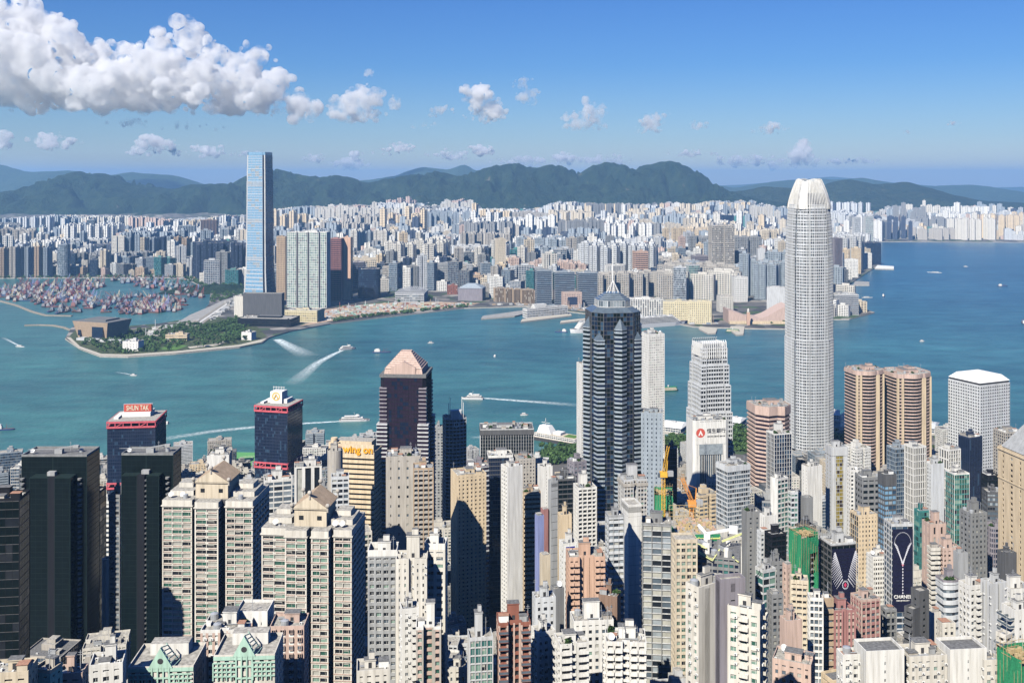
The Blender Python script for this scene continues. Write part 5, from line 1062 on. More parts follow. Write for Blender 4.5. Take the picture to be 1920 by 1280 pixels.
# --- peaked cream towers
def peaked(x0, x1, yt, Y, label, seed, rot):
 cx, cy, gz, h, w, dp, r = base_of(x0, x1, yt, Y, rot, .62)
 t = thing('apartment_tower', (cx, cy, gz), r, label, 'tower', 'cream towers with tiled pediment roofs'); rnd = random.Random(seed)
 lay = [(-.5, -.17, 0), (-.12, .14, 1), (.20, .5, 0)] if seed == 1 else [(-.5, -.22, 0), (-.22, .02, 1), (.07, .26, 1), (.3, .5, 0)]
 Y0 = -dp / 2; allc = []; W, Gm = MB(), MB(); ng = GSET['resgreen']
 for a, b, pr in lay:
  q = [(w * a, Y0 - pr * 2.6), (w * b, Y0 - pr * 2.6), (w * b, -Y0), (w * a, -Y0)]
  L = w * (b - a); cells = facade(W, Gm, q, 0, h - 3.2, dict(fh=3.05, bay=L / max(2, round(L / 5.2)), pw=.3, cw=.7, sf=.36, d=.55, gw=(4, 3, 3, 1), sm=0), rnd, (2,), 4, 0, 1, lambda a_, b_, n: n[1] < -.5)
  allc += cells; W.prism(inset(q, -.5), h - 3.2, h - 2.7, 0, 0, True); W.prism(q, h - 2.7, h, 0, 2)
 W.prism([(-w * .46, Y0 + 3), (w * .46, Y0 + 3), (w * .46, -Y0 - 1), (-w * .46, -Y0 - 1)], 0, h - .2, 3, 2)
 W.build('wall', [WALL['offwhite'], WALL['offwhite'], M_ROOF, WALL['darkgrey']], t); Gm.build('glazing', [GLS[k[0]] for k in ng], t)
 lm = MB(); lm.box(-2.2, 2.2, -.3, 0, 0, .3, 0, True); lme = lm.mesh('window_ledge', [WALL['pink']])
 allc.sort(key=lambda c: -c[12]); items = [(lme, c[1], c[2] - .02, c[3] + c[9] - .3, 0) for c in allc if c[7][1] < -.5]
 repeats(t, 'window_ledge', items, 90)
 items = [(window_mesh(c[5] - c[10] - .06, c[4] - c[9] - .04, rnd.choice(['palegreen', 'palegreen', 'green', 'dark', 'dark', 'pale']), WALL['offwhite'], int(rnd.random() < .4)), c[1], c[2] + c[8], c[3] + c[9] + .01, 0) for c in allc if c[7][1] < -.5]
 repeats(t, 'window', items, 100)
 px = w * .02 if seed == 1 else w * .02; pw = w * .36; z0 = h; z1 = h + 8
 m = MB(); m.prism(rect(pw, dp * .62, px, -dp * .06), z0, z1, 0); m.prism(rect(pw + 1.4, dp * .62 + 1.4, px, -dp * .06), z1, z1 + .6, 0, 0, True)
 for k in (-1, 1): m.box(px + k * pw * .28 - 1.1, px + k * pw * .28 + 1.1, -dp * .37 - .08, -dp * .37, z0 + 3, z0 + 5, 1)
 m.build('penthouse', [WALL['cream'], GLS['dark']], t)
 m = MB(); ya, yb = -dp * .06 - dp * .31 - .9, -dp * .06 + dp * .31 + .9; xa, xb = px - pw / 2 - .8, px + pw / 2 + .8; za, zr = z1 + .6, z1 + 6.5
 m.quad((xa, ya, za), (px, ya, zr), (px, yb, zr), (xa, yb, za), 0); m.quad((px, ya, zr), (xb, ya, za), (xb, yb, za), (px, yb, zr), 0)
 m.poly([(xa, ya, za), (xb, ya, za), (px, ya, zr)], 1); m.poly([(xb, yb, za), (xa, yb, za), (px, yb, zr)], 1)
 ridge = MB(); mid = (ya + yb) / 2
 m.poly([(xa, mid - 4, za + .02), (px, mid, zr + .02), (xa, mid + 4, za + .02)], 0)
 m.build('tiled_roof', [M_ROOFT if 0 else WALL['tan'], WALL['cream']], t)
 for x, y, z in ((px, ya, zr), (px, yb, zr), (xa, yb, za + 1.5), (xb, yb, za + 1.5), (xa, ya, za), (xb, ya, za)):
  m = MB(); m.cyl(x, y, .5, z - 1.5, z + .6, 8, 0); m.sphere((x, y, z + 1.5), 1.1, 0); m.build('ball_finial', WALL['warmgrey'], t)
 for sx in (-1, 1):
  m = MB(); m.box(sx * w * .34 - w * .13, sx * w * .34 + w * .13, -dp * .25, dp * .3, h, h + 2.6, 0, False, 1); m.box(sx * w * .34 - w * .08, sx * w * .34 + w * .08, -dp * .05, dp * .25, h + 2.61, h + 5, 0, False, 1); m.build('roof_block', [WALL['offwhite'], M_ROOF], t)
 rr = random.Random(seed)
 for k in range(6): place(rr.choice(['air_conditioner', 'satellite_dish', 'antenna', 'water_tank']), t, rr.choice((-1, 1)) * w * rr.uniform(.25, .45), -dp * .38, h, 0, .9)
peaked(312, 490, 938, 522, 'cream apartment tower with pedimented tiled roof, the complete front of the pair', 1, -3)
peaked(494, 676, 992, 470, 'cream apartment tower with pedimented roof half hidden in its own side shadow', 2, -5)

# --- mint gabled blocks at the lower edge
def mint_block(x0, x1, yt, Y, label):
 root, pts, h, w, dp = tower('apartment_tower', label, x0, x1, yt, Y, 3, .8, 'punch', 'offwhite', 'res', plant=False, dens=1.6, group='blocks with mint green gables')
 y = -dp / 2 - .35; m = MB(); sz = 1.5
 for cx0 in (-1, 1):
  for i in range(6):
   for j in range(4):
    if j > 1 and i > 4: continue
    x = cx0 * (w * .13 + 1 + i * sz) ; z = h - 1.5 - j * sz
    if abs(x) > w / 2 - .5: continue
    for a, b in (((x - .7, z), (x + .7, z)), ((x - .7, z), (x - .7, z - 1.4))): m.beam((a[0], y, a[1]), (b[0], y, b[1]), .42)
 m.box(-w / 2, w / 2, y, y + .3, h - .6, h + .6, 0, True)
 for i in range(4):
  x = -w * .13 + w * .26 * i / 3; m.box(x - .25, x + .25, y - .2, y + .2, h - 22, h + 1, 0, True)
 for j in range(5): m.box(-w * .13, w * .13, y - .15, y + .2, h - 3 - j * 4, h - 2.5 - j * 4, 0, True)
 m.build('green_trellis', WALL['mint'], root)
 g = w * .19; m = MB(); m.poly([(-g, y - .1, h + .5), (g, y - .1, h + .5), (0, y - .1, h + 7.5)], 0); m.poly([(-g, y + 1.3, h + .5), (0, y + 1.3, h + 7.5), (g, y + 1.3, h + .5)], 0)
 m.quad((g, y - .1, h + .5), (g, y + 1.3, h + .5), (0, y + 1.3, h + 7.5), (0, y - .1, h + 7.5)); m.quad((-g, y + 1.3, h + .5), (-g, y - .1, h + .5), (0, y - .1, h + 7.5), (0, y + 1.3, h + 7.5))
 for k in range(6): f = k / 5; m.beam((g * (1 - f), y + .6, h + .8 + 6.6 * f), (g * (1 - f) + .6, y + 7, h + .3 + 5 * f), .3)
 m.beam((g, y + 7, h + .4), (0, y + 7, h + 6), .3)
 m.poly([(1.0 * math.cos(a * .524), y - .14, h + 3 + 1.0 * math.sin(a * .524)) for a in range(12)], 1); m.build('gable', [WALL['mint'], M_DARK], root)
 m = MB(); m.box(-w * .3, w * .3, dp * .1, dp * .4, h, h + 4, 0, False, 1); m.build('plant_room', [WALL['white'], M_ROOF], root)
mint_block(404, 522, 1232, 345, 'off white block with complete mint green gable and square trellis')
mint_block(246, 372, 1254, 345, 'off white block whose mint green gable stands under the black green tower')

# --- jewel banner buildings
def banner_tower(label, x0, x1, yt, Y, rot, seed, wing):
 root, pts, h, w, dp = tower('office_tower', label, x0, x1, yt, Y, rot, .8, 'ribbonthin', 'darkgrey' if wing else 'palegrey', 'black' if wing else 'blue', seed=seed, dens=1.4, pwall='palegrey')
 y = -dp / 2 - .5; m = MB(); hb = h - 2; z0 = h - (32 if wing else 54); m.box(-w / 2 + .6, w / 2 - .6, y, y + .4, z0, hb, 0, True)
 for k in range(14): z = z0 + (hb - z0) * k / 14; m.box(-w / 2 + .6, w / 2 - .6, y - .06, y - .001, z, z + .12, 1)
 bn = m.build('banner', [mat('banner_cloth', (.012, .012, .035), rough=.5, var=.2), WALL['black']], root)
 W_, zc = w / 2 - .6, (hb + z0) / 2; jm = mat('jewel_white', (.7, .7, .76), var=.3, scale=3); mr = mat('ruby', (.6, .05, .12), var=0)
 rr = random.Random(seed); m = MB(); yy = y - .15
 def gem(x, z, s, mi=0): m.poly([(x - s * .6, yy - rr.random() * .05, z), (x, yy, z - s), (x + s * .6, yy, z), (x, yy, z + s)], mi)
 if wing:
  cx_, cz = W_ * .1, hb - 20
  for sg in (-1, 1):
   for i in range(15):
    f = i / 14; x = cx_ + sg * (1.8 + f * W_ * .62); z = cz + 2 + f ** .8 * 15; ln = 5.2 * math.sin(math.pi * min(1, .25 + f * .75)) + .8
    for q in range(8):
     e = q / 7; gem(x + sg * e * ln * .75, z + 1.0 - e * ln * (1.0 - f * .7), .62 - .25 * e)
  for k in range(14): a = k / 14 * 2 * math.pi; gem(cx_ + 1.7 * math.cos(a), cz + 2.1 * math.sin(a), .55)
  gem(cx_, cz, 1.5, 1)
 else:
  cz = hb - 18
  for k in range(26): a = math.pi * (k / 25) ; gem(W_ * .82 * math.cos(a), hb - 9 + 7 * math.sin(a), .35)
  for sg in (-1, 1):
   for i in range(12):
    f = i / 11; x = sg * W_ * .82 * (1 - f * .97); z = hb - 9 - 12 * f ** 1.1
    for q in range(4): gem(x * (1 - q * .12) , z - q * .8 + (.5 if q else 0), .6 - .06 * q + f * .2)
  gem(0, hb - 22.5, 1.2, 1)
  for k in range(10): gem(0, hb - 25 - k * 1.9, .75)
  text_part('banner_lettering', 'CHANEL', bn, 0, y - .2, z0 + 9.4, 3.0, M_WHITE, bold=.03, sx=1.0)
  text_part('banner_small_lettering', 'HIGH JEWELLERY', bn, 0, y - .2, z0 + 7.0, 1.0, M_WHITE, bold=.0, sx=1.1)
 m.build('jewel_print', [jm, mr], bn)
banner_tower('slim tower wrapped in black banner with long pendant necklace and white name', 1665, 1709, 985, 640, 3, 3, False)
banner_tower('broad tower wrapped in black banner with winged necklace and red stone', 1545, 1604, 1022, 560, 12, 4, True)

# --- wall signs on generic towers
def find(txt): return next(o for o in COL.objects if o.get('label', '').startswith(txt))
o = find('cylinder cornered'); hgt = o.location.z
def sign_on(lbl, dz, fn):
 o = find(lbl); f = next(f_ for f_ in FOOT if abs(f_[0] - o.location.x) < .01 and abs(f_[1] - o.location.y) < .01); fn(o, f[3] - o.location.z, f)
def wingon(o, h, f):
 b = next(c for c in o.children if c.name.startswith('wall')); x0_, x1_, y0_, y1_ = bbox([(v.co.x, v.co.y) for v in b.data.vertices])
 m = MB(); m.box(x0_ + 3, x1_ - .5, y0_ - .2, y0_ + 2, h, h + 7.5, 0); m.box(x0_ + 6, x1_ - 4, y0_ + 6, y1_ - 4, h, h + 9, 0, False, 1); m.build('sign_parapet', [WALL['sand'], M_ROOF], o)
 m = MB(); m.cyl(x0_ + 5, y0_ + 4, 5, h, h + 8, 16, 0); m.cyl(x0_ + 5, y0_ + 4, 3, h + 8, h + 12, 16, 0); m.build('stair_drum', WALL['sand'], o)
 text_part('orange_lettering', 'wing on', o, (x0_ + x1_) / 2 + 7, y0_ - .6, h + 3.2, 8.6, M_ORANGE, ext=.5, bold=.22, sx=1.0)
sign_on('cylinder cornered', 0, wingon)
def moon(o, h, f):
 b = next(c for c in o.children if c.name.startswith('wall')); x0_, x1_, y0_, y1_ = bbox([(v.co.x, v.co.y) for v in b.data.vertices]); y = y0_ - .2; c = (x0_ + x1_) / 2
 m = MB(); m.box(x0_ + .5, x1_ - .5, y, y + .15, h - 9, h, 0, True); m.box(c - 2.6, c + 2.6, y - .12, y - .001, h - 8, h - .8, 1, True); b = m.build('moon_sign', [M_WHITE, M_NAVY], o)
 m = MB(); m.poly([(c + 1.9 * math.cos(a * .4), y - .16, h - 3.6 + 1.9 * math.sin(a * .4)) for a in range(16)], 0); m.poly([(c - .7 + 1.5 * math.cos(a * .4), y - .2, h - 3.2 + 1.5 * math.sin(a * .4)) for a in range(16)], 1); m.box(c - 1.6, c + 1.6, y - .2, y - .121, h - 7.2, h - 6.4, 0, True); m.build('moon_emblem', [M_WHITE, M_NAVY], b)
sign_on('white hostel block', 0, moon)
def ring(o, h, f):
 b = next(c for c in o.children if c.name.startswith('wall')); x0_, x1_, y0_, y1_ = bbox([(v.co.x, v.co.y) for v in b.data.vertices]); m = MB(); n = 16; c = (x0_ + x1_) / 2
 m.box(c - 5, c + 5, y0_ + .5, y0_ + 6, h, h + 9, 1)
 for k in range(n):
  a0, a1 = 2 * math.pi * k / n, 2 * math.pi * (k + 1) / n; m.quad(*[(c + rr * math.cos(a), y0_ - .6, h - 5 + rr * math.sin(a)) for rr, a in ((2.0, a0), (2.8, a0), (2.8, a1), (2.0, a1))], 0)
 m.build('ring_emblem', [M_WHITE, WALL['silver']], o)
 for s in (-1, 1):
  for k in (0, 1): m = MB(); m.beam((c + s * (6 + 1.5 * k), y0_ + 3, h), (c + s * (6 + 1.5 * k), y0_ + 3, h + 22 - 6 * k), .45); m.build('roof_mast', M_WHITE, o)
sign_on('dark glass tower with round', 0, ring)

# --- building sites and cranes
def site(label, x0, x1, yt, Y, rot, seed, bare=.3, q=.9):
 cx, cy, gz, h, w, dp, r = base_of(x0, x1, yt, Y, rot, q)
 t = thing('construction_site', (cx, cy, gz), r, label, 'building site', 'netted building sites'); m = MB(); rr = random.Random(seed)
 n = 14
 for k in range(int(h / 3.4)): m.box(-w / 2 + 1, w / 2 - 1, -dp / 2 + 1, dp / 2 - 1, k * 3.4, k * 3.4 + .5, 0, True); m.box(-w * .3, w * .3, -dp * .3, dp * .3, k * 3.4 + .5, k * 3.4 + 3.39, 1)
 m.build('concrete_frame', [WALL['grey'], WALL['warmgrey']], t)
 m = MB(); zt = h + 2; zb = h - 46; zs = h * (1 - bare)
 pr = rect(w + 1.2, dp + 1.2); V = []
 for i in range(4):
  a, b = pr[i], pr[(i + 1) % 4]
  top = zt if i != 0 else zt - 2
  for c in range(6):
   for k in range(8):
    za, zb2 = (0 if (i == 3) else h * .3) + (top) * 0, 0
    f0, f1 = c / 6, (c + 1) / 6; zl = h * .25 if i != 0 or c < 3 else h - 9; zh = top
    z0_, z1_ = zl + (zh - zl) * k / 8, zl + (zh - zl) * (k + 1) / 8
    j = lambda f, z: (a[0] + (b[0] - a[0]) * f + .3 * math.sin(z * .9 + f * 9 + seed), a[1] + (b[1] - a[1]) * f + .3 * math.cos(z * .7 + f * 7), z)
    m.quad(j(f0, z0_), j(f1, z0_), j(f1, z1_), j(f0, z1_))
 m.build('green_netting', M_GNET, t)
 m = MB()
 for i in range(4):
  a, b = pr[i], pr[(i + 1) % 4]
  for c in range(7): f = c / 7; m.beam((a[0] + (b[0] - a[0]) * f, a[1] + (b[1] - a[1]) * f, h - 20), (a[0] + (b[0] - a[0]) * f, a[1] + (b[1] - a[1]) * f, h + 3.5 + rr.random() * 2), .09)
  for z in (h + 1, h + 3): m.beam((a[0], a[1], z), (b[0], b[1], z), .14)
 m.build('bamboo_scaffold', M_BAMBOO, t)
 m = MB()
 for k in range(26): x, y = rr.uniform(-w * .42, w * .42), rr.uniform(-dp * .42, dp * .42); m.box(x - .8, x + .8, y - .5, y + .5, h, h + rr.uniform(.3, 1.6), 0)
 m.build('stacked_materials', M_BAMBOO, t); return t, h, w, dp
site('green netted tower under construction behind the salmon brick tower', 1228, 1262, 928, 640, -8, 1)
site('slim green netted tower under construction between the cream and billboard blocks', 1487, 1532, 1008, 560, 24, 2)
site('green netted scaffold corner at the lower edge of the picture', 1888, 1960, 1245, 350, 20, 3)
def lattice(m, a, b, w, mi=0, step=3.0):
 a, b = Vector(a), Vector(b); d = (b - a); L = d.length; d.normalize(); u = d.cross(Vector((.3, .9, .1))).normalized(); v = d.cross(u)
 n = max(2, int(L / step)); c4 = [u * w / 2 + v * w / 2, -u * w / 2 + v * w / 2, -u * w / 2 - v * w / 2, u * w / 2 - v * w / 2]
 for c in c4: m.beam(a + c, b + c, w * .13, mi)
 for k in range(n):
  p, q = a + d * L * k / n, a + d * L * (k + 1) / n
  for i in range(4): m.beam(p + c4[i], q + c4[(i + 1) % 4], w * .09, mi); m.beam(p + c4[i], p + c4[(i + 1) % 4], w * .08, mi)
def crane(label, x, yb, ym, yt, xt, Y, mm, col):
 b = P(x, yb, Y); mid = P(x, ym, Y); tip = P(xt, yt, Y); t = thing('tower_crane', b, 0, label, 'crane'); off = Vector(b)
 m = MB(); lattice(m, (0, 0, -30), Vector(mid) - off, 2.0); m.build('mast', mm, t)
 m = MB(); c = Vector(mid) - off; m.box(c.x - 2.2, c.x + 2.2, c.y - 2, c.y + 2, c.z - 1, c.z + 2, 0, True); m.box(c.x + 2.2, c.x + 6, c.y - 1.4, c.y + 1.4, c.z - .6, c.z + 2.4, 1, True); m.build('machinery_deck', [mm, WALL['grey']], t)
 m = MB(); lattice(m, c + Vector((0, 0, 2)), Vector(tip) - off, 1.5); m.build('jib', mm, t)
 m = MB(); m.beam(c + Vector((2, 0, 2)), c + Vector((2.5, 0, 9)), .5); m.beam(c + Vector((2.5, 0, 9)), c.lerp(Vector(tip) - off, .8), .15); m.build('tie_frame', mm, t)
 m = MB(); m.box(c.x - 3.4, c.x - 2.2, c.y - 1, c.y + 1, c.z - 1.4, c.z + 1, 0, True); m.build('cab', GLS['steel'], t)
crane('yellow luffing tower crane rising from the green netted tower', 1244, 975, 890, 836, 1253, 630, M_YEL, 0)
crane('orange luffing crane on the cluttered site below the bank', 1297, 985, 945, 896, 1279, 560, mat('crane_orange', (.72, .30, .07), var=.15), 0)
# green wrapped scaffold deck with yellow frames
def scaffold_deck():
 cx, cy, gz, h, w, dp, r = base_of(1262, 1345, 1000, 530, 3, 1.0)
 t = thing('construction_site', (cx, cy, gz), r, 'open construction deck strewn with debris above green hoarding boards', 'building site'); rr = random.Random(4)
 W, Gm = MB(), MB(); facade(W, Gm, rect(w, dp), 0, h - 6, STYLE['grid'], rr, (), 2); W.build('wall', WALL['midgrey'], t); Gm.build('glazing', [GLS['navy'], GLS['blue']], t)
 m = MB(); m.prism(rect(w + .6, dp + .6), h - 6, h - .1, 0, 1); m.build('green_hoarding', [M_GNET, M_ROOF], t)
 m = MB()
 for i in range(5): x = -w / 2 + w * i / 4; m.beam((x, -dp / 2 - .6, h - 7), (x, -dp / 2 - .6, h - 1.5), .4)
 for z in (h - 5.2, h - 2.2): m.beam((-w / 2, -dp / 2 - .7, z), (w / 2, -dp / 2 - .7, z), .55)
 m.build('yellow_rail', mat('yellow_green_paint', (.62, .66, .22), var=.1), t)
 m = MB()
 for k in range(160):
  x, y = rr.uniform(-w * .47, w * .47), rr.uniform(-dp * .47, dp * .47); s = rr.uniform(.2, 1.1); m.box(x - s, x + s, y - s * .5, y + s * .5, h - .1, h + rr.uniform(.1, 1.8), rr.choice((0, 0, 1, 2)))
 tag(m.build('building_debris', [M_BAMBOO, WALL['warmgrey'], WALL['salmon']], t), kind='stuff')
 m = MB()
 for i in range(9): x = -w / 2 + w * i / 8; m.beam((x, dp / 2, h), (x, dp / 2, h + 8), .2); 
 for z in (2, 4, 6, 8): m.beam((-w / 2, dp / 2, h + z), (w / 2, dp / 2, h + z), .18)
 m.build('bamboo_scaffold', M_BAMBOO, t)
scaffold_deck()
def rooftop_site():
 Y = 480; c = P(1352, 1046, Y); gz = ground_z(c[0], c[1] + 14); h = c[2] - gz
 FOOT.append((c[0], c[1] + 12, 16, c[2], 1304, 1400, 1040, Y))
 t = thing('construction_site', (c[0], c[1] + 12, gz), R(-14), 'dark roof under refit crossed by pale yellow gantry beams and a white crane arm', 'building site'); rr = random.Random(9)
 w, dp = 23, 22; W, Gm = MB(), MB(); facade(W, Gm, rect(w, dp), 0, h, STYLE['res'], rr, (), 2); W.build('wall', WALL['midgrey'], t); Gm.build('glazing', [GLS['navy'], GLS['teal']], t)
 m = MB(); m.poly([(x, y, h + .02) for x, y in rect(w, dp)]); m.build('roof', M_ROOFG, t); ym = mat('gantry_paint', (.66, .68, .30), var=.1)
 for a, b in (((-11, -10, 3), (-1, -12, -1)), ((-1, -12, -1), (2, -6, 2)), ((3, 0, 4), (12, 4, 7)), ((4, -6, 2), (11, -11, -1)), ((-12, -4, 4), (-4, -8, 3))):
  m = MB()
  for o_ in (-.9, .9): m.beam((a[0], a[1] + o_, h + a[2]), (b[0], b[1] + o_, h + b[2]), .35)
  for k in range(6): f = k / 5; p = [a[i] + (b[i] - a[i]) * f for i in range(3)]; m.beam((p[0], p[1] - .9, h + p[2]), (p[0], p[1] + .9, h + p[2]), .25)
  m.build('gantry_beam', ym, t)
 m = MB(); m.box(-6, -3, 4, 8, h, h + 5, 0); m.beam((-5, 6, h + 5), (-9, 9, h + 8), 1.1); m.beam((-5, 6, h + 5), (9, 11, h + 7), 1.1); m.box(6, 10, 9, 12, h + 5, h + 8, 0, True); m.build('white_crane_arm', M_WHITE, t)
 for k in range(9): place(rr.choice(['chiller', 'satellite_dish', 'water_tank', 'antenna', 'air_conditioner']), t, rr.uniform(-9, 9), rr.uniform(-9, 9), h, rr.random() * 3, 1)
 for k in range(12): m = MB(); x, y = rr.uniform(-10, 10), rr.uniform(-10, 10); m.box(x - 1, x + 1, y - .8, y + .8, h, h + rr.uniform(1, 5)); m.build('roof_hut', WALL[rr.choice(['white', 'palegrey', 'midgrey'])], t)
rooftop_site()
# ---------------------------------------------------------------- lower buildings packed between the named towers
VISB = {}                                   # how far down each named tower shows, in photo rows below its top
def fill_near():
 rnd = random.Random(77); protos = {}; placed = []; n = 0; cand = []
 heroes = list(FOOT); ords = {}
 cols = ['white', 'offwhite', 'palegrey', 'cream', 'grey', 'warmgrey', 'pink', 'midgrey', 'silver', 'sand', 'darkgrey', 'tan', 'bluegrey']
 wt = [9, 8, 6, 4, 5, 5, 2, 3, 3, 2, 2, 1, 2]
 def proto(k, st, shape, col):
  key = (k, st, shape, col)
  if key in protos: return protos[key]
  rr = random.Random(len(protos)); w, d, h = {'s': (16, 14, 46), 'm': (20, 17, 66), 'l': (24, 20, 88)}[k]
  pts = {'rect': rect(w, d), 'notch': cross(w, d, .16, .12), 'slab': rect(w * 1.3, d * .8)}[shape]
  W, Gm = MB(), MB(); gs = GSET[{'curtain': 'blue', 'ribbon': 'steel'}.get(st, 'res')]; s = dict(STYLE[st]); s['gw'] = tuple(q[1] for q in gs)
  facade(W, Gm, pts, 0, h, s, rr, (), len(gs))
  wm = W.mesh('wall', [WALL[col]]); gm = Gm.mesh('glazing', [GLS[q[0]] for q in gs])
  R_ = MB(); R_.poly([(x, y, h + .02) for x, y in pts]); rm = R_.mesh('roof', [rr.choice([M_ROOF, M_ROOFG, M_ROOF])])
  Pm = MB(); pi = inset(pts, .3)
  for i in range(len(pts)):
   j = (i + 1) % len(pts); a, b, c, e = pts[i], pts[j], pi[j], pi[i]
   for q in (((a[0], a[1], h), (b[0], b[1], h), (b[0], b[1], h + 1.2), (a[0], a[1], h + 1.2)), ((a[0], a[1], h + 1.2), (b[0], b[1], h + 1.2), (c[0], c[1], h + 1.2), (e[0], e[1], h + 1.2)), ((c[0], c[1], h), (e[0], e[1], h), (e[0], e[1], h + 1.2), (c[0], c[1], h + 1.2))): Pm.quad(*q)
  pm = Pm.mesh('parapet', [WALL[col]])
  B = MB(); B.box(-w * .2, w * .15, -d * .1, d * .3, h, h + 4.5, 0, False, 1); B.box(-w * .1, w * .1, d * .0, d * .25, h + 4.51, h + 7, 0, False, 1); B.box(w * .22, w * .36, -d * .3, -d * .1, h, h + 2.4, 1); bm = B.mesh('plant_room', [WALL[col], M_ROOF])
  A = MB()
  for _ in range(int(h * 1.1)):
   z = rr.randrange(1, int(h / 3)) * 3.0 + .4
   if rr.random() < .6: x = rr.uniform(-w * .42, w * .42); A.box(x - .5, x + .5, pts[0][1] - .55 if sh != 'notch' or abs(x) > w * .1 else -d / 2 - .1, pts[0][1] + .1, z, z + .7, rr.choice((0, 0, 1)), True)
   else: y_ = rr.uniform(-d * .4, d * .4); A.box(min(p[0] for p in pts) - .55, min(p[0] for p in pts) + .1, y_ - .5, y_ + .5, z, z + .7, rr.choice((0, 0, 1)), True)
  for x in (-w * .3, w * .33): A.box(x, x + .25, pts[0][1] - .25, pts[0][1] + .05, 0, h, 0)
  am = A.mesh('air_conditioner', [M_WHITE, WALL['grey']])
  protos[key] = (w, d, h, ([('air_conditioner', am)] if st in ('punch', 'res', 'grid') else []) + [('wall', wm), ('glazing', gm), ('roof', rm), ('parapet', pm), ('plant_room', bm)]); return protos[key]
 names = {'white': 'white', 'offwhite': 'off white', 'palegrey': 'pale grey', 'cream': 'cream', 'grey': 'grey', 'warmgrey': 'stone grey', 'pink': 'pink', 'midgrey': 'dull grey', 'silver': 'silvery', 'sand': 'sand coloured', 'darkgrey': 'charcoal', 'tan': 'tan', 'bluegrey': 'blue grey'}
 Y = 330
 while Y < 1420:
  xw = -1200
  while xw < 1500:
   xw += rnd.uniform(20, 30)
   px = 960 + F * xw / Y
   if px < -60 or px > 1985: continue
   y = Y + rnd.uniform(-9, 9); x = xw
   if y > interp([(a, gy(b, 4)) for a, b in HKS], 960 + F * x / y) - 60: continue
   if 1000 < px < 1100 and y > 1240: continue
   if 1370 < px < 1480 and y > 1160: continue
   k = rnd.choices('sml', (5, 5, 3) if y > 500 else (4, 4, 1))[0]; st = rnd.choice(['punch', 'punch', 'res', 'res', 'ribbon', 'grid', 'curtain']); sh = rnd.choice(['rect', 'notch', 'slab']); col = rnd.choices(cols, wt)[0]
   if y > 900 and rnd.random() < .4: st = rnd.choice(['curtain', 'ribbon']); col = rnd.choice(['bluegrey', 'silver', 'grey', 'darkgrey'])
   w, d, h, parts_ = proto(k, st, sh, col)
   rad = max(w, d) * (.62 if sh != 'slab' else .72)
   if any(math.hypot(x - f[0], y - f[1]) < rad + f[2] * .8 for f in heroes) or any(math.hypot(x - f[0], y - f[1]) < (rad + f[2]) * .72 for f in placed): continue
   gz = ground_z(x, y); sz = rnd.uniform(.7, 1.25); zt = gz + h * sz
   ppx = 960 + F * x / y; hw = rad * F / y; yt = YH + (H0 - zt) * F / y; lim = 0
   for f in heroes:
    if f[7] > y - 6 and f[4] - hw < ppx < f[5] + hw:
     vis = min(f[6] + (150 if f[6] < 800 else 120 if f[6] < 1000 else 90), 1300)
     if f[6] < 700: vis = {335: 850, 587: 985, 655: 870, 628: 780, 684: 860}.get(f[6], vis)
     if f[7] > 1100 and 690 < f[6] < 800: vis = {790: 900, 762: 890, 765: 890, 697: 830, 703: 810, 722: 860}.get(f[6], vis)
     vis = {985: 1195, 1022: 1110, 1008: 1090, 850: 960, 806: 850, 787: 880}.get(f[6], vis)
     if f[6] in (862, 858, 938, 992): vis = 1200 if f[6] in (862, 858) else 1180
     lim = max(lim, vis)
   if yt < lim:
    need = H0 - (lim - YH) * y / F - gz
    if need < 14: continue
    sz = need / h
   if yt < 870 and lim == 0 and y > 1100: sz *= .7
   cand.append((x, y, gz, sz, (k, st, sh, col), ppx, hw, YH + (H0 - gz - h * sz) * F / y)); placed.append((x, y, rad))
  Y += rnd.uniform(22, 30) * (1 + (Y - 330) / 1600)
 zb = [1290.0] * 2300; cand.sort(key=lambda c: c[1]); hl = sorted(heroes, key=lambda f: f[7]); hi = 0; keep = []
 for c in cand:
  while hi < len(hl) and hl[hi][7] < c[1]:
   f = hl[hi]; hi += 1
   for q in range(max(0, int(f[4]) + 102), min(2299, int(f[5]) + 98)): zb[q] = min(zb[q], f[6])
  q0, q1 = max(0, int(c[5] - c[6]) + 100), min(2299, int(c[5] + c[6]) + 101)
  if q1 <= q0: continue
  vis = sum(max(0, zb[q] - c[7]) for q in range(q0, q1))
  if vis < 1.5 * (q1 - q0) and max(zb[q0:q1]) < c[7] - 4: continue
  for q in range(q0, q1): zb[q] = min(zb[q], c[7])
  keep.append((vis, c))
 keep.sort(key=lambda v: -v[0]); cnt = {}; rest = []
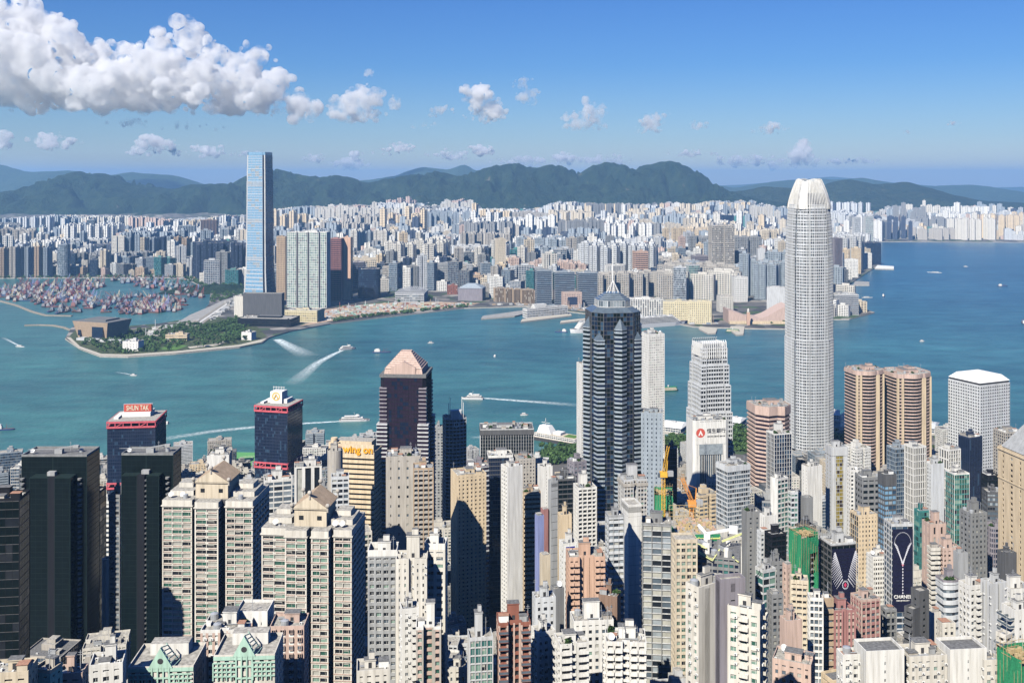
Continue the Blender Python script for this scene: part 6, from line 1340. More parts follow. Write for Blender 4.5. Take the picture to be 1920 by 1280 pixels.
 if True:
  for vis, (x, y, gz, sz, key_, ppx, hw, yt) in keep:
   k, st, sh, col = key_; w, d, h, parts_ = proto(*key_); nm0 = 'office_building' if st in ('curtain', 'ribbon') else 'residential_building'
   if cnt.get(nm0, 0) >= 290: rest.append((x, y, gz, sz, parts_)); continue
   cnt[nm0] = cnt.get(nm0, 0) + 1
   n += 1; o = thing(nm0, (x, y, gz), R(rnd.choice([12, 14, 18, 8, -6, 22])), cat='building', group='mid rise buildings packed between the towers')
   for nm, me in parts_:
    c = bpy.data.objects.new(nm, me); COL.objects.link(c); c.parent = o
    if nm == 'air_conditioner': c['kind'] = 'stuff'
   o.scale = (rnd.uniform(.85, 1.1), rnd.uniform(.85, 1.1), sz)
   h1 = h * sz
   near = min(heroes, key=lambda f: abs(f[4] + f[5] - 2 * ppx) + abs(f[7] - y) * .25)
   o['_k'] = f"{names[col]} {dict(punch='square windowed', res='bay windowed', ribbon='band windowed', grid='gridded', curtain='glass fronted')[st]} {dict(rect='block', notch='notched block', slab='slab')[sh]}"; o['_x'] = ppx; o['_h'] = near[6]; o['_y'] = y
   for _ in range(3 if y < 700 else 1):
    kk = rnd.choice(['chiller', 'water_tank', 'air_conditioner', 'antenna', 'air_conditioner', 'chiller']); q = place(kk, o, rnd.uniform(-w * .3, w * .3), -d * rnd.uniform(.15, .35), h + .03); q.scale = (1, 1, 1 / sz)
 print('near fill', len(keep), cnt, len(rest))
 m = MB(); mats = []
 for x, y, gz, sz, parts_ in rest:
  for nm, me in parts_:
   for mm in me.materials:
    if mm not in mats: mats.append(mm)
   i = len(m.v); m.v += [(x + v.co.x, y + v.co.y, gz + v.co.z * sz) for v in me.vertices]
   for p in me.polygons: m.f.append(tuple(i + q for q in p.vertices)); m.m.append(mats.index(me.materials[p.material_index]))
 if rest: tag(m.build('background_buildings', mats), 'scraps of lower buildings glimpsed between the near towers', 'buildings', kind='stuff')
 # labels: count along each depth belt
 belts = [(0, 480, 'lowest hillside belt'), (480, 640, 'second hillside belt'), (640, 820, 'middle belt of near city'), (820, 1020, 'belt behind the middle towers'), (1020, 1200, 'belt before the waterfront'), (1200, 9999, 'waterfront belt')]
 grp = {}
 for o in COL.objects:
  if '_k' in o.keys():
   b = next(t for a, c, t in belts if a <= o['_y'] < c); grp.setdefault((o['_k'], b), []).append(o)
 for (k, b), L in grp.items():
  L.sort(key=lambda o: o['_x'])
  for i, o in enumerate(L):
   o['label'] = f"the {k} in the {b}" if len(L) == 1 else f"{ORD[i]} {k} from left, {b}"
   for q in ('_k', '_x', '_h', '_y'): del o[q]
ORD = ['first', 'second', 'third', 'fourth', 'fifth', 'sixth', 'seventh', 'eighth', 'ninth', 'tenth', 'eleventh', 'twelfth', 'thirteenth', 'fourteenth', 'fifteenth', 'sixteenth', 'seventeenth', 'eighteenth', 'nineteenth', 'twentieth'] + [f'{a}-{b}' for a in ('twenty', 'thirty', 'forty', 'fifty', 'sixty', 'seventy') for b in ('first', 'second', 'third', 'fourth', 'fifth', 'sixth', 'seventh', 'eighth', 'ninth')]
fill_near()
NEARFOOT = list(FOOT)
# ---------------------------------------------------------------- the far shore
def kz(x, y):
 px = 960 + F * x / y; s0 = 5300 if px < 1450 else 7000
 t = max(0, min(1, (y - s0) / (8500 - s0))); return 3.2 + 112 * t * t * (3 - 2 * t) * (1 if px < 1450 else .45)
mb = MB(); nx, ny = 90, 26
for j in range(ny + 1):
 for i in range(nx + 1):
  y = 5200 + 3900 * j / ny; x = (-1300 + (i / nx) * 2700) / F * y; mb.v.append((x, y, kz(x, y) + (.15 if kz(x, y) > 3.3 else -7) + (fbm(x / 300, y / 300, 3) * 10 if y > 6200 and kz(x, y) > 8 else 0)))
for j in range(ny):
 for i in range(nx): a = j * (nx + 1) + i; mb.f.append((a, a + 1, a + nx + 2, a + nx + 1)); mb.m.append(0)
tag(mb.build('foothill_terrain', M_GROUND, smooth=True), 'rising city ground under the mountain range', kind='structure')
FAR = []                                       # px x0, x1, top row, base depth of landmark buildings
def FT(name, label, x0, x1, yt, yb, rot=10, q=.8, style='punch', wall='white', gls='dark', fhm=2.0, **kw):
 Y = gy(yb, 3.2); s = STYLE[style]; ov = dict(fh=s['fh'] * fhm, bay=s['bay'] * fhm * .9, pw=s['pw'] * fhm, d=max(.4, s['d'] * 1.6)); ov.update(kw.pop('ov', {}))
 FAR.append((x0, x1, yt, Y)); kw.setdefault('dens', .3); kw.setdefault('par', 1.5)
 n0 = len(FOOT); r = tower(name, label, x0, x1, yt, Y, rot, q, style, wall, gls, zb=3.0, ov=ov, **kw); return r
# supertall blue glass tower
def supertall():
 Y = 3210; x = (483 - 960) / F * Y; t = thing('skyscraper', (x, Y + 30, 3), R(-14), 'blue glass supertall tower with flared foot, tallest on the far shore', 'skyscraper'); FAR.append((452, 510, 290, Y)); FOOT.append((x, Y + 30, 40, 484, 452, 510, 290, Y))
 rnd = random.Random(2); W, Gm, D, Dg = MB(), MB(), MB(), MB(); h = 484; b = 33.5
 prof = [(0, 1.34), (60, 1.16), (110, 1.06), (240, 1.0), (400, .97), (h, .92)]
 z = 0
 while z < h - 1:
  z2 = min(h, z + (12 if z < 110 else 40)); s = interp(prof, (z + z2) / 2); f = b * s
  for a in range(4):
   ca, sa = math.cos(a * math.pi / 2), math.sin(a * math.pi / 2)
   q = [(-f * .8, -f), (f * .8, -f), (f * .8, -f * .8), (-f * .8, -f * .8)]; q = [(u * ca - v * sa, u * sa + v * ca) for u, v in q]
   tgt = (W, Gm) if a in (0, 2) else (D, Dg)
   mech = any(za < (z + z2) / 2 < za + 14 for za in (150, 270, 385))
   facade(tgt[0], tgt[1], q, z, z2, dict(fh=4.2 if a in (1, 3) else 8.4, bay=12, pw=.3, sf=.30 if a in (1, 3) else .14, d=.4, gw=(5, 2, 1)), rnd, (1, 2, 3) if a % 2 == 0 else (1, 2, 3), 3)
  core = scale_pts(rect(f * 1.72, f * 1.72), 1); Dg.prism(core, z, z2, 2)
  z = z2
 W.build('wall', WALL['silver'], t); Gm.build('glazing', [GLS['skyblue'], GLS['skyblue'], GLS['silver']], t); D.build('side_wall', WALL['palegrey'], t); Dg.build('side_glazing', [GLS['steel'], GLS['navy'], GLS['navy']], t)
 for a in range(4):                        # the facades rise above the roof
  ca, sa = math.cos(a * math.pi / 2), math.sin(a * math.pi / 2); f = b * .92; m = MB(); q = [(-f * .78, -f - .1), (f * .78, -f - .1), (f * .78, -f + .9), (-f * .78, -f + .9)]; m.prism([(u * ca - v * sa, u * sa + v * ca) for u, v in q], h - .5, h + 9, 0, 0); m.build('crown_wall', GLS['skyblue'], t)
 m = MB(); m.poly([(u, v, h + .1) for u, v in rect(b * 1.6, b * 1.6)]); m.build('roof', M_ROOFG, t)
 for zz in (150, 270, 385):
  W = MB()
  s = interp(prof, zz) * b * 1.012
  for k in range(4): W.prism(rect(s * 1.6, s * 2), zz + k * 3.4, zz + k * 3.4 + 1.4, 0, 0, True); W.prism(rect(s * 2, s * 1.6), zz + k * 3.4, zz + k * 3.4 + 1.4, 0, 0, True)
  W.build('louvre_band', WALL['palegrey'], t)
 m = MB(); m.frustum(rect(86, 80, 0, -4), rect(74, 66), 0, 34, 0); m.build('entrance_canopy', WALL['silver'], t)
supertall()
FT('museum', 'flat black slab museum in front of the blue glass supertall tower', 456, 531, 551, 598, -3, .25, 'blank', 'darkgrey', plant=False)
FT('exhibition_hall', 'long black low hall at the foot of the black slab museum', 446, 556, 599, 613, -8, .5, 'ribbon', 'black', 'black', dens=0)
FT('office_block', 'beige lower block tucked beside the black slab museum', 440, 459, 556, 596, -3, .8, 'blank', 'offwhite')
FT('apartment_tower', 'very wide teal glass apartment block gridded in white with three slots', 538, 617, 436, 577, -6, .35, 'grid', 'white', 'teal', fhm=2.2, shape=[(-.5, -.5), (-.26, -.5), (-.26, -.3), (-.22, -.3), (-.22, -.5), (.02, -.5), (.02, -.3), (.06, -.3), (.06, -.5), (.30, -.5), (.30, -.3), (.34, -.3), (.34, -.5), (.5, -.5), (.5, .5), (-.5, .5)], ov=dict(pw=1.5, sf=.25, gw=(3, 5, 1)))
FT('apartment_tower', 'tall brown and slate slim tower beside the wide teal block', 519, 538, 444, 562, -6, .9, 'punch', 'tan', 'navy')
FT('apartment_tower', 'dark red wine coloured tower of the twin beside the wide teal block', 618, 643, 448, 564, -6, .9, 'grid', 'rose', 'purple', ov=dict(pw=.8))
FT('apartment_tower', 'dark tower edged with salmon stripe joined to the wine red tower', 642, 660, 446, 562, -6, 1, 'blank', 'salmon', 'navy', sides={1: ('curtain', dict(fh=7, bay=8, pw=.5, sf=.3, d=.5))})
FT('office_block', 'dark blue curved hotel block behind the sandy works site', 671, 712, 505, 560, 0, .8, 'curtain', 'navy', 'navy', shape='round')
FT('office_block', 'lower dark glass block behind the wine red towers', 655, 684, 492, 548, 4, .9, 'curtain', 'purplegrey', 'navy')
for i, (a, b, yt, yb, w_) in enumerate([(716, 744, 500, 541, 'warmgrey'), (742, 768, 502, 541, 'grey'), (766, 781, 504, 541, 'midgrey'), (793, 822, 500, 542, 'warmgrey'), (820, 850, 494, 542, 'grey'), (848, 875, 497, 542, 'warmgrey')]):
 FT('apartment_tower', f'{ORD[i]} of six grey apartment slabs above the curved station roof', a, b, yt, yb, 6, .6, 'punch', w_, 'dark', ov=dict(pw=1.6, bay=4.5), group='grey apartment slabs above the station')
FT('theatre', 'silvery grey theatre box with pitched metal roof and pointed entrance', 859, 910, 541, 564, -8, .8, 'blank', 'purplegrey', dens=0, band=[(0, 1, 1)], crown=lambda root, p, h, r_, wm, w, d: (lambda m: (m.frustum(inset(p, -1), scale_pts(p, .35), h, h + 14), m.build('pitched_roof', WALL['bluegrey'], root)))(MB()))
FT('office_block', 'reddish brown low building behind the silvery theatre', 838, 858, 535, 552, 4, .8, 'punch', 'brick')
FT('apartment_tower', 'slim olive stone apartment tower rising alone above the brown blocks', 928, 948, 448, 540, 16, .9, 'punch', 'cream', 'green', ov=dict(bay=4))
for i, (a, b) in enumerate([(925, 947), (945, 963), (960, 978), (974, 1002)]):
 FT('office_block', f'{ORD[i]} of four ribbed brown blocks on the quay', a, b, 541 + i, 566 + i, 12, .9, 'fins', 'tan', 'brown', group='ribbed brown quay blocks', ov=dict(sf=0))
for i, (a, b, yt) in enumerate([(1003, 1035, 508), (1036, 1078, 511), (1080, 1121, 512)]):
 FT('office_tower', f'{ORD[i]} of three dark slate office slabs behind the white terminal', a, b, yt, 572, 10, .7, 'ribbon', 'bluegrey', 'navy', group='dark slate office slabs', ov=dict(fh=6, sf=.3, pw=0, bay=12))
def arch():
 r = FT('office_block', 'pink stone block pierced by a square opening on the quay', 1053, 1091, 549, 577, 8, .5, 'punch', 'pink', dens=.2); root, p, h, w, d = r
 m = MB(); m.box(-w * .25, w * .25, -d / 2 - .4, -d / 2 + .3, h * .2, h * .72, 0, True); m.build('opening_shade_panel', WALL['navy'], root)  # solid navy panel, its dark colour stands for shade inside the square opening
arch()
FT('office_block', 'long white curved hotel with vertical ribs behind the dark star plan tower', 1178, 1246, 562, 596, -8, .4, 'fins', 'white', 'dark', ov=dict(fh=6, bay=7, pw=2.4, sf=.2))
FT('hotel', 'cream hotel block with red rooftop row', 1243, 1292, 566, 604, -8, .5, 'punch', 'yellowcream', 'dark')
FT('hotel', 'second cream hotel with tall star sign pylon', 1290, 1338, 566, 608, -14, .5, 'punch', 'yellowcream', 'brown')
FT('apartment_tower', 'very tall grey stone tower with spread feet and notched top', 1331, 1376, 424, 542, 4, .6, 'grid', 'warmgrey', 'dark', shape='notch', ov=dict(pw=1.6), band=[(60, 4, 1), (150, 4, 1)])
FT('office_tower', 'white tower with dark central glass strip near the pink wedge hall', 1374, 1401, 520, 566, 6, .8, 'punch', 'white', 'navy')
FT('office_tower', 'thin black slab tower behind the white strip tower', 1400, 1415, 488, 550, 20, .9, 'fins', 'purplegrey', 'black')
FT('office_tower', 'pale stone pillar like tower near the silver skyscraper', 1420, 1434, 467, 545, 0, .9, 'blank', 'palegrey')
FT('office_tower', 'blue grey glass tower joined behind the pale pillar tower', 1432, 1453, 474, 545, 0, .9, 'curtain', 'bluegrey', 'steel')
FT('office_tower', 'slanted blue glass tower in the middle of the peninsula', 1262, 1289, 502, 565, -10, .9, 'curtain', 'silver', 'steel')
FT('office_tower', 'teal roofed glass tower next to the slanted blue tower', 1287, 1312, 498, 556, 8, .9, 'curtain', 'palegrey', 'teal')
FT('office_tower', 'dark office with pink brown edge fin beyond the lantern roof', 1187, 1215, 472, 545, 10, .9, 'ribbon', 'salmon', 'navy')
FT('office_block', 'teal glass low office below the tall grey stone tower', 1304, 1336, 530, 560, 12, .8, 'curtain', 'teal', 'teal')
FT('office_block', 'white drum like office with dark vertical slots beyond the lantern spire', 1135, 1174, 498, 545, 0, .9, 'fins', 'white', 'navy', shape='round', ov=dict(sf=0, fh=30))
FT('office_block', 'dark purple department block behind the teal roofed tower', 1298, 1328, 480, 535, 6, .9, 'ribbon', 'purplegrey', 'purple')
FT('shopping_block', 'long pale stone shopping block behind the pink wedge hall', 1438, 1478, 540, 590, -14, .5, 'blank', 'palegrey')
FT('hotel', 'white hotel with ribbed lower wing between cream hotels and pink hall', 1346, 1374, 556, 585, 8, .8, 'punch', 'offwhite')
FT('hotel', 'curved glass waterfront hotel on its own promenade', 1562, 1610, 553, 590, -6, .7, 'ribbon', 'palegrey', 'navy', ov=dict(fh=6, pw=0, sf=.4, bay=12))
FT('apartment_tower', 'tall purple brown tower just beside the silver skyscraper', 1561, 1579, 447, 540, 8, .9, 'fins', 'purplegrey', 'purple', ov=dict(sf=0, fh=20))
FT('apartment_tower', 'left of two slim pale glass towers standing in the far bay', 1600, 1613, 408, 480, 5, .8, 'fins', 'silver', 'steel', ov=dict(sf=.2, fh=10))
FT('apartment_tower', 'right of two slim pale glass towers standing in the far bay', 1620, 1637, 406, 478, 5, .8, 'fins', 'silver', 'teal', ov=dict(sf=.2, fh=10))
FT('office_block', 'dark blue glass hotel block at the edge of the far bay', 1613, 1651, 456, 496, 12, .9, 'curtain', 'navy', 'navy')
FT('apartment_block', 'long white apartment estate slab near the far bay', 1577, 1610, 487, 520, -10, .5, 'punch', 'white')
FT('apartment_block', 'white hotel like block by the far bay promenade', 1615, 1634, 475, 503, -4, .8, 'punch', 'white')
FT('office_block', 'green roofed dark club building right of the silver skyscraper', 1564, 1592, 538, 560, -6, .8, 'ribbon', 'darkgrey', 'navy', roofm=M_LAWN)
for i, (a, b, yt, yb, w_, g_) in enumerate([(-2, 16, 466, 521, 'tan', 'navy'), (15, 42, 464, 521, 'warmgrey', 'navy'), (43, 62, 464, 520, 'bluegrey', 'navy'), (63, 82, 463, 520, 'tan', 'blue'), (80, 96, 465, 520, 'bluegrey', 'blue'), (262, 278, 446, 504, 'cream', 'navy'), (280, 296, 446, 503, 'bluegrey', 'navy'), (296, 316, 445, 502, 'navy', 'blue'), (312, 326, 444, 502, 'bluegrey', 'navy'), (325, 342, 445, 503, 'tan', 'blue'), (340, 358, 447, 504, 'tan', 'navy'), (357, 376, 455, 505, 'bluegrey', 'green')]):
 FT('apartment_tower', f'{ORD[i]} of twelve brown and slate towers lining the boat shelter', a, b, yt, yb, -30, 1.0, 'fins', w_, g_, shape='notch', ov=dict(sf=.25, fh=7, bay=5, pw=2), group='towers lining the boat shelter')
FT('office_tower', 'round blue glass tower beside the boat shelter quay', 107, 130, 459, 519, 0, .9, 'curtain', 'bluegrey', 'steel', shape='drum', dens=0)
FT('hospital', 'curved grey glass low block beside the boat shelter quay', 161, 215, 478, 507, -6, .4, 'ribbon', 'bluegrey', 'steel', shape='bowfront')
FT('apartment_tower', 'pale rounded apartment tower above the curved glass block', 209, 234, 443, 506, 8, .8, 'punch', 'offwhite', 'dark', shape='notch')
FT('apartment_tower', 'slate shaded twin of the pale rounded apartment tower', 233, 245, 446, 505, 8, .8, 'fins', 'bluegrey', 'navy')
FT('apartment_tower', 'very tall dark glass tower above the boat shelter', 163, 178, 413, 474, 5, .9, 'curtain', 'bluegrey', 'navy')
FT('apartment_tower', 'broad dark brown apartment slab group with vertical ribs', 376, 407, 413, 474, 8, .5, 'fins', 'brown', 'navy', ov=dict(sf=0, fh=20, bay=8, pw=3))
FT('apartment_tower', 'broad slate slab under the mountain near the blue supertall tower', 333, 366, 424, 478, 8, .5, 'fins', 'bluegrey', 'navy', ov=dict(sf=0, fh=20, bay=8, pw=3))
for i, (a, b, yt, yb, w_) in enumerate([(352, 366, 487, 512, 'white'), (365, 379, 487, 512, 'offwhite'), (380, 412, 492, 517, 'teal'), (416, 450, 489, 516, 'navy')]):
 FT('office_block', ['white slab block by the pond side park', 'off white slab beside the other white slab by the park', 'teal glass low office beside the supertall tower', 'navy glass low office touching the supertall tower'][i], a, b, yt, yb, 10, .8, 'curtain' if i > 1 else 'punch', w_, 'navy')
FT('office_block', 'yellow netted building works beside the black low hall', 534, 604, 583, 604, -10, .6, 'grid', 'yellowcream', 'gold', dens=3, ov=dict(sf=.5))
# prominent back row groups
FT('warehouse', 'bright blue long shed roofed hall in the middle distance', 1243, 1292, 425, 436, 0, .8, 'blank', 'bluegrey', roofm=mat('blue_roof', (.06, .18, .6), var=.1), dens=0)
for i, (a, b) in enumerate([(1404, 1418), (1417, 1432), (1431, 1447)]): FT('apartment_tower', f'{ORD[i]} of three mustard yellow blocks left of the silver skyscraper', a, b, 422 + i, 452, 8, .9, 'punch', 'gold' if 0 else 'sand', 'brown', group='mustard yellow blocks')
FT('office_block', 'wide navy glass office block on the back plain', 1332, 1375, 404, 450, 4, .6, 'curtain', 'navy', 'navy')
FT('apartment_tower', 'pair of beige joined hill top tower slabs', 1361, 1391, 367, 395, 4, .5, 'punch', 'sand', 'brown')

# --- palace like museum, hall, kiosk and pavilion on the tip
def flared_museum():
 c = P(183, 636, gy(636, 3.2)); t = thing('museum', (c[0], c[1] + 30, 3), R(-20), 'brown flared box museum on the tip of the peninsula', 'museum'); FOOT.append((c[0], c[1] + 30, 45, 60, 146, 220, 600, c[1])); FAR.append((146, 220, 600, c[1]))
 m = MB(); m.frustum(rect(88, 70), rect(112, 88), 0, 46, 0, 1); m.build('wall', [WALL['tan'], M_ROOFG], t); m = MB(); m.box(6, 40, -43.6, -36, 2, 34, 0, True); m.box(-40, -32, -42, -36, 10, 24, 0, True); m.build('dark_glazing', GLS['navy'], t); m = MB(); m.prism(rect(66, 50), 46, 50, 0); m.build('roof', M_ROOFG, t); m = MB(); m.box(-30, 110, -58, -30, 0, 6, 0); m.build('podium', WALL['palegrey'], t)
flared_museum()
FT('hall', 'small white box building on the park tip', 231, 265, 641, 658, -8, .7, 'smallpunch', 'white', dens=1)
FT('hall', 'long low sandy yellow hall in the waterfront park', 311, 352, 628, 640, 4, .5, 'ribbon', 'sand', dens=.5)
FT('hall', 'cluster of white pavilion gables in the waterfront park', 452, 478, 624, 638, -20, .7, 'smallpunch', 'white', dens=1)
FT('station', 'green ribbed curved station roof above the works site', 742, 800, 550, 566, -4, .9, 'ribbon', 'palegrey', plant=False, crown=lambda root, p, h, r_, wm, w, d: (lambda m: ([m.beam((-w / 2 + w * k / 16, -d / 2, h), (-w / 2 + w * k / 16, d / 2, h + 10 * math.sin(math.pi * k / 16) + 4), 2.4) for k in range(17)], m.build('roof_ribs', WALL['palegrey'], root)))(MB()))
def wedge_hall():
 Y = gy(606, 3.2); k = Y / F; x = lambda p: (p - 960) * k; t = thing('concert_hall', (x(1420), Y, 3), 0, 'pink tiled hall sweeping up in a wedge behind the promenade', 'hall'); FAR.append((1364, 1478, 582, Y)); m = MB()
 prof = [(1366, 581), (1366, 606), (1478, 606), (1478, 572), (1468, 576), (1440, 592), (1425, 597), (1405, 595), (1385, 587)]
 f = [((p - 1420) * k, 0, (606 - q) * k) for p, q in prof]; bk = [(a, b + 75, c) for a, b, c in f]; n = len(f)
 m.poly(f[::1]); m.poly(bk[::-1])
 for i in range(n): j = (i + 1) % n; m.quad(f[j], f[i], bk[i], bk[j])
 m.build('wall', WALL['pink'], t); m = MB(); m.prism([(-54 * k, -14), (58 * k, -14), (58 * k, -.1), (-54 * k, -.1)], 0, 7, 0); m.build('colonnade', WALL['sand'], t)
 t = thing('clock_tower', (x(1398), Y - 32, 3), 0, 'slim pink brick clock tower on the promenade by the wedge hall', 'clock tower'); m = MB(); m.box(-4, 4, -4, 4, 0, 36, 0); m.build('shaft', WALL['salmon'], t); m = MB(); m.cyl(0, 0, 3, 36, 42, 10, 0); m.cyl(0, 0, 3.4, 42, 47, 10, 0, .4); m.build('cupola', WALL['offwhite'], t)
wedge_hall()

# ---------------------------------------------------------------- the packed far city
def far_city():
 rnd = random.Random(11)
 env = [(-200, 410), (0, 408), (60, 406), (100, 402), (250, 404), (330, 410), (450, 400), (560, 386), (600, 384), (640, 381), (700, 384), (703, 371), (720, 371), (745, 366), (885, 370), (900, 390), (1000, 390), (1050, 376), (1080, 377), (1130, 380), (1210, 380), (1260, 377), (1300, 378), (1400, 372), (1450, 385), (1560, 368), (1640, 368), (1700, 364), (1790, 362), (1800, 372), (1850, 374), (1870, 372), (1890, 385), (2200, 385)]
 shapes = {'tower': cross(30, 26, .2, .2), 'slab': cross(52, 16, .12, .2), 'office': rect(34, 30), 'tenement': rect(26, 18)}
 pal = {'tower': ['white', 'offwhite', 'cream', 'palegrey', 'white', 'offwhite', 'sand', 'silver', 'warmgrey', 'bluegrey', 'pink', 'bluegrey', 'navy', 'midgrey'], 'slab': ['white', 'offwhite', 'palegrey', 'cream', 'silver', 'warmgrey'], 'office': ['bluegrey', 'silver', 'navy', 'palegrey', 'grey', 'teal', 'midgrey'], 'tenement': ['warmgrey', 'offwhite', 'cream', 'palegrey', 'tan', 'pink', 'grey', 'salmon', 'white']}
 cname = {'white': 'white', 'offwhite': 'off white', 'cream': 'cream', 'palegrey': 'pale grey', 'sand': 'sandy', 'silver': 'silvery', 'warmgrey': 'stone grey', 'bluegrey': 'slate', 'pink': 'pink', 'navy': 'navy', 'grey': 'grey', 'teal': 'teal', 'midgrey': 'dark grey', 'tan': 'tan', 'salmon': 'salmon'}
 hh = {'tower': 118, 'slab': 80, 'office': 84, 'tenement': 42}
 pr = {}
 def proto(kind, col, fine):
  key = (kind, col, fine)
  if key in pr: return pr[key]
  W = MB(); G_ = MB(); h = hh[kind]; rr = random.Random(len(pr)); p = shapes[kind]
  if fine:
   st = dict(fh=h / max(6, round(h / 5.8)), bay=5.2, pw=1.9 if kind != 'office' else .7, sf=.45 if kind != 'office' else .25, d=1.0, gw=(1, 1, 1)); 
   if kind == 'tower': st.update(pw=2.4, sf=.4)
   facade(W, W, p, 0, h, st, rr, (), 3, 3, 3); W.poly([(x, y, h) for x, y in p], 4)
  else:
   W.prism(p, 0, h, 3, 4)
  x0, x1, y0, y1 = bbox(p); W.box(-(x1 - x0) * .2, (x1 - x0) * .2, -(y1 - y0) * .15, (y1 - y0) * .2, h, h + 6, 3, False, 4)
  W.m = [m_ if m_ < 5 else 3 for m_ in W.m]
  g = ('navy', 'blue', 'steel') if kind == 'office' else ('dark', 'steel', 'dark')
  pr[key] = W.mesh(kind + '_block', [GLS[k] for k in g] + [WALL[col] if fine else FARW(col), M_ROOF]); return pr[key]
 fw = {}
 def FARW(col):
  """plain wall with rows of window dots for the blocks seen at a few pixels"""
  if col in fw: return fw[col]
  m = bpy.data.materials.new('windowed_' + col); m.use_nodes = True; nt = m.node_tree; n = nt.nodes; b = n['Principled BSDF']; L = nt.links.new; b.inputs['Roughness'].default_value = .8
  tc = n.new('ShaderNodeTexCoord'); sp = n.new('ShaderNodeSeparateXYZ'); L(tc.outputs['Object'], sp.inputs[0])
  def stripe(a, per, duty):
   d_ = n.new('ShaderNodeMath'); d_.operation = 'DIVIDE'; d_.inputs[1].default_value = per; L(a, d_.inputs[0]); f_ = n.new('ShaderNodeMath'); f_.operation = 'FRACT'; L(d_.outputs[0], f_.inputs[0]); g_ = n.new('ShaderNodeMath'); g_.operation = 'LESS_THAN'; g_.inputs[1].default_value = duty; L(f_.outputs[0], g_.inputs[0]); return g_.outputs[0]
  s_ = n.new('ShaderNodeMath'); s_.operation = 'ADD'; L(sp.outputs[0], s_.inputs[0]); L(sp.outputs[1], s_.inputs[1])
  a = stripe(s_.outputs[0], 5.5, .4); c = stripe(sp.outputs[2], 6.4, .5); mu = n.new('ShaderNodeMath'); mu.operation = 'MULTIPLY'; L(a, mu.inputs[0]); L(c, mu.inputs[1])
  mx = n.new('ShaderNodeMix'); mx.data_type = 'RGBA'; L(mu.outputs[0], mx.inputs['Factor']); src = WALL[col].node_tree.nodes['Principled BSDF'].inputs['Base Color']
  cr = next(q for q in WALL[col].node_tree.nodes if q.type == 'VALTORGB'); mx.inputs['A'].default_value = cr.color_ramp.elements[1].color; mx.inputs['B'].default_value = (.09, .10, .12, 1); L(mx.outputs['Result'], b.inputs['Base Color']); fw[col] = m; return m
 zb = [1200.0] * 2400                                  # nearest hiding row per photo column
 def hide(x0, x1, yt):
  for c in range(max(0, int(x0) + 200), min(2399, int(x1) + 201)): zb[c] = min(zb[c], yt)
 far_l = sorted([(f[3], f) for f in FAR], key=lambda q: q[0]); near_hide = [f for f in NEARFOOT if f[7] < 1500]
 knolls = [(690, 4700, 260, 150, 34), (835, 4100, 330, 90, 22), (760, 5200, 200, 120, 30), (980, 5600, 260, 140, 40), (1110, 4300, 260, 90, 20), (420, 3700, 220, 90, 14), (1340, 5600, 200, 120, 26), (560, 6400, 280, 160, 40)]
 def knoll_at(x, y): return any(((x - (kx - 960) / F * ky) / a) ** 2 + ((y - ky) / b) ** 2 < .9 for kx, ky, a, b, h in knolls)
 for i, (kx, ky, a, b, h) in enumerate(knolls):
  m = MB(); n = 30; cxk = (kx - 960) / F * ky; g0 = kz(cxk, ky)
  for j in range(n + 1):
   for c in range(n + 1):
    u, v = -1 + 2 * c / n, -1 + 2 * j / n; r_ = math.hypot(u, v); z = 1.5 * max(0, 1 - r_ * r_) ** .7; m.v.append((cxk + u * a, ky + v * b, g0 - 2 + h * z + (noise.noise((u * a / 14, v * b / 14, i)) * 7 + noise.noise((u * a / 40, v * b / 40, i)) * 8) * min(1, z * 4)))
  for j in range(n):
   for c in range(n): q = j * (n + 1) + c; m.f.append((q, q + 1, q + n + 2, q + n + 1)); m.m.append(0)
  tag(m.build('wooded_hill', bpy.data.materials['mountain_forest']), 'small wooded hill among the far city blocks', kind='structure')
 shore = [(K[i][0], gy(K[i][1], 3.2)) for i in range(len(K))]
 cand = []; Y = 3000.0
 poly = kp
 while Y < 8900:
  step = 34 + (Y - 3000) / 110; xw = -1080 / F * Y - rnd.uniform(0, 30)
  while xw < 1010 / F * Y + 60:
   xw += rnd.uniform(.85, 1.35) * (31 + (Y - 3000) / 260)
   y = Y + rnd.uniform(-.4, .4) * step; x = xw; px = 960 + F * x / y
   if not inside(poly, x, y) or not inside(poly, x, y - 45) or not inside(poly, x + 30, y - 20) or not inside(poly, x - 30, y - 20): continue
   if knoll_at(x, y): continue
   if y < 4050 and px < 352: continue
   if y < 3900 and px < 500: continue
   if px < 925 and y < 3640: continue
   if 900 < px < 1480 and y < 3430: continue
   if 600 < px < 900 and y < 3680: continue
   if any(f[0] - 6 < px < f[1] + 6 and abs(y - f[3] - 25) < 42 for f in FAR): continue
   if y > 6350 and px > 1655 and y < 6750: continue
   cand.append((y, x, px))
  Y += step
 cand.sort(); objs = []
 fi = 0
 for y, x, px in cand:
  while fi < len(far_l) and far_l[fi][0] < y: f = far_l[fi][1]; hide(f[0] + 1, f[1] - 1, f[2] + 2); fi += 1
  v = noise.noise((x / 420, y / 420, 3.3)); v2 = noise.noise((x / 150, y / 150, 8))
  if y < 4300: kind = rnd.choices(['tenement', 'office', 'slab', 'tower'], (7, 3, 1.2, .6 + 2 * max(0, v)))[0]
  elif y < 6000: kind = rnd.choices(['tenement', 'office', 'slab', 'tower'], (6, 1.4, 2, 2 + 6 * max(0, v)))[0]
  else: kind = rnd.choices(['tenement', 'office', 'slab', 'tower'], (3, 1.6 if px < 1500 else 4, 3, 6 + 5 * max(0, v)))[0]
  cell = (int(x // 270), int(y // 210)); cr_ = random.Random(cell[0] * 977 + cell[1]); est = cr_.random() < (.3 if y < 5000 else .62); g_ = cr_.random()
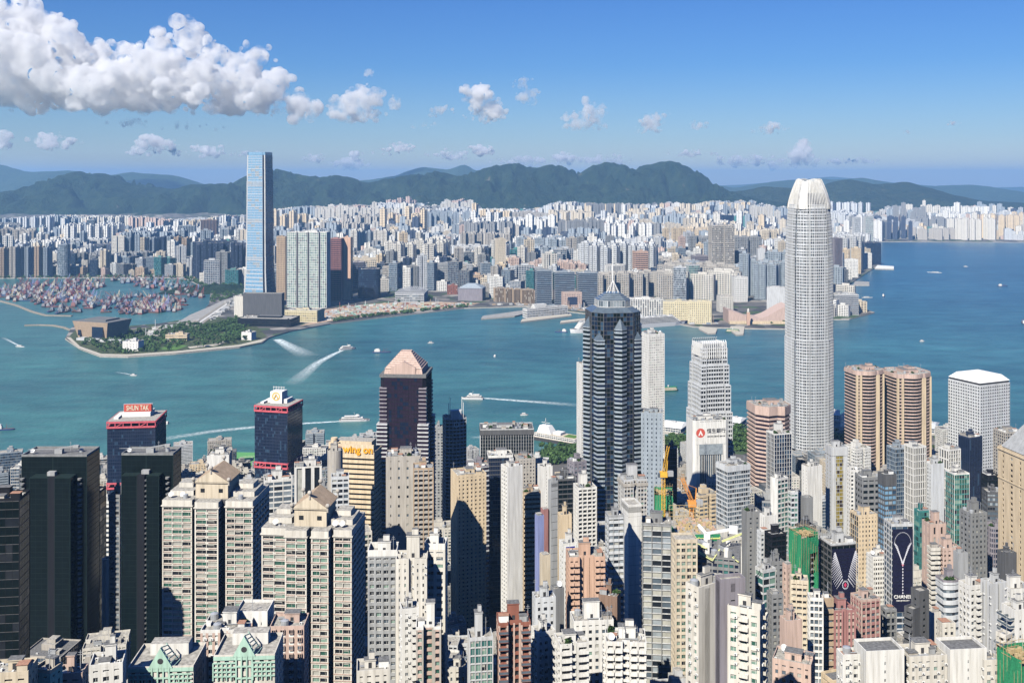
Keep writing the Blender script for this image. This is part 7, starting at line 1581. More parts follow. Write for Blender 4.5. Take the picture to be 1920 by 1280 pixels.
  if est: kind = 'slab' if g_ < .22 else 'office' if g_ > (.8 if px > 1300 else .93) and y > 4600 else 'tower'
  if est and rnd.random() < .3: continue
  if v2 > .45 and rnd.random() < .7: continue
  col = rnd.choice(pal[kind]) if abs(v) > .12 else pal[kind][int(abs(v2) * 60) % len(pal[kind])]
  s = rnd.uniform(.6, 1.15) * (1 + .5 * v)
  if est: col = cr_.choice(pal[kind] + ['bluegrey', 'navy' if kind == 'office' else 'palegrey']); s = cr_.uniform(.6, 1.45) * rnd.uniform(.96, 1.04)
  gz = kz(x, y); h = hh[kind] * s * .93
  if kind == 'tower' and rnd.random() < .12: h *= 1.25
  e = interp(env, px) + 1 + 9 * max(0, noise.noise((x / 260, y / 900, 5)))
  if y < 6200: e = max(e, 405 + (6200 - y) / 2600 * 55)
  yt = YH + F * (H0 - gz - h) / y
  if yt < e: h = H0 - (e + rnd.uniform(0, 4) - YH) / F * y - gz
  if h < 15: continue
  yt = YH + F * (H0 - gz - h) / y; hw = shapes[kind][1][0]; wpx = 14 * F / y if kind != 'slab' else 20 * F / y
  c0 = max(0, int(px - wpx) + 200); c1 = min(2399, int(px + wpx) + 201)
  if c1 <= c0: continue
  vis = sum(max(0, min(zb[c], YH + F * (H0 - gz) / y) - yt) for c in range(c0, c1))
  if vis < .15 * (c1 - c0) and max(zb[c0:c1]) < yt - 3: continue
  hide(px - wpx, px + wpx, yt); objs.append((-1 if any(f[4] + 4 < px < f[5] - 4 and yt > f[6] + 3 for f in near_hide) else vis, kind, col, x, y, gz, h, px, (cr_.choice([-30, -27, -34, -22, 10, -32]) if est else rnd.choice([-30, -26, -34, -28, 8, -12, -32, 14])), rnd.uniform(.8, 1.15) * (rnd.uniform(1, 1.9) if kind in ('tenement', 'office') and not est else cr_.uniform(1.0, 1.5)), rnd.uniform(.8, 1.2) * (rnd.uniform(1, 1.5) if kind == 'tenement' else 1)))
 objs.sort(key=lambda o: -o[0]); cnt = {}; rest = []; lab = {}
 zones = [(-300, 160, 'left of the round glass tower'), (160, 330, 'above the boat shelter'), (330, 460, 'left of the blue supertall tower'), (460, 660, 'behind the wide teal block'), (660, 800, 'above the curved station'), (800, 925, 'above the silvery theatre'), (925, 1060, 'above the slim olive tower'), (1060, 1200, 'behind the lantern spire'), (1200, 1330, 'above the cream hotels'), (1330, 1480, 'around the tall grey stone tower'), (1480, 1660, 'right of the silver skyscraper'), (1660, 2300, 'above the far bay quay')]
 belts = [(0, 3900, 'quayside belt'), (3900, 4600, 'second belt'), (4600, 5500, 'middle belt'), (5500, 6600, 'upper belt'), (6600, 9999, 'foothill belt')]
 nm = {'tower': 'high_rise', 'slab': 'slab_block', 'office': 'office_block', 'tenement': 'tenement_block'}; say = {'tower': 'high rise', 'slab': 'slab block', 'office': 'office block', 'tenement': 'low block'}
 for o in objs:
  if o[0] >= 0 and cnt.get(o[1], 0) < 290: cnt[o[1]] = cnt.get(o[1], 0) + 1; k = (o[2], o[1], next(t for a, b, t in zones if a <= o[7] < b), next(t for a, b, t in belts if a <= o[4] < b)); lab.setdefault(k, []).append(o)
  else: rest.append(o)
 for (col, kind, z_, b_), L in lab.items():
  L.sort(key=lambda o: o[7])
  for i, (vis, kind, col, x, y, gz, h, px, rot, sx, sy) in enumerate(L):
   ob = bpy.data.objects.new(nm[kind], proto(kind, col, y < 5400)); COL.objects.link(ob); ob.location = (x, y, gz - 1.5); ob.rotation_euler = (0, 0, R(rot)); ob.scale = (sx, sy, (h + 1.5) / hh[kind])
   lb = f"{cname[col]} {say[kind]} in the {b_} {z_}" if len(L) == 1 else f"{ORD[i]} {cname[col]} {say[kind]} from left, {b_} {z_}"
   tag(ob, lb, 'building', f'{say[kind]}s of the far city')
 # the rest reads as one mass
 m = MB(); mats = [FARW(c) for c in cname] + [M_ROOF]; ci = {c: i for i, c in enumerate(cname)}
 for vis, kind, col, x, y, gz, h, px, rot, sx, sy in rest:
  a = R(rot); ca, sa = math.cos(a), math.sin(a); p = [(x + u * sx * ca - v * sy * sa, y + u * sx * sa + v * sy * ca) for u, v in shapes[kind]]
  m.prism(p, gz - 1.5, gz + h, ci[col], len(mats) - 1); q = [(x + (u - x) * .4, y + (v - y) * .4) for u, v in p[:4]] if len(p) == 4 else None
  m.box(x - 4, x + 4, y - 3, y + 3, gz + h, gz + h + 5, ci[col])
 if rest: tag(m.build('distant_buildings', mats), 'countless small pale buildings filling in behind the larger far blocks', 'buildings', kind='stuff')
 print('far city', len(objs), 'objects', sum(cnt.values()), 'rest', len(rest), cnt)
far_city()
# ---------------------------------------------------------------- harbour: breakwaters, park, piers, boats, wakes
def ribbon(pts, w):
 """flat closed outline of width w along world points"""
 L, Rr = [], []
 for i, p in enumerate(pts):
  a = pts[max(0, i - 1)]; b = pts[min(len(pts) - 1, i + 1)]; d = math.hypot(b[0] - a[0], b[1] - a[1]); n = (-(b[1] - a[1]) / d, (b[0] - a[0]) / d); ww = w(i / (len(pts) - 1)) if callable(w) else w
  L.append((p[0] + n[0] * ww / 2, p[1] + n[1] * ww / 2)); Rr.append((p[0] - n[0] * ww / 2, p[1] - n[1] * ww / 2))
 return L, Rr
def strip(name, px, w, z0, z1, m, label=None, kind=None, cat=None, zp=0.0, sub=1):
 pts = [G(x, y, zp) for x, y in px]; L, Rr = ribbon(pts, w); mb = MB()
 for i in range(len(pts) - 1):
  a, b, c, d = Rr[i], Rr[i + 1], L[i + 1], L[i]
  mb.quad((a[0], a[1], z1), (b[0], b[1], z1), (c[0], c[1], z1), (d[0], d[1], z1))
  if z1 - z0 > .3:
   mb.quad((a[0], a[1], z0), (b[0], b[1], z0), (b[0], b[1], z1), (a[0], a[1], z1)); mb.quad((c[0], c[1], z0), (d[0], d[1], z0), (d[0], d[1], z1), (c[0], c[1], z1))
 mb.f = [f if True else f for f in mb.f]; o = mb.build(name, m); return tag(o, label, cat, kind=kind)
M_ROCK = mat('breakwater_rock', (.33, .29, .23), var=.5, scale=.12, bump=1); M_ROAD = mat('road_concrete', (.34, .33, .31), var=.2, scale=.02); M_SAND = mat('sandy_works_ground', (.50, .37, .27), var=.35, scale=.02)
M_PARK = mat('park_grass', (.075, .095, .04), var=.7, scale=.03); M_PATH = mat('promenade_paving', (.50, .46, .38), var=.15, scale=.05); M_FOAM = None
strip('breakwater', [(-60, 548), (0, 565), (30, 573), (60, 585), (85, 592), (135, 593)], 9, -3, 3, M_ROCK, 'long curved rock breakwater west of the boat shelter', cat='breakwater')
strip('breakwater', [(46, 611), (75, 610), (100, 611), (120, 615), (138, 622)], 8, -3, 3, M_ROCK, 'short rock breakwater pointing out from the museum tip', cat='breakwater')
def patch(name, px, z, m, label):
 pts = [G(x, y, z) for x, y in px]
 if sum(a[0] * b[1] - b[0] * a[1] for a, b in zip(pts, pts[1:] + pts[:1])) < 0: pts = pts[::-1]
 mb = MB(); mb.poly([(x, y, z) for x, y in pts]); return tag(mb.build(name, m), label, kind='structure')
patch('park_ground', [(128, 632), (150, 648), (190, 663), (240, 664), (330, 658), (450, 646), (486, 638), (500, 630), (470, 600), (430, 600), (395, 590), (340, 604), (250, 618), (180, 612), (150, 610)], 3.3, M_PARK, 'green waterfront park ground on the tip')
patch('promenade', [(124, 632), (148, 653), (186, 666.5), (238, 667.5), (330, 661.5), (448, 649.5), (490, 641), (500, 634), (486, 637), (448, 646), (330, 658), (240, 664), (190, 663), (150, 649), (132, 632)], 3.4, M_PATH, 'pale paved promenade round the park tip')
patch('highway', [(372, 612), (330, 606), (356, 590), (392, 575), (420, 562), (446, 556), (456, 562), (430, 578), (405, 592), (390, 600)], 3.5, M_ROAD, 'wide pale concrete toll plaza and road')
patch('works_ground', [(560, 612), (625, 601), (700, 592), (790, 582), (880, 573), (900, 568), (830, 566), (740, 567), (690, 570), (610, 580), (604, 596)], 3.5, M_SAND, 'sandy pink cleared works ground along the shore')
patch('lawn', [(425, 622), (445, 615), (476, 622), (452, 632)], 3.6, M_LAWN, 'bright lawn in the waterfront park'); patch('lawn', [(290, 655), (330, 645), (352, 648), (330, 656)], 3.6, M_LAWN, 'pale green lawn near the park edge')
patch('park_path', [(262, 640), (300, 622), (306, 624), (270, 644)], 3.7, M_PATH, 'diagonal path in the waterfront park'); patch('park_path', [(352, 650), (400, 645), (430, 636), (433, 638), (404, 648), (356, 653)], 3.7, M_PATH, 'curving path in the waterfront park')
for i in range(3): patch('road_lane', [(362 + i * 9, 606 - i), (366 + i * 9, 606 - i), (426 + i * 8, 566 - i), (423 + i * 8, 566 - i)], 3.9, WALL['white'] if i == 1 else M_ROCK, ['dark lane strip of the toll road, first', 'white lane strip of the toll road', 'dark lane strip of the toll road, second'][i])
# trees
def tree_proto(seed, h=11, r=5.5, n=170):
 rr = random.Random(seed); t = thing('tree', (0, 0, 0), 0); m = MB(); m.cyl(0, 0, .35, 0, h * .55, 6, 0, .18)
 for k in range(4): a = rr.uniform(0, 6.28); m.beam((0, 0, h * .4), (math.cos(a) * r * .5, math.sin(a) * r * .5, h * .7), .2)
 m.build('trunk', M_TRUNK, t); m = MB(); blobs = [(rr.gauss(0, r * .38), rr.gauss(0, r * .38), h * rr.uniform(.55, .9), rr.uniform(.35, .6) * r) for _ in range(7)]
 for i in range(n):
  b = rr.choice(blobs); v = Vector((rr.gauss(0, 1), rr.gauss(0, 1), rr.gauss(0, 1))).normalized(); c = Vector(b[:3]) + v * b[3] * rr.uniform(.7, 1.05); w1 = v.orthogonal().normalized(); w2 = w1.cross(v); s = rr.uniform(.5, 1.1)
  v2 = (v + Vector((rr.gauss(0, .4), rr.gauss(0, .4), rr.gauss(0, .4)))).normalized(); w1 = v2.orthogonal().normalized(); w2 = w1.cross(v2)
  m.quad(*[tuple(c + (w1 * p + w2 * q) * s) for p, q in ((-1, -.7), (1, -1), (.8, 1), (-1, .8))], rr.choice((0, 0, 1)))
 m.build('crown', [M_LEAF, mat('leaves_light', (.075, .14, .04), var=.4, scale=.3) if 'leaves_light' not in bpy.data.materials else bpy.data.materials['leaves_light']], t); return t
M_TRUNK = mat('tree_bark', (.12, .09, .06), var=.3); TP = [tree_proto(s) for s in (1, 2, 3)]
TREES = []
def trees(px_poly, n, z, where, seed, zones=None):
 rr = random.Random(seed); w = [G(x, y, z) for x, y in px_poly]; x0, x1, y0, y1 = bbox(w); L = []; k = 0
 while len(L) < n and k < n * 40:
  k += 1; x, y = rr.uniform(x0, x1), rr.uniform(y0, y1)
  if inside(w, x, y) and all(math.hypot(x - a, y - b) > 5 for a, b, _ in L): L.append((x, y, rr.uniform(.6, 1.25)))
 L.sort(key=lambda q: 960 + F * q[0] / q[1])
 for i, (x, y, s) in enumerate(L):
  src = TP[rr.randrange(3)]
  t = src.copy(); COL.objects.link(t)
  for c in src.children: d = c.copy(); COL.objects.link(d); d.parent = t
  t.location = (x, y, z); t.rotation_euler = (0, 0, rr.uniform(0, 6)); t.scale = (s, s, s * rr.uniform(.9, 1.1))
  tag(t, f'{ORD[i]} green tree from the left {where}', 'tree', 'trees ' + where)
trees([(150, 640), (195, 648), (245, 660), (262, 640), (290, 622), (235, 622), (190, 640)], 36, 3.3, 'beside the flared museum in the tip park', 1)
trees([(270, 642), (330, 640), (352, 634), (400, 638), (388, 612), (330, 612), (300, 625)], 48, 3.3, 'in the middle of the tip park', 2)
trees([(350, 655), (440, 644), (470, 637), (400, 640)], 26, 3.3, 'along the promenade of the tip park', 3)
trees([(402, 625), (420, 620), (455, 600), (445, 598), (405, 612), (385, 612)], 30, 3.3, 'between the black museum hall and the park', 4)
trees([(270, 528), (340, 522), (440, 528), (455, 545), (410, 548), (385, 540)], 40, 3.3, 'behind the boat shelter below the supertall tower', 5)
trees([(690, 545), (735, 540), (790, 566), (740, 568)], 12, 3.3, 'around the ribbed station roof', 6)
trees([(1010, 858), (1030, 842), (1100, 838), (1100, 862), (1050, 872), (1015, 876)], 34, 4, 'in the small waterfront park by the moored ship', 7)
trees([(1372, 802), (1405, 808), (1408, 830), (1376, 836)], 16, 4, 'between the comb topped and salmon towers', 8)
trees([(1246, 842), (1290, 840), (1290, 816), (1246, 818)], 12, 4, 'behind the red emblem bank', 9)
trees([(1562, 840), (1590, 838), (1590, 806), (1562, 808)], 10, 4, 'between the tallest tower and ribbed twins', 10)
trees([(1752, 850), (1795, 850), (1795, 825), (1752, 825)], 12, 4, 'between the ribbed twins and porthole tower', 11)
trees([(1440, 609), (1476, 609), (1476, 602), (1440, 602)], 6, 3.3, 'before the pink wedge hall', 12)
for t in TP: t.location = (TP.index(t) * 14 + gy(846, 4) * (1016 - 960) / F, gy(846, 4) + 8, 4); tag(t, ['roundest', 'tallest', 'smallest'][TP.index(t)] + ' tree at the shore edge of the park by the moored ship', 'tree')

def grove(px_poly, n, z, label, seed, zf=None):
 rr = random.Random(seed); w = [G(x, y, z) for x, y in px_poly]; x0, x1, y0, y1 = bbox(w); m = MB(); k = 0; c = 0
 while c < n and k < n * 30:
  k += 1; x, y = rr.uniform(x0, x1), rr.uniform(y0, y1)
  if not inside(w, x, y): continue
  c += 1; r = rr.uniform(3, 6.5); h = rr.uniform(5, 10); zz = z if zf is None else zf(x, y)
  for i in range(26):
   v = Vector((rr.gauss(0, 1), rr.gauss(0, 1), rr.gauss(0, 1))).normalized(); p = Vector((x, y, zz + h * .6)) + Vector((v.x * r, v.y * r, v.z * h * .4)); v2 = (v + Vector((rr.gauss(0, .4), rr.gauss(0, .4), rr.gauss(0, .4)))).normalized(); w1 = v2.orthogonal().normalized(); w2 = w1.cross(v2); s = rr.uniform(.9, 2.0)
   m.quad(*[tuple(p + (w1 * a + w2 * b) * s) for a, b in ((-1, -.8), (1, -1), (.9, 1), (-1, .8))], rr.choice((0, 0, 1)))
 return tag(m.build('woodland', [M_LEAF, bpy.data.materials['leaves_light']]), label, kind='stuff')
grove([(150, 645), (190, 660), (240, 663), (330, 657), (350, 640), (300, 638), (262, 630), (240, 620), (200, 640), (170, 632)], 190, 3.3, 'dense low trees along the museum side of the tip park', 21)
grove([(270, 642), (352, 640), (430, 640), (480, 632), (455, 612), (400, 610), (345, 606), (300, 618)], 250, 3.3, 'dense trees filling the middle of the tip park', 22)
grove([(-30, 522), (130, 522), (250, 521), (340, 521), (330, 514), (200, 510), (-30, 514)], 330, 3.3, 'tree belt along the boat shelter quay', 23)
grove([(345, 522), (400, 545), (395, 570), (440, 556), (456, 545), (452, 525), (380, 515)], 380, 3.3, 'dark trees between the boat shelter and the toll road', 24)
grove([(395, 612), (450, 598), (458, 603), (470, 612), (420, 622), (380, 622)], 130, 3.3, 'trees beside the black museum hall', 25)
grove([(742, 566), (800, 566), (815, 560), (790, 552), (740, 556)], 90, 3.3, 'trees round the ribbed station', 26)
grove([(620, 604), (700, 594), (880, 575), (880, 573), (700, 591), (620, 600)], 120, 3.3, 'scrub along the works shore', 27)
grove([(1005, 872), (1030, 845), (1100, 838), (1105, 868)], 160, 4, 'leafy mass of the park by the moored ship', 28)
grove([(1366, 845), (1372, 800), (1408, 806), (1412, 850)], 70, 4, 'leafy mass below the comb topped tower', 29); grove([(1240, 850), (1240, 822), (1292, 818), (1292, 850)], 70, 4, 'leafy mass behind the emblem bank', 30)
def clutter(poly, n, label, seed, cols):
 rr = random.Random(seed); w = [G(x, y, 3.5) for x, y in poly]; x0, x1, y0, y1 = bbox(w); m = MB(); c = 0
 for _ in range(n * 40):
  if c >= n: break
  x, y = rr.uniform(x0, x1), rr.uniform(y0, y1)
  if not inside(w, x, y): continue
  c += 1; a, b, h = rr.uniform(1.5, 9), rr.uniform(1.5, 6), rr.uniform(1, 6) if rr.random() < .93 else rr.uniform(10, 26)
  if h > 9: a = b = .8
  m.obox((x, y), (math.cos(.3), math.sin(.3)), a, b, 3.4, 3.5 + h, rr.randrange(len(cols)))
 return tag(m.build('works_clutter', [WALL[q] for q in cols]), label, kind='stuff')
clutter([(604, 602), (700, 590), (880, 572), (895, 569), (740, 569), (640, 576), (612, 584)], 420, 'huts, plant and stacks scattered over the sandy works ground', 3, ['salmon', 'brick', 'white', 'warmgrey', 'sand', 'mint', 'palegrey', 'tan'])
clutter([(250, 626), (300, 612), (345, 606), (385, 600), (330, 612), (280, 630)], 60, 'sheds and tents behind the flared museum', 4, ['white', 'palegrey', 'warmgrey'])
clutter([(240, 527), (340, 524), (450, 532), (458, 520), (380, 512), (150, 510), (150, 516)], 160, 'low sheds and walls between quay and towers', 5, ['white', 'palegrey', 'warmgrey', 'salmon', 'bluegrey'])
clutter([(372, 610), (400, 592), (440, 560), (450, 558), (430, 580), (392, 604)], 60, 'vehicles and booths on the toll road', 6, ['white', 'darkgrey', 'palegrey'])
clutter([(905, 572), (985, 572), (1100, 584), (1260, 603), (1300, 608), (1365, 608), (1300, 604), (1180, 598), (1100, 578), (985, 570)], 160, 'low sheds and canopies along the central quay', 7, ['white', 'warmgrey', 'palegrey', 'tan', 'bluegrey'])
# water craft
def foam():
 m = bpy.data.materials.new('foam'); m.use_nodes = True; nt = m.node_tree; n = nt.nodes; b = n['Principled BSDF']; L = nt.links.new; b.inputs['Base Color'].default_value = (.75, .85, .86, 1); b.inputs['Roughness'].default_value = .8
 uv = n.new('ShaderNodeUVMap'); uv.uv_map = 'UVMap'; sp = n.new('ShaderNodeSeparateXYZ'); L(uv.outputs[0], sp.inputs[0]); geo = n.new('ShaderNodeNewGeometry')
 t = n.new('ShaderNodeTexNoise'); t.inputs['Scale'].default_value = .16; t.inputs['Detail'].default_value = 6; t.inputs['Roughness'].default_value = .7; L(geo.outputs['Position'], t.inputs['Vector'])
 def mth(op, a, b_=None, c=None):
  q = n.new('ShaderNodeMath'); q.operation = op; q.use_clamp = op == 'MULTIPLY_ADD' and False
  for i, v in enumerate((a, b_, c)):
   if v is None: continue
   if isinstance(v, (int, float)): q.inputs[i].default_value = v
   else: L(v, q.inputs[i])
  return q.outputs[0]
 cross_ = mth('SUBTRACT', 1.0, mth('ABSOLUTE', mth('MULTIPLY_ADD', sp.outputs[1], 2.0, -1.0)))
 fade = mth('SUBTRACT', 1.0, sp.outputs[0]); a = mth('MULTIPLY', mth('POWER', cross_, .6), mth('POWER', fade, .8)); a2 = mth('MULTIPLY', a, mth('MULTIPLY_ADD', t.outputs[0], 5.0, -1.55)); q = n.new('ShaderNodeClamp'); L(a2, q.inputs[0]); L(q.outputs[0], b.inputs['Alpha']); return m
M_FOAM = foam()
def wake(px, w0, w1, label):
 pts = []; n = 24
 P_ = [G(x, y, .15) for x, y in px]; ds = [0]
 for a, b in zip(P_, P_[1:]): ds.append(ds[-1] + math.hypot(a[0] - b[0], a[1] - b[1]))
 for i in range(n + 1): d = ds[-1] * i / n; pts.append((interp(list(zip(ds, [p[0] for p in P_])), d), interp(list(zip(ds, [p[1] for p in P_])), d)))
 L, Rr = ribbon(pts, lambda f: w0 + (w1 - w0) * f); me = bpy.data.meshes.new('wake'); v = []; f = []
 for i in range(n + 1): v += [(Rr[i][0], Rr[i][1], .15), (L[i][0], L[i][1], .15)]
 f = [(2 * i, 2 * i + 1, 2 * i + 3, 2 * i + 2) for i in range(n)]; f = [q[::-1] for q in f]; me.from_pydata(v, [], f); uvl = me.uv_layers.new(name='UVMap')
 for p in me.polygons:
  for li in p.loop_indices: vi = me.loops[li].vertex_index; uvl.data[li].uv = ((vi // 2) / n, vi % 2)
 me.materials.append(M_FOAM); o = bpy.data.objects.new('wake', me); COL.objects.link(o); return tag(o, label, kind='stuff')
wake([(645, 655), (625, 664), (595, 680), (565, 705), (545, 722)], 10, 44, 'white wake curving behind the ferry near mid harbour')
wake([(905, 746), (960, 750), (1030, 755), (1090, 760)], 10, 30, 'white wake behind the white catamaran'); wake([(645, 789), (560, 794), (480, 800), (400, 808), (310, 822), (250, 836)], 8, 30, 'long thin wake running behind the black towers')
wake([(520, 636), (545, 650), (580, 668)], 26, 60, 'broad churned foam by the derrick barge'); wake([(996, 812), (950, 817), (880, 820)], 14, 20, 'foam trail near the moored ship'); wake([(36, 648), (20, 640), (4, 632)], 5, 14, 'small wake of the speedboat off the museum tip'); wake([(250, 703), (235, 700), (215, 697)], 3, 8, 'thin wake of the small launch')
wake([(0, 848), (40, 849), (110, 850)], 3, 10, 'thin wake behind the dark cargo boat')
def hull(m, L, B, D, mi=0, bow=.3, z=0, top=1):
 pts = [(-L / 2, -B / 2), (L / 2 - L * bow, -B / 2), (L / 2 - L * bow * .35, -B * .32), (L / 2, 0), (L / 2 - L * bow * .35, B * .32), (L / 2 - L * bow, B / 2), (-L / 2, B / 2)]
 m.frustum([(x * .96, y * .82) for x, y in pts], pts, z - .5, z + D, mi, top)
M_HB = [mat('hull_' + k, c, var=.2, scale=.3) for k, c in (('white', (.75, .76, .76)), ('red', (.24, .06, .055)), ('blue', (.04, .08, .22)), ('rust', (.17, .08, .06)), ('green', (.05, .16, .10)), ('black', (.03, .03, .035)))]
M_DECK = mat('deck', (.17, .14, .13), var=.3, scale=.4)
def boat(name, label, x, y, ang, kind, L=None, cat='boat', group=None):
 X, Y = G(x, y, 0); t = thing(name, (X, Y, 0), R(ang), label, cat, group)
 if kind == 'catamaran':
  L = L or 46; m = MB(); hull(m, L, 11, 3.4, 0, .3); m.build('hull', [M_HB[0], M_DECK], t)
  m = MB(); m.frustum(rect(L * .74, 9.6, -L * .06), rect(L * .68, 9.2, -L * .08), 3.4, 6.3, 0); m.frustum(rect(L * .5, 8, -L * .1), rect(L * .42, 7.4, -L * .12), 6.3, 9, 0); m.frustum(rect(7, 6, L * .1), rect(4.5, 5, L * .08), 9, 11, 0); m.build('superstructure', WALL['white'], t)
  m = MB(); m.box(-L * .42, L * .28, -4.86, 4.86, 4.3, 5.4, 0); m.box(-L * .34, L * .13, -4.1, 4.1, 7.1, 8.1, 0); m.build('window_strip', GLS['navy'], t); m = MB(); m.beam((0, 0, 11), (-1, 0, 15), .3); m.beam((-1, -1.2, 13.4), (-1, 1.2, 13.4), .2); m.build('mast', M_WHITE, t)
 elif kind == 'launch':
  L = L or 16; m = MB(); hull(m, L, 4.6, 1.8, 0, .35); m.build('hull', [M_HB[0], M_DECK], t); m = MB(); m.frustum(rect(L * .5, 3.6, -L * .05), rect(L * .4, 3.2, -L * .08), 1.8, 4, 0); m.build('cabin', WALL['white'], t); m = MB(); m.box(-L * .26, L * .17, -1.78, 1.78, 2.5, 3.3, 0); m.build('window_strip', GLS['dark'], t)
 elif kind == 'work':
  L = L or 26; m = MB(); hull(m, L, 7, 2.6, 0, .25); m.build('hull', [M_HB[2], M_DECK], t); m = MB(); m.box(-L * .4, -L * .1, -2.6, 2.6, 2.6, 7.5, 0); m.box(-L * .34, -L * .14, -2, 2, 7.51, 9.6, 0); m.build('wheelhouse', WALL['white'], t); m = MB(); m.beam((L * .1, 0, 2.6), (L * .1, 0, 10), .4); m.beam((L * .1, 0, 5), (L * .35, 0, 10), .3); m.build('derrick', M_HB[1], t)
 elif kind == 'ferry':
  L = L or 36; m = MB(); hull(m, L, 9, 2.6, 0, .22); m.build('hull', [M_HB[4], M_DECK], t); m = MB(); m.prism(rounded(L * .86, 8, 3), 2.6, 5.2, 0); m.prism(rounded(L * .8, 7.6, 3), 5.5, 8, 0); m.build('saloon', WALL['cream'], t); m = MB(); m.prism(rounded(L * .88, 8.6, 3), 5.2, 5.5, 0); m.prism(rounded(L * .84, 8.4, 3), 8, 8.5, 0); m.build('green_roof', M_HB[4] if 0 else M_GNET, t); m = MB(); m.cyl(0, 0, 1.3, 8.5, 12, 10); m.build('funnel', WALL['white'], t)
 return t
boat('catamaran_ferry', 'white catamaran ferry trailing a long wake beyond the gold emblem tower', 665, 789, 6, 'catamaran', 52); boat('catamaran_ferry', 'white catamaran heading for the middle of the harbour with straight wake', 886, 748, 176, 'catamaran', 40); boat('catamaran_ferry', 'white ferry ahead of the curving wake in mid harbour', 652, 655, 32, 'catamaran', 42)
boat('tour_boat', 'two deck tour boat beside the ferry in mid harbour', 716, 661, 4, 'work', 44); boat('tug_boat', 'small tug off the white terminal pier', 1052, 623, 170, 'work', 34); boat('fishing_boat', 'tiny red and white fishing boat in mid harbour', 808, 643, 10, 'launch', 16); boat('buoy_boat', 'tiny white boat east of the fishing boat', 928, 668, 80, 'launch', 10)
boat('launch', 'dark little launch above the long grey office block', 983, 778, 5, 'launch', 14); boat('speedboat', 'white speedboat off the museum tip', 38, 650, -20, 'launch', 26); boat('speedboat', 'small white speedboat between the museum tip and black towers', 251, 704, -8, 'launch', 14)
boat('cargo_boat', 'dark cargo boat at the edge of the water', 8, 806, 8, 'work', 34); boat('star_ferry', 'green and cream ferry beside the white hotel tower', 1253, 733, 12, 'ferry', 42); boat('star_ferry', 'green ferry arriving at the far pier before the cream hotels', 1374, 623, 160, 'ferry', 40); boat('sailing_boat', 'tiny white sail boat far out in the bay', 1811, 500, 0, 'launch', 22); boat('motor_yacht', 'white yacht with short wake far out in the bay', 1752, 511, 150, 'launch', 60)
boat('launch', 'small white boat right of the glass waterfront hotel', 1626, 558, 5, 'launch', 40); boat('launch', 'dark small boat in the bay beyond the porthole tower', 1880, 537, 5, 'work', 40); boat('launch', 'black small boat near the curved glass hotel', 1657, 556, 60, 'work', 26); boat('cargo_boat', 'dark barge at the far edge of the bay water', 1918, 606, 70, 'work', 60); boat('launch', 'white dot of a boat in the open bay', 1729, 640, 5, 'launch', 12)
boat('buoy_boat', 'yellow buoy like skiff near the gold emblem tower', 597, 844, 30, 'launch', 7); boat('launch', 'tiny white boat right of the lettered black tower', 314, 794, 80, 'launch', 7)
def cruise(label, x, y, L, ang):
 X, Y = G(x, y, 0); t = thing('cruise_ship', (X, Y, 0), R(ang), label, 'ship'); m = MB(); hull(m, L, 30, 11, 0, .22); m.build('hull', [M_HB[0], M_DECK], t)
 for k in range(5):
  m = MB(); m.frustum(rect(L * (.80 - .04 * k), 28 - k, -L * .05), rect(L * (.79 - .04 * k), 28 - k, -L * .055), 11 + 3.4 * k, 13.9 + 3.4 * k, 0); m.box(-L * .42, L * (.32 - .02 * k), -14.2 + .5 * k, 14.2 - .5 * k, 12 + 3.4 * k, 13.2 + 3.4 * k, 1); m.build('deck_house', [WALL['white'], GLS['navy']], t)
 m = MB(); m.frustum(rect(16, 12, -L * .2), rect(10, 9, -L * .22), 28, 40, 0); m.build('funnel', M_HB[0], t)
 m = MB(); rr = random.Random(3)
 for k in range(14): u = rr.uniform(-.4, .25) * L; m.box(u - 3, u + 3, -6, 6, 28, 28 + rr.uniform(1, 4), 0)
 m.build('sun_deck', WALL['palegrey'], t); return t
cruise('large white cruise ship berthed behind the star plan tower', 1226, 612, 230, 24); cruise('white cruise ship showing its bow beside the far pier', 1110, 622, 130, 200)
# far piers
def pier(label, px, z, m=None): pts = [G(x, y, z) for x, y in px]; o = land('pier', px, z, m=m or M_PATH, kind=None); tag(o, label, 'pier'); return o
pier('long cargo pier with yellow boats left of the white terminal', [(902, 597), (905, 592), (985, 581), (990, 586), (965, 592)], 4, M_ROAD); pier('narrow white finger pier below the pierced pink block', [(1050, 605), (1052, 601), (1100, 596), (1103, 599)], 4); pier('pier carrying the white passenger terminal', [(976, 603), (979, 598), (1068, 585), (1072, 591)], 4)
pier('two armed ferry pier before the cream hotels', [(1310, 616), (1313, 611), (1345, 616), (1342, 624), (1328, 625)], 4); pier('ferry pier with pale roof near the clock tower', [(1368, 618), (1370, 611), (1396, 612), (1394, 626), (1380, 627)], 4); pier('low white club pier in the far bay', [(1640, 503), (1645, 497), (1676, 499), (1676, 504)], 5, M_WHITE); pier('grey public pier below the club pier', [(1600, 534), (1603, 527), (1630, 528), (1630, 534)], 4, M_ROAD)
FT('terminal', 'white passenger terminal with rounded hall roof on its pier', 980, 1067, 580, 596, 33, .16, 'ribbon', 'white', 'steel', dens=1, crown=lambda root, p, h, r_, wm, w, d: (lambda m: ([m.prism([(-w * .5 + w * .2, -d * (.5 - .09 * k)), (-w * .5 + w * .48, -d * (.5 - .09 * k)), (-w * .5 + w * .48, d * (.5 - .09 * k)), (-w * .5 + w * .2, d * (.5 - .09 * k))], h + 3 * k, h + 3 + 3 * k, 0) for k in range(4)], m.build('hall_roof', WALL['white'], root)))(MB()))
# far airport runway embankment
strip('breakwater', [(1650, 449), (1760, 447), (1860, 446), (1990, 446)], 26, -2, 9, M_ROAD, 'long straight runway embankment across the far bay', cat='breakwater')
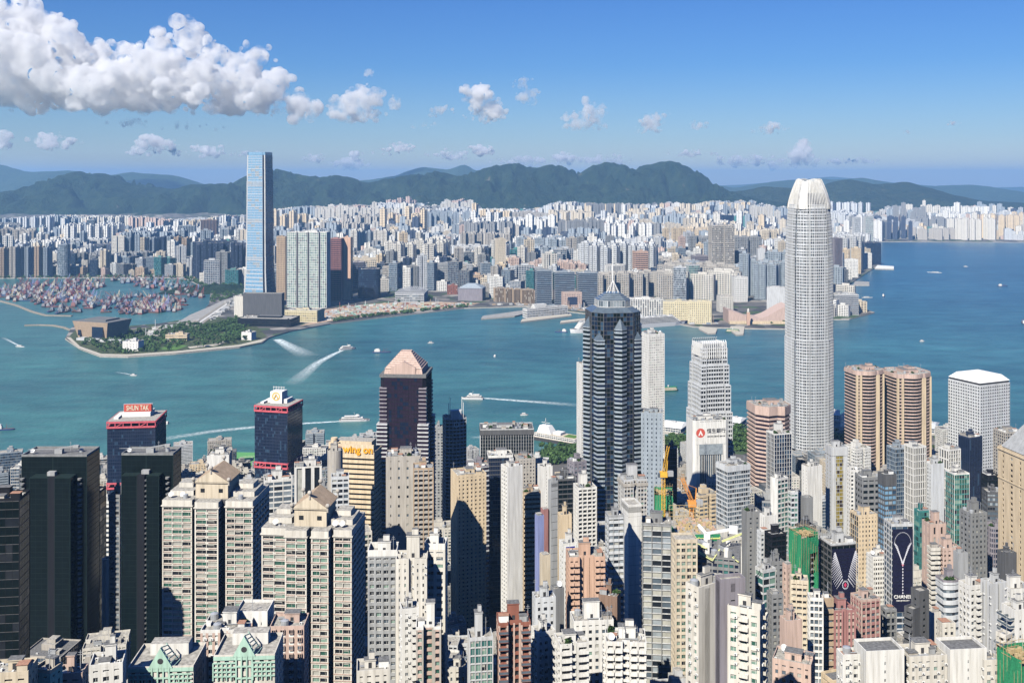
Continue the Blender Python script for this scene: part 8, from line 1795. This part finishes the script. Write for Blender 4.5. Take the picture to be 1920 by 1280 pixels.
# near piers and moored ship
def near_pier(label, x0, x1, y, z, dp, roofm, rot=-24, h=11, vault=0):
 X0, Y = G(x0, y, 4); k = (x1 - x0) / F * Y; t = thing('ferry_pier', (X0 + k / 2, Y + dp / 2, 0), R(rot), label, 'pier'); m = MB(); m.box(-k / 2 - 2, k / 2 + 2, -dp / 2 - 2, dp / 2 + 2, -3, 3.6, 0); m.build('deck', M_STONE, t)
 W, Gm = MB(), MB(); facade(W, Gm, rect(k, dp), 3.6, h, dict(fh=4, bay=4, pw=.6, sf=.25, d=.5, gw=(1,)), random.Random(1), (), 1); W.build('wall', WALL['white'], t); Gm.build('glazing', GLS['steel'], t)
 m = MB(); e = 1.5
 m.frustum(rect(k + 2 * e, dp + 2 * e), rect(k * .9, dp * .3), h, h + 4, 0); m.build('roof', roofm, t); m = MB(); m.box(-k * .1, k * .1, -2, 2, h + 3.9, h + 6, 0); m.build('roof_vent', WALL['palegrey'], t)
near_pier('white roofed ferry pier, first behind the shaded slot windowed office', 1246, 1290, 810, 4, 46, M_WHITE, -28); near_pier('white roofed ferry pier glimpsed right of the comb topped tower', 1374, 1398, 800, 4, 40, M_WHITE, -28); near_pier('pale green roofed ferry pier glimpsed right of the tallest tower', 1562, 1580, 786, 4, 40, WALL['palegrey'], -18); near_pier('white wedge pier right of the ribbed twin towers', 1752, 1768, 812, 4, 50, WALL['silver'], -30)
def moored():
 X, Y = G(1052, 832, 0); t = thing('ferry_pier', (X, Y + 10, 0), R(-35), 'white ship like ferry pier with mast and green roof patch by the shore trees', 'pier'); m = MB(); hull(m, 92, 30, 6, 0, .18); m.build('deck', [WALL['darkgrey'], WALL['cream']], t)
 W, Gm = MB(), MB(); facade(W, Gm, rect(76, 24, -4), 6, 12, dict(fh=3, bay=4, pw=.8, sf=.4, d=.4, gw=(1,)), random.Random(1), (), 1); W.build('wall', WALL['white'], t); Gm.build('glazing', GLS['dark'], t)
 m = MB(); m.poly([(x, y, 12.02) for x, y in rect(76, 24, -4)]); m.box(10, 30, -8, 8, 12.05, 12.4, 1); m.frustum(rect(26, 18, -26), rect(16, 12, -28), 12, 23, 2); m.box(-10, 4, -7, 7, 12.05, 16, 2); m.build('roof', [WALL['cream'], M_LAWN, M_WHITE], t); m = MB(); m.beam((-28, 0, 23), (-28, 0, 34), .6); m.beam((-28, -5, 29), (-28, 5, 29), .5); m.beam((-36, 0, 27), (-20, 0, 27), .5); m.build('mast', M_WHITE, t)
moored()
def helipad():
 X, Y = G(458, 893, 4); t = thing('ferry_terminal', (X - 6, Y + 28, 4), R(-4), 'terminal block with green helipad roof beside the gold emblem tower', 'terminal'); FOOT.append((X, Y, 60, 30, 430, 486, 876, Y)); m = MB(); m.box(-56, 24, -30, 30, 0, 14, 0, False, 1); m.build('wall', [WALL['grey'], M_ROOFG], t); m = MB(); m.box(-24, 26, -26, 32, 14.5, 17, 0, True); m.build('helipad_deck', M_GNET if 0 else mat('helipad_green', (.12, .34, .12), var=.15), t); m = MB(); n = 24
 for r0, r1 in ((6, 7), (12, 12.6)):
  for k in range(n): a0, a1 = 2 * math.pi * k / n, 2 * math.pi * (k + 1) / n; m.quad(*[(3 + r * math.cos(a), 2 + r * math.sin(a), 17.03) for r, a in ((r0, a0), (r1, a0), (r1, a1), (r0, a1))])
 m.build('landing_circle', M_CREAMPAINT, t)
helipad()
# barges crowded in the boat shelter
def barge_proto(i):
 rr = random.Random(i); L = rr.uniform(38, 56); t = thing('derrick_barge', (0, 0, 0)); m = MB(); hull(m, L, 15, 4, 0, .12); m.build('hull', [M_HB[(1, 3, 2, 1, 5, 3)[i]], M_DECK], t)
 m = MB(); m.box(-L * .46, -L * .2, -6, 6, 4, 10, 0); m.box(-L * .42, -L * .26, -5, 5, 10.01, 14, 0); m.build('deck_house', WALL[('grey', 'rose', 'bluegrey', 'warmgrey', 'purplegrey', 'palegrey')[i]], t)
 m = MB(); a = rr.uniform(.5, 1.1); tip = (L * .05 + 34 * math.cos(a), 0, 6 + 34 * math.sin(a))
 for s in (-1, 1): m.beam((-L * .05, s * 4, 4), tip, .9); m.beam((-L * .15, s * 5, 4), (-L * .12, 0, 22), .8)
 for k in range(1, 6): f = k / 6; m.beam(tuple(Vector((-L * .05, -4, 4)).lerp(Vector(tip), f)), tuple(Vector((-L * .05, 4, 4)).lerp(Vector(tip), f)), .5)
 m.beam((-L * .12, 0, 22), tip, .25); m.build('derrick', M_HB[1] if i % 3 == 0 else WALL[('grey', 'periwinkle', 'purplegrey', 'offwhite', 'brick', 'yellowcream')[i]], t)
 m = MB()
 for k in range(7): x, y = rr.uniform(-L * .15, L * .4), rr.uniform(-5, 5); m.box(x - 2, x + 2, y - 1.5, y + 1.5, 4, 4 + rr.uniform(1, 3.5), rr.randrange(3))
 m.build('deck_cargo', [M_HB[3], M_HB[2], WALL['purplegrey']], t); return t
BP = [barge_proto(i) for i in range(6)]; used_b = set()
def barges(poly, n, where, seed):
 rr = random.Random(seed); w = [G(x, y, 0) for x, y in poly]; x0, x1, y0, y1 = bbox(w); L = []; k = 0
 while len(L) < n and k < n * 60:
  k += 1; x, y = rr.uniform(x0, x1), rr.uniform(y0, y1)
  if inside(w, x, y) and all(math.hypot((x - a), (y - b) * .6) > 17 for a, b in L): L.append((x, y))
 L.sort(key=lambda q: q[0] / q[1]); cn = ['red hulled white housed', 'rust hulled cream housed', 'blue hulled grey housed', 'red hulled off white housed', 'black hulled white housed', 'rust hulled salmon housed']; ct = [0] * 6
 for x, y in L:
  i = rr.randrange(6)
  if i not in used_b: t = BP[i]; used_b.add(i)
  else:
   t = BP[i].copy(); COL.objects.link(t)
   for c in BP[i].children: d = c.copy(); COL.objects.link(d); d.parent = t
  t.location = (x, y, 0); t.rotation_euler = (0, 0, R(rr.choice([90, 85, 100, 80, 95, 270, 265, 10, 170]) + rr.uniform(-6, 6))); s = rr.uniform(.75, 1.1); t.scale = (s, s, s)
  tag(t, f'{ORD[ct[i]]} {cn[i]} barge from left, {where}', 'barge', 'derrick barges in the boat shelter'); ct[i] += 1
barges([(-20, 548), (60, 530), (130, 540), (185, 562), (180, 586), (100, 588), (70, 572), (0, 560)], 110, 'western raft of the boat shelter', 1)
barges([(195, 560), (255, 555), (300, 560), (345, 566), (340, 582), (285, 590), (195, 588)], 66, 'eastern raft of the boat shelter', 2)
barges([(95, 527), (180, 526), (200, 540), (150, 545)], 26, 'rear raft of the boat shelter', 3)
barges([(200, 526), (300, 526), (380, 548), (385, 560), (330, 552), (270, 540)], 40, 'quayside raft of the boat shelter', 4)
# ---------------------------------------------------------------- haze
def haze():
 m = bpy.data.materials.new('haze'); m.use_nodes = True; nt = m.node_tree; n = nt.nodes
 n.remove(n['Principled BSDF']); v = n.new('ShaderNodeVolumePrincipled')
 v.inputs['Color'].default_value = (.34, .62, 1.0, 1); v.inputs['Density'].default_value = 4.3e-5; v.inputs['Anisotropy'].default_value = .1
 nt.links.new(v.outputs[0], n['Material Output'].inputs['Volume'])
 mb = MB(); mb.box(-43000, 43000, -2000, 43500, -8, 770, bottom=True)
 o = mb.build('haze', m); tag(o, 'thin blue daylight haze over the harbour', kind='stuff'); return o
haze()
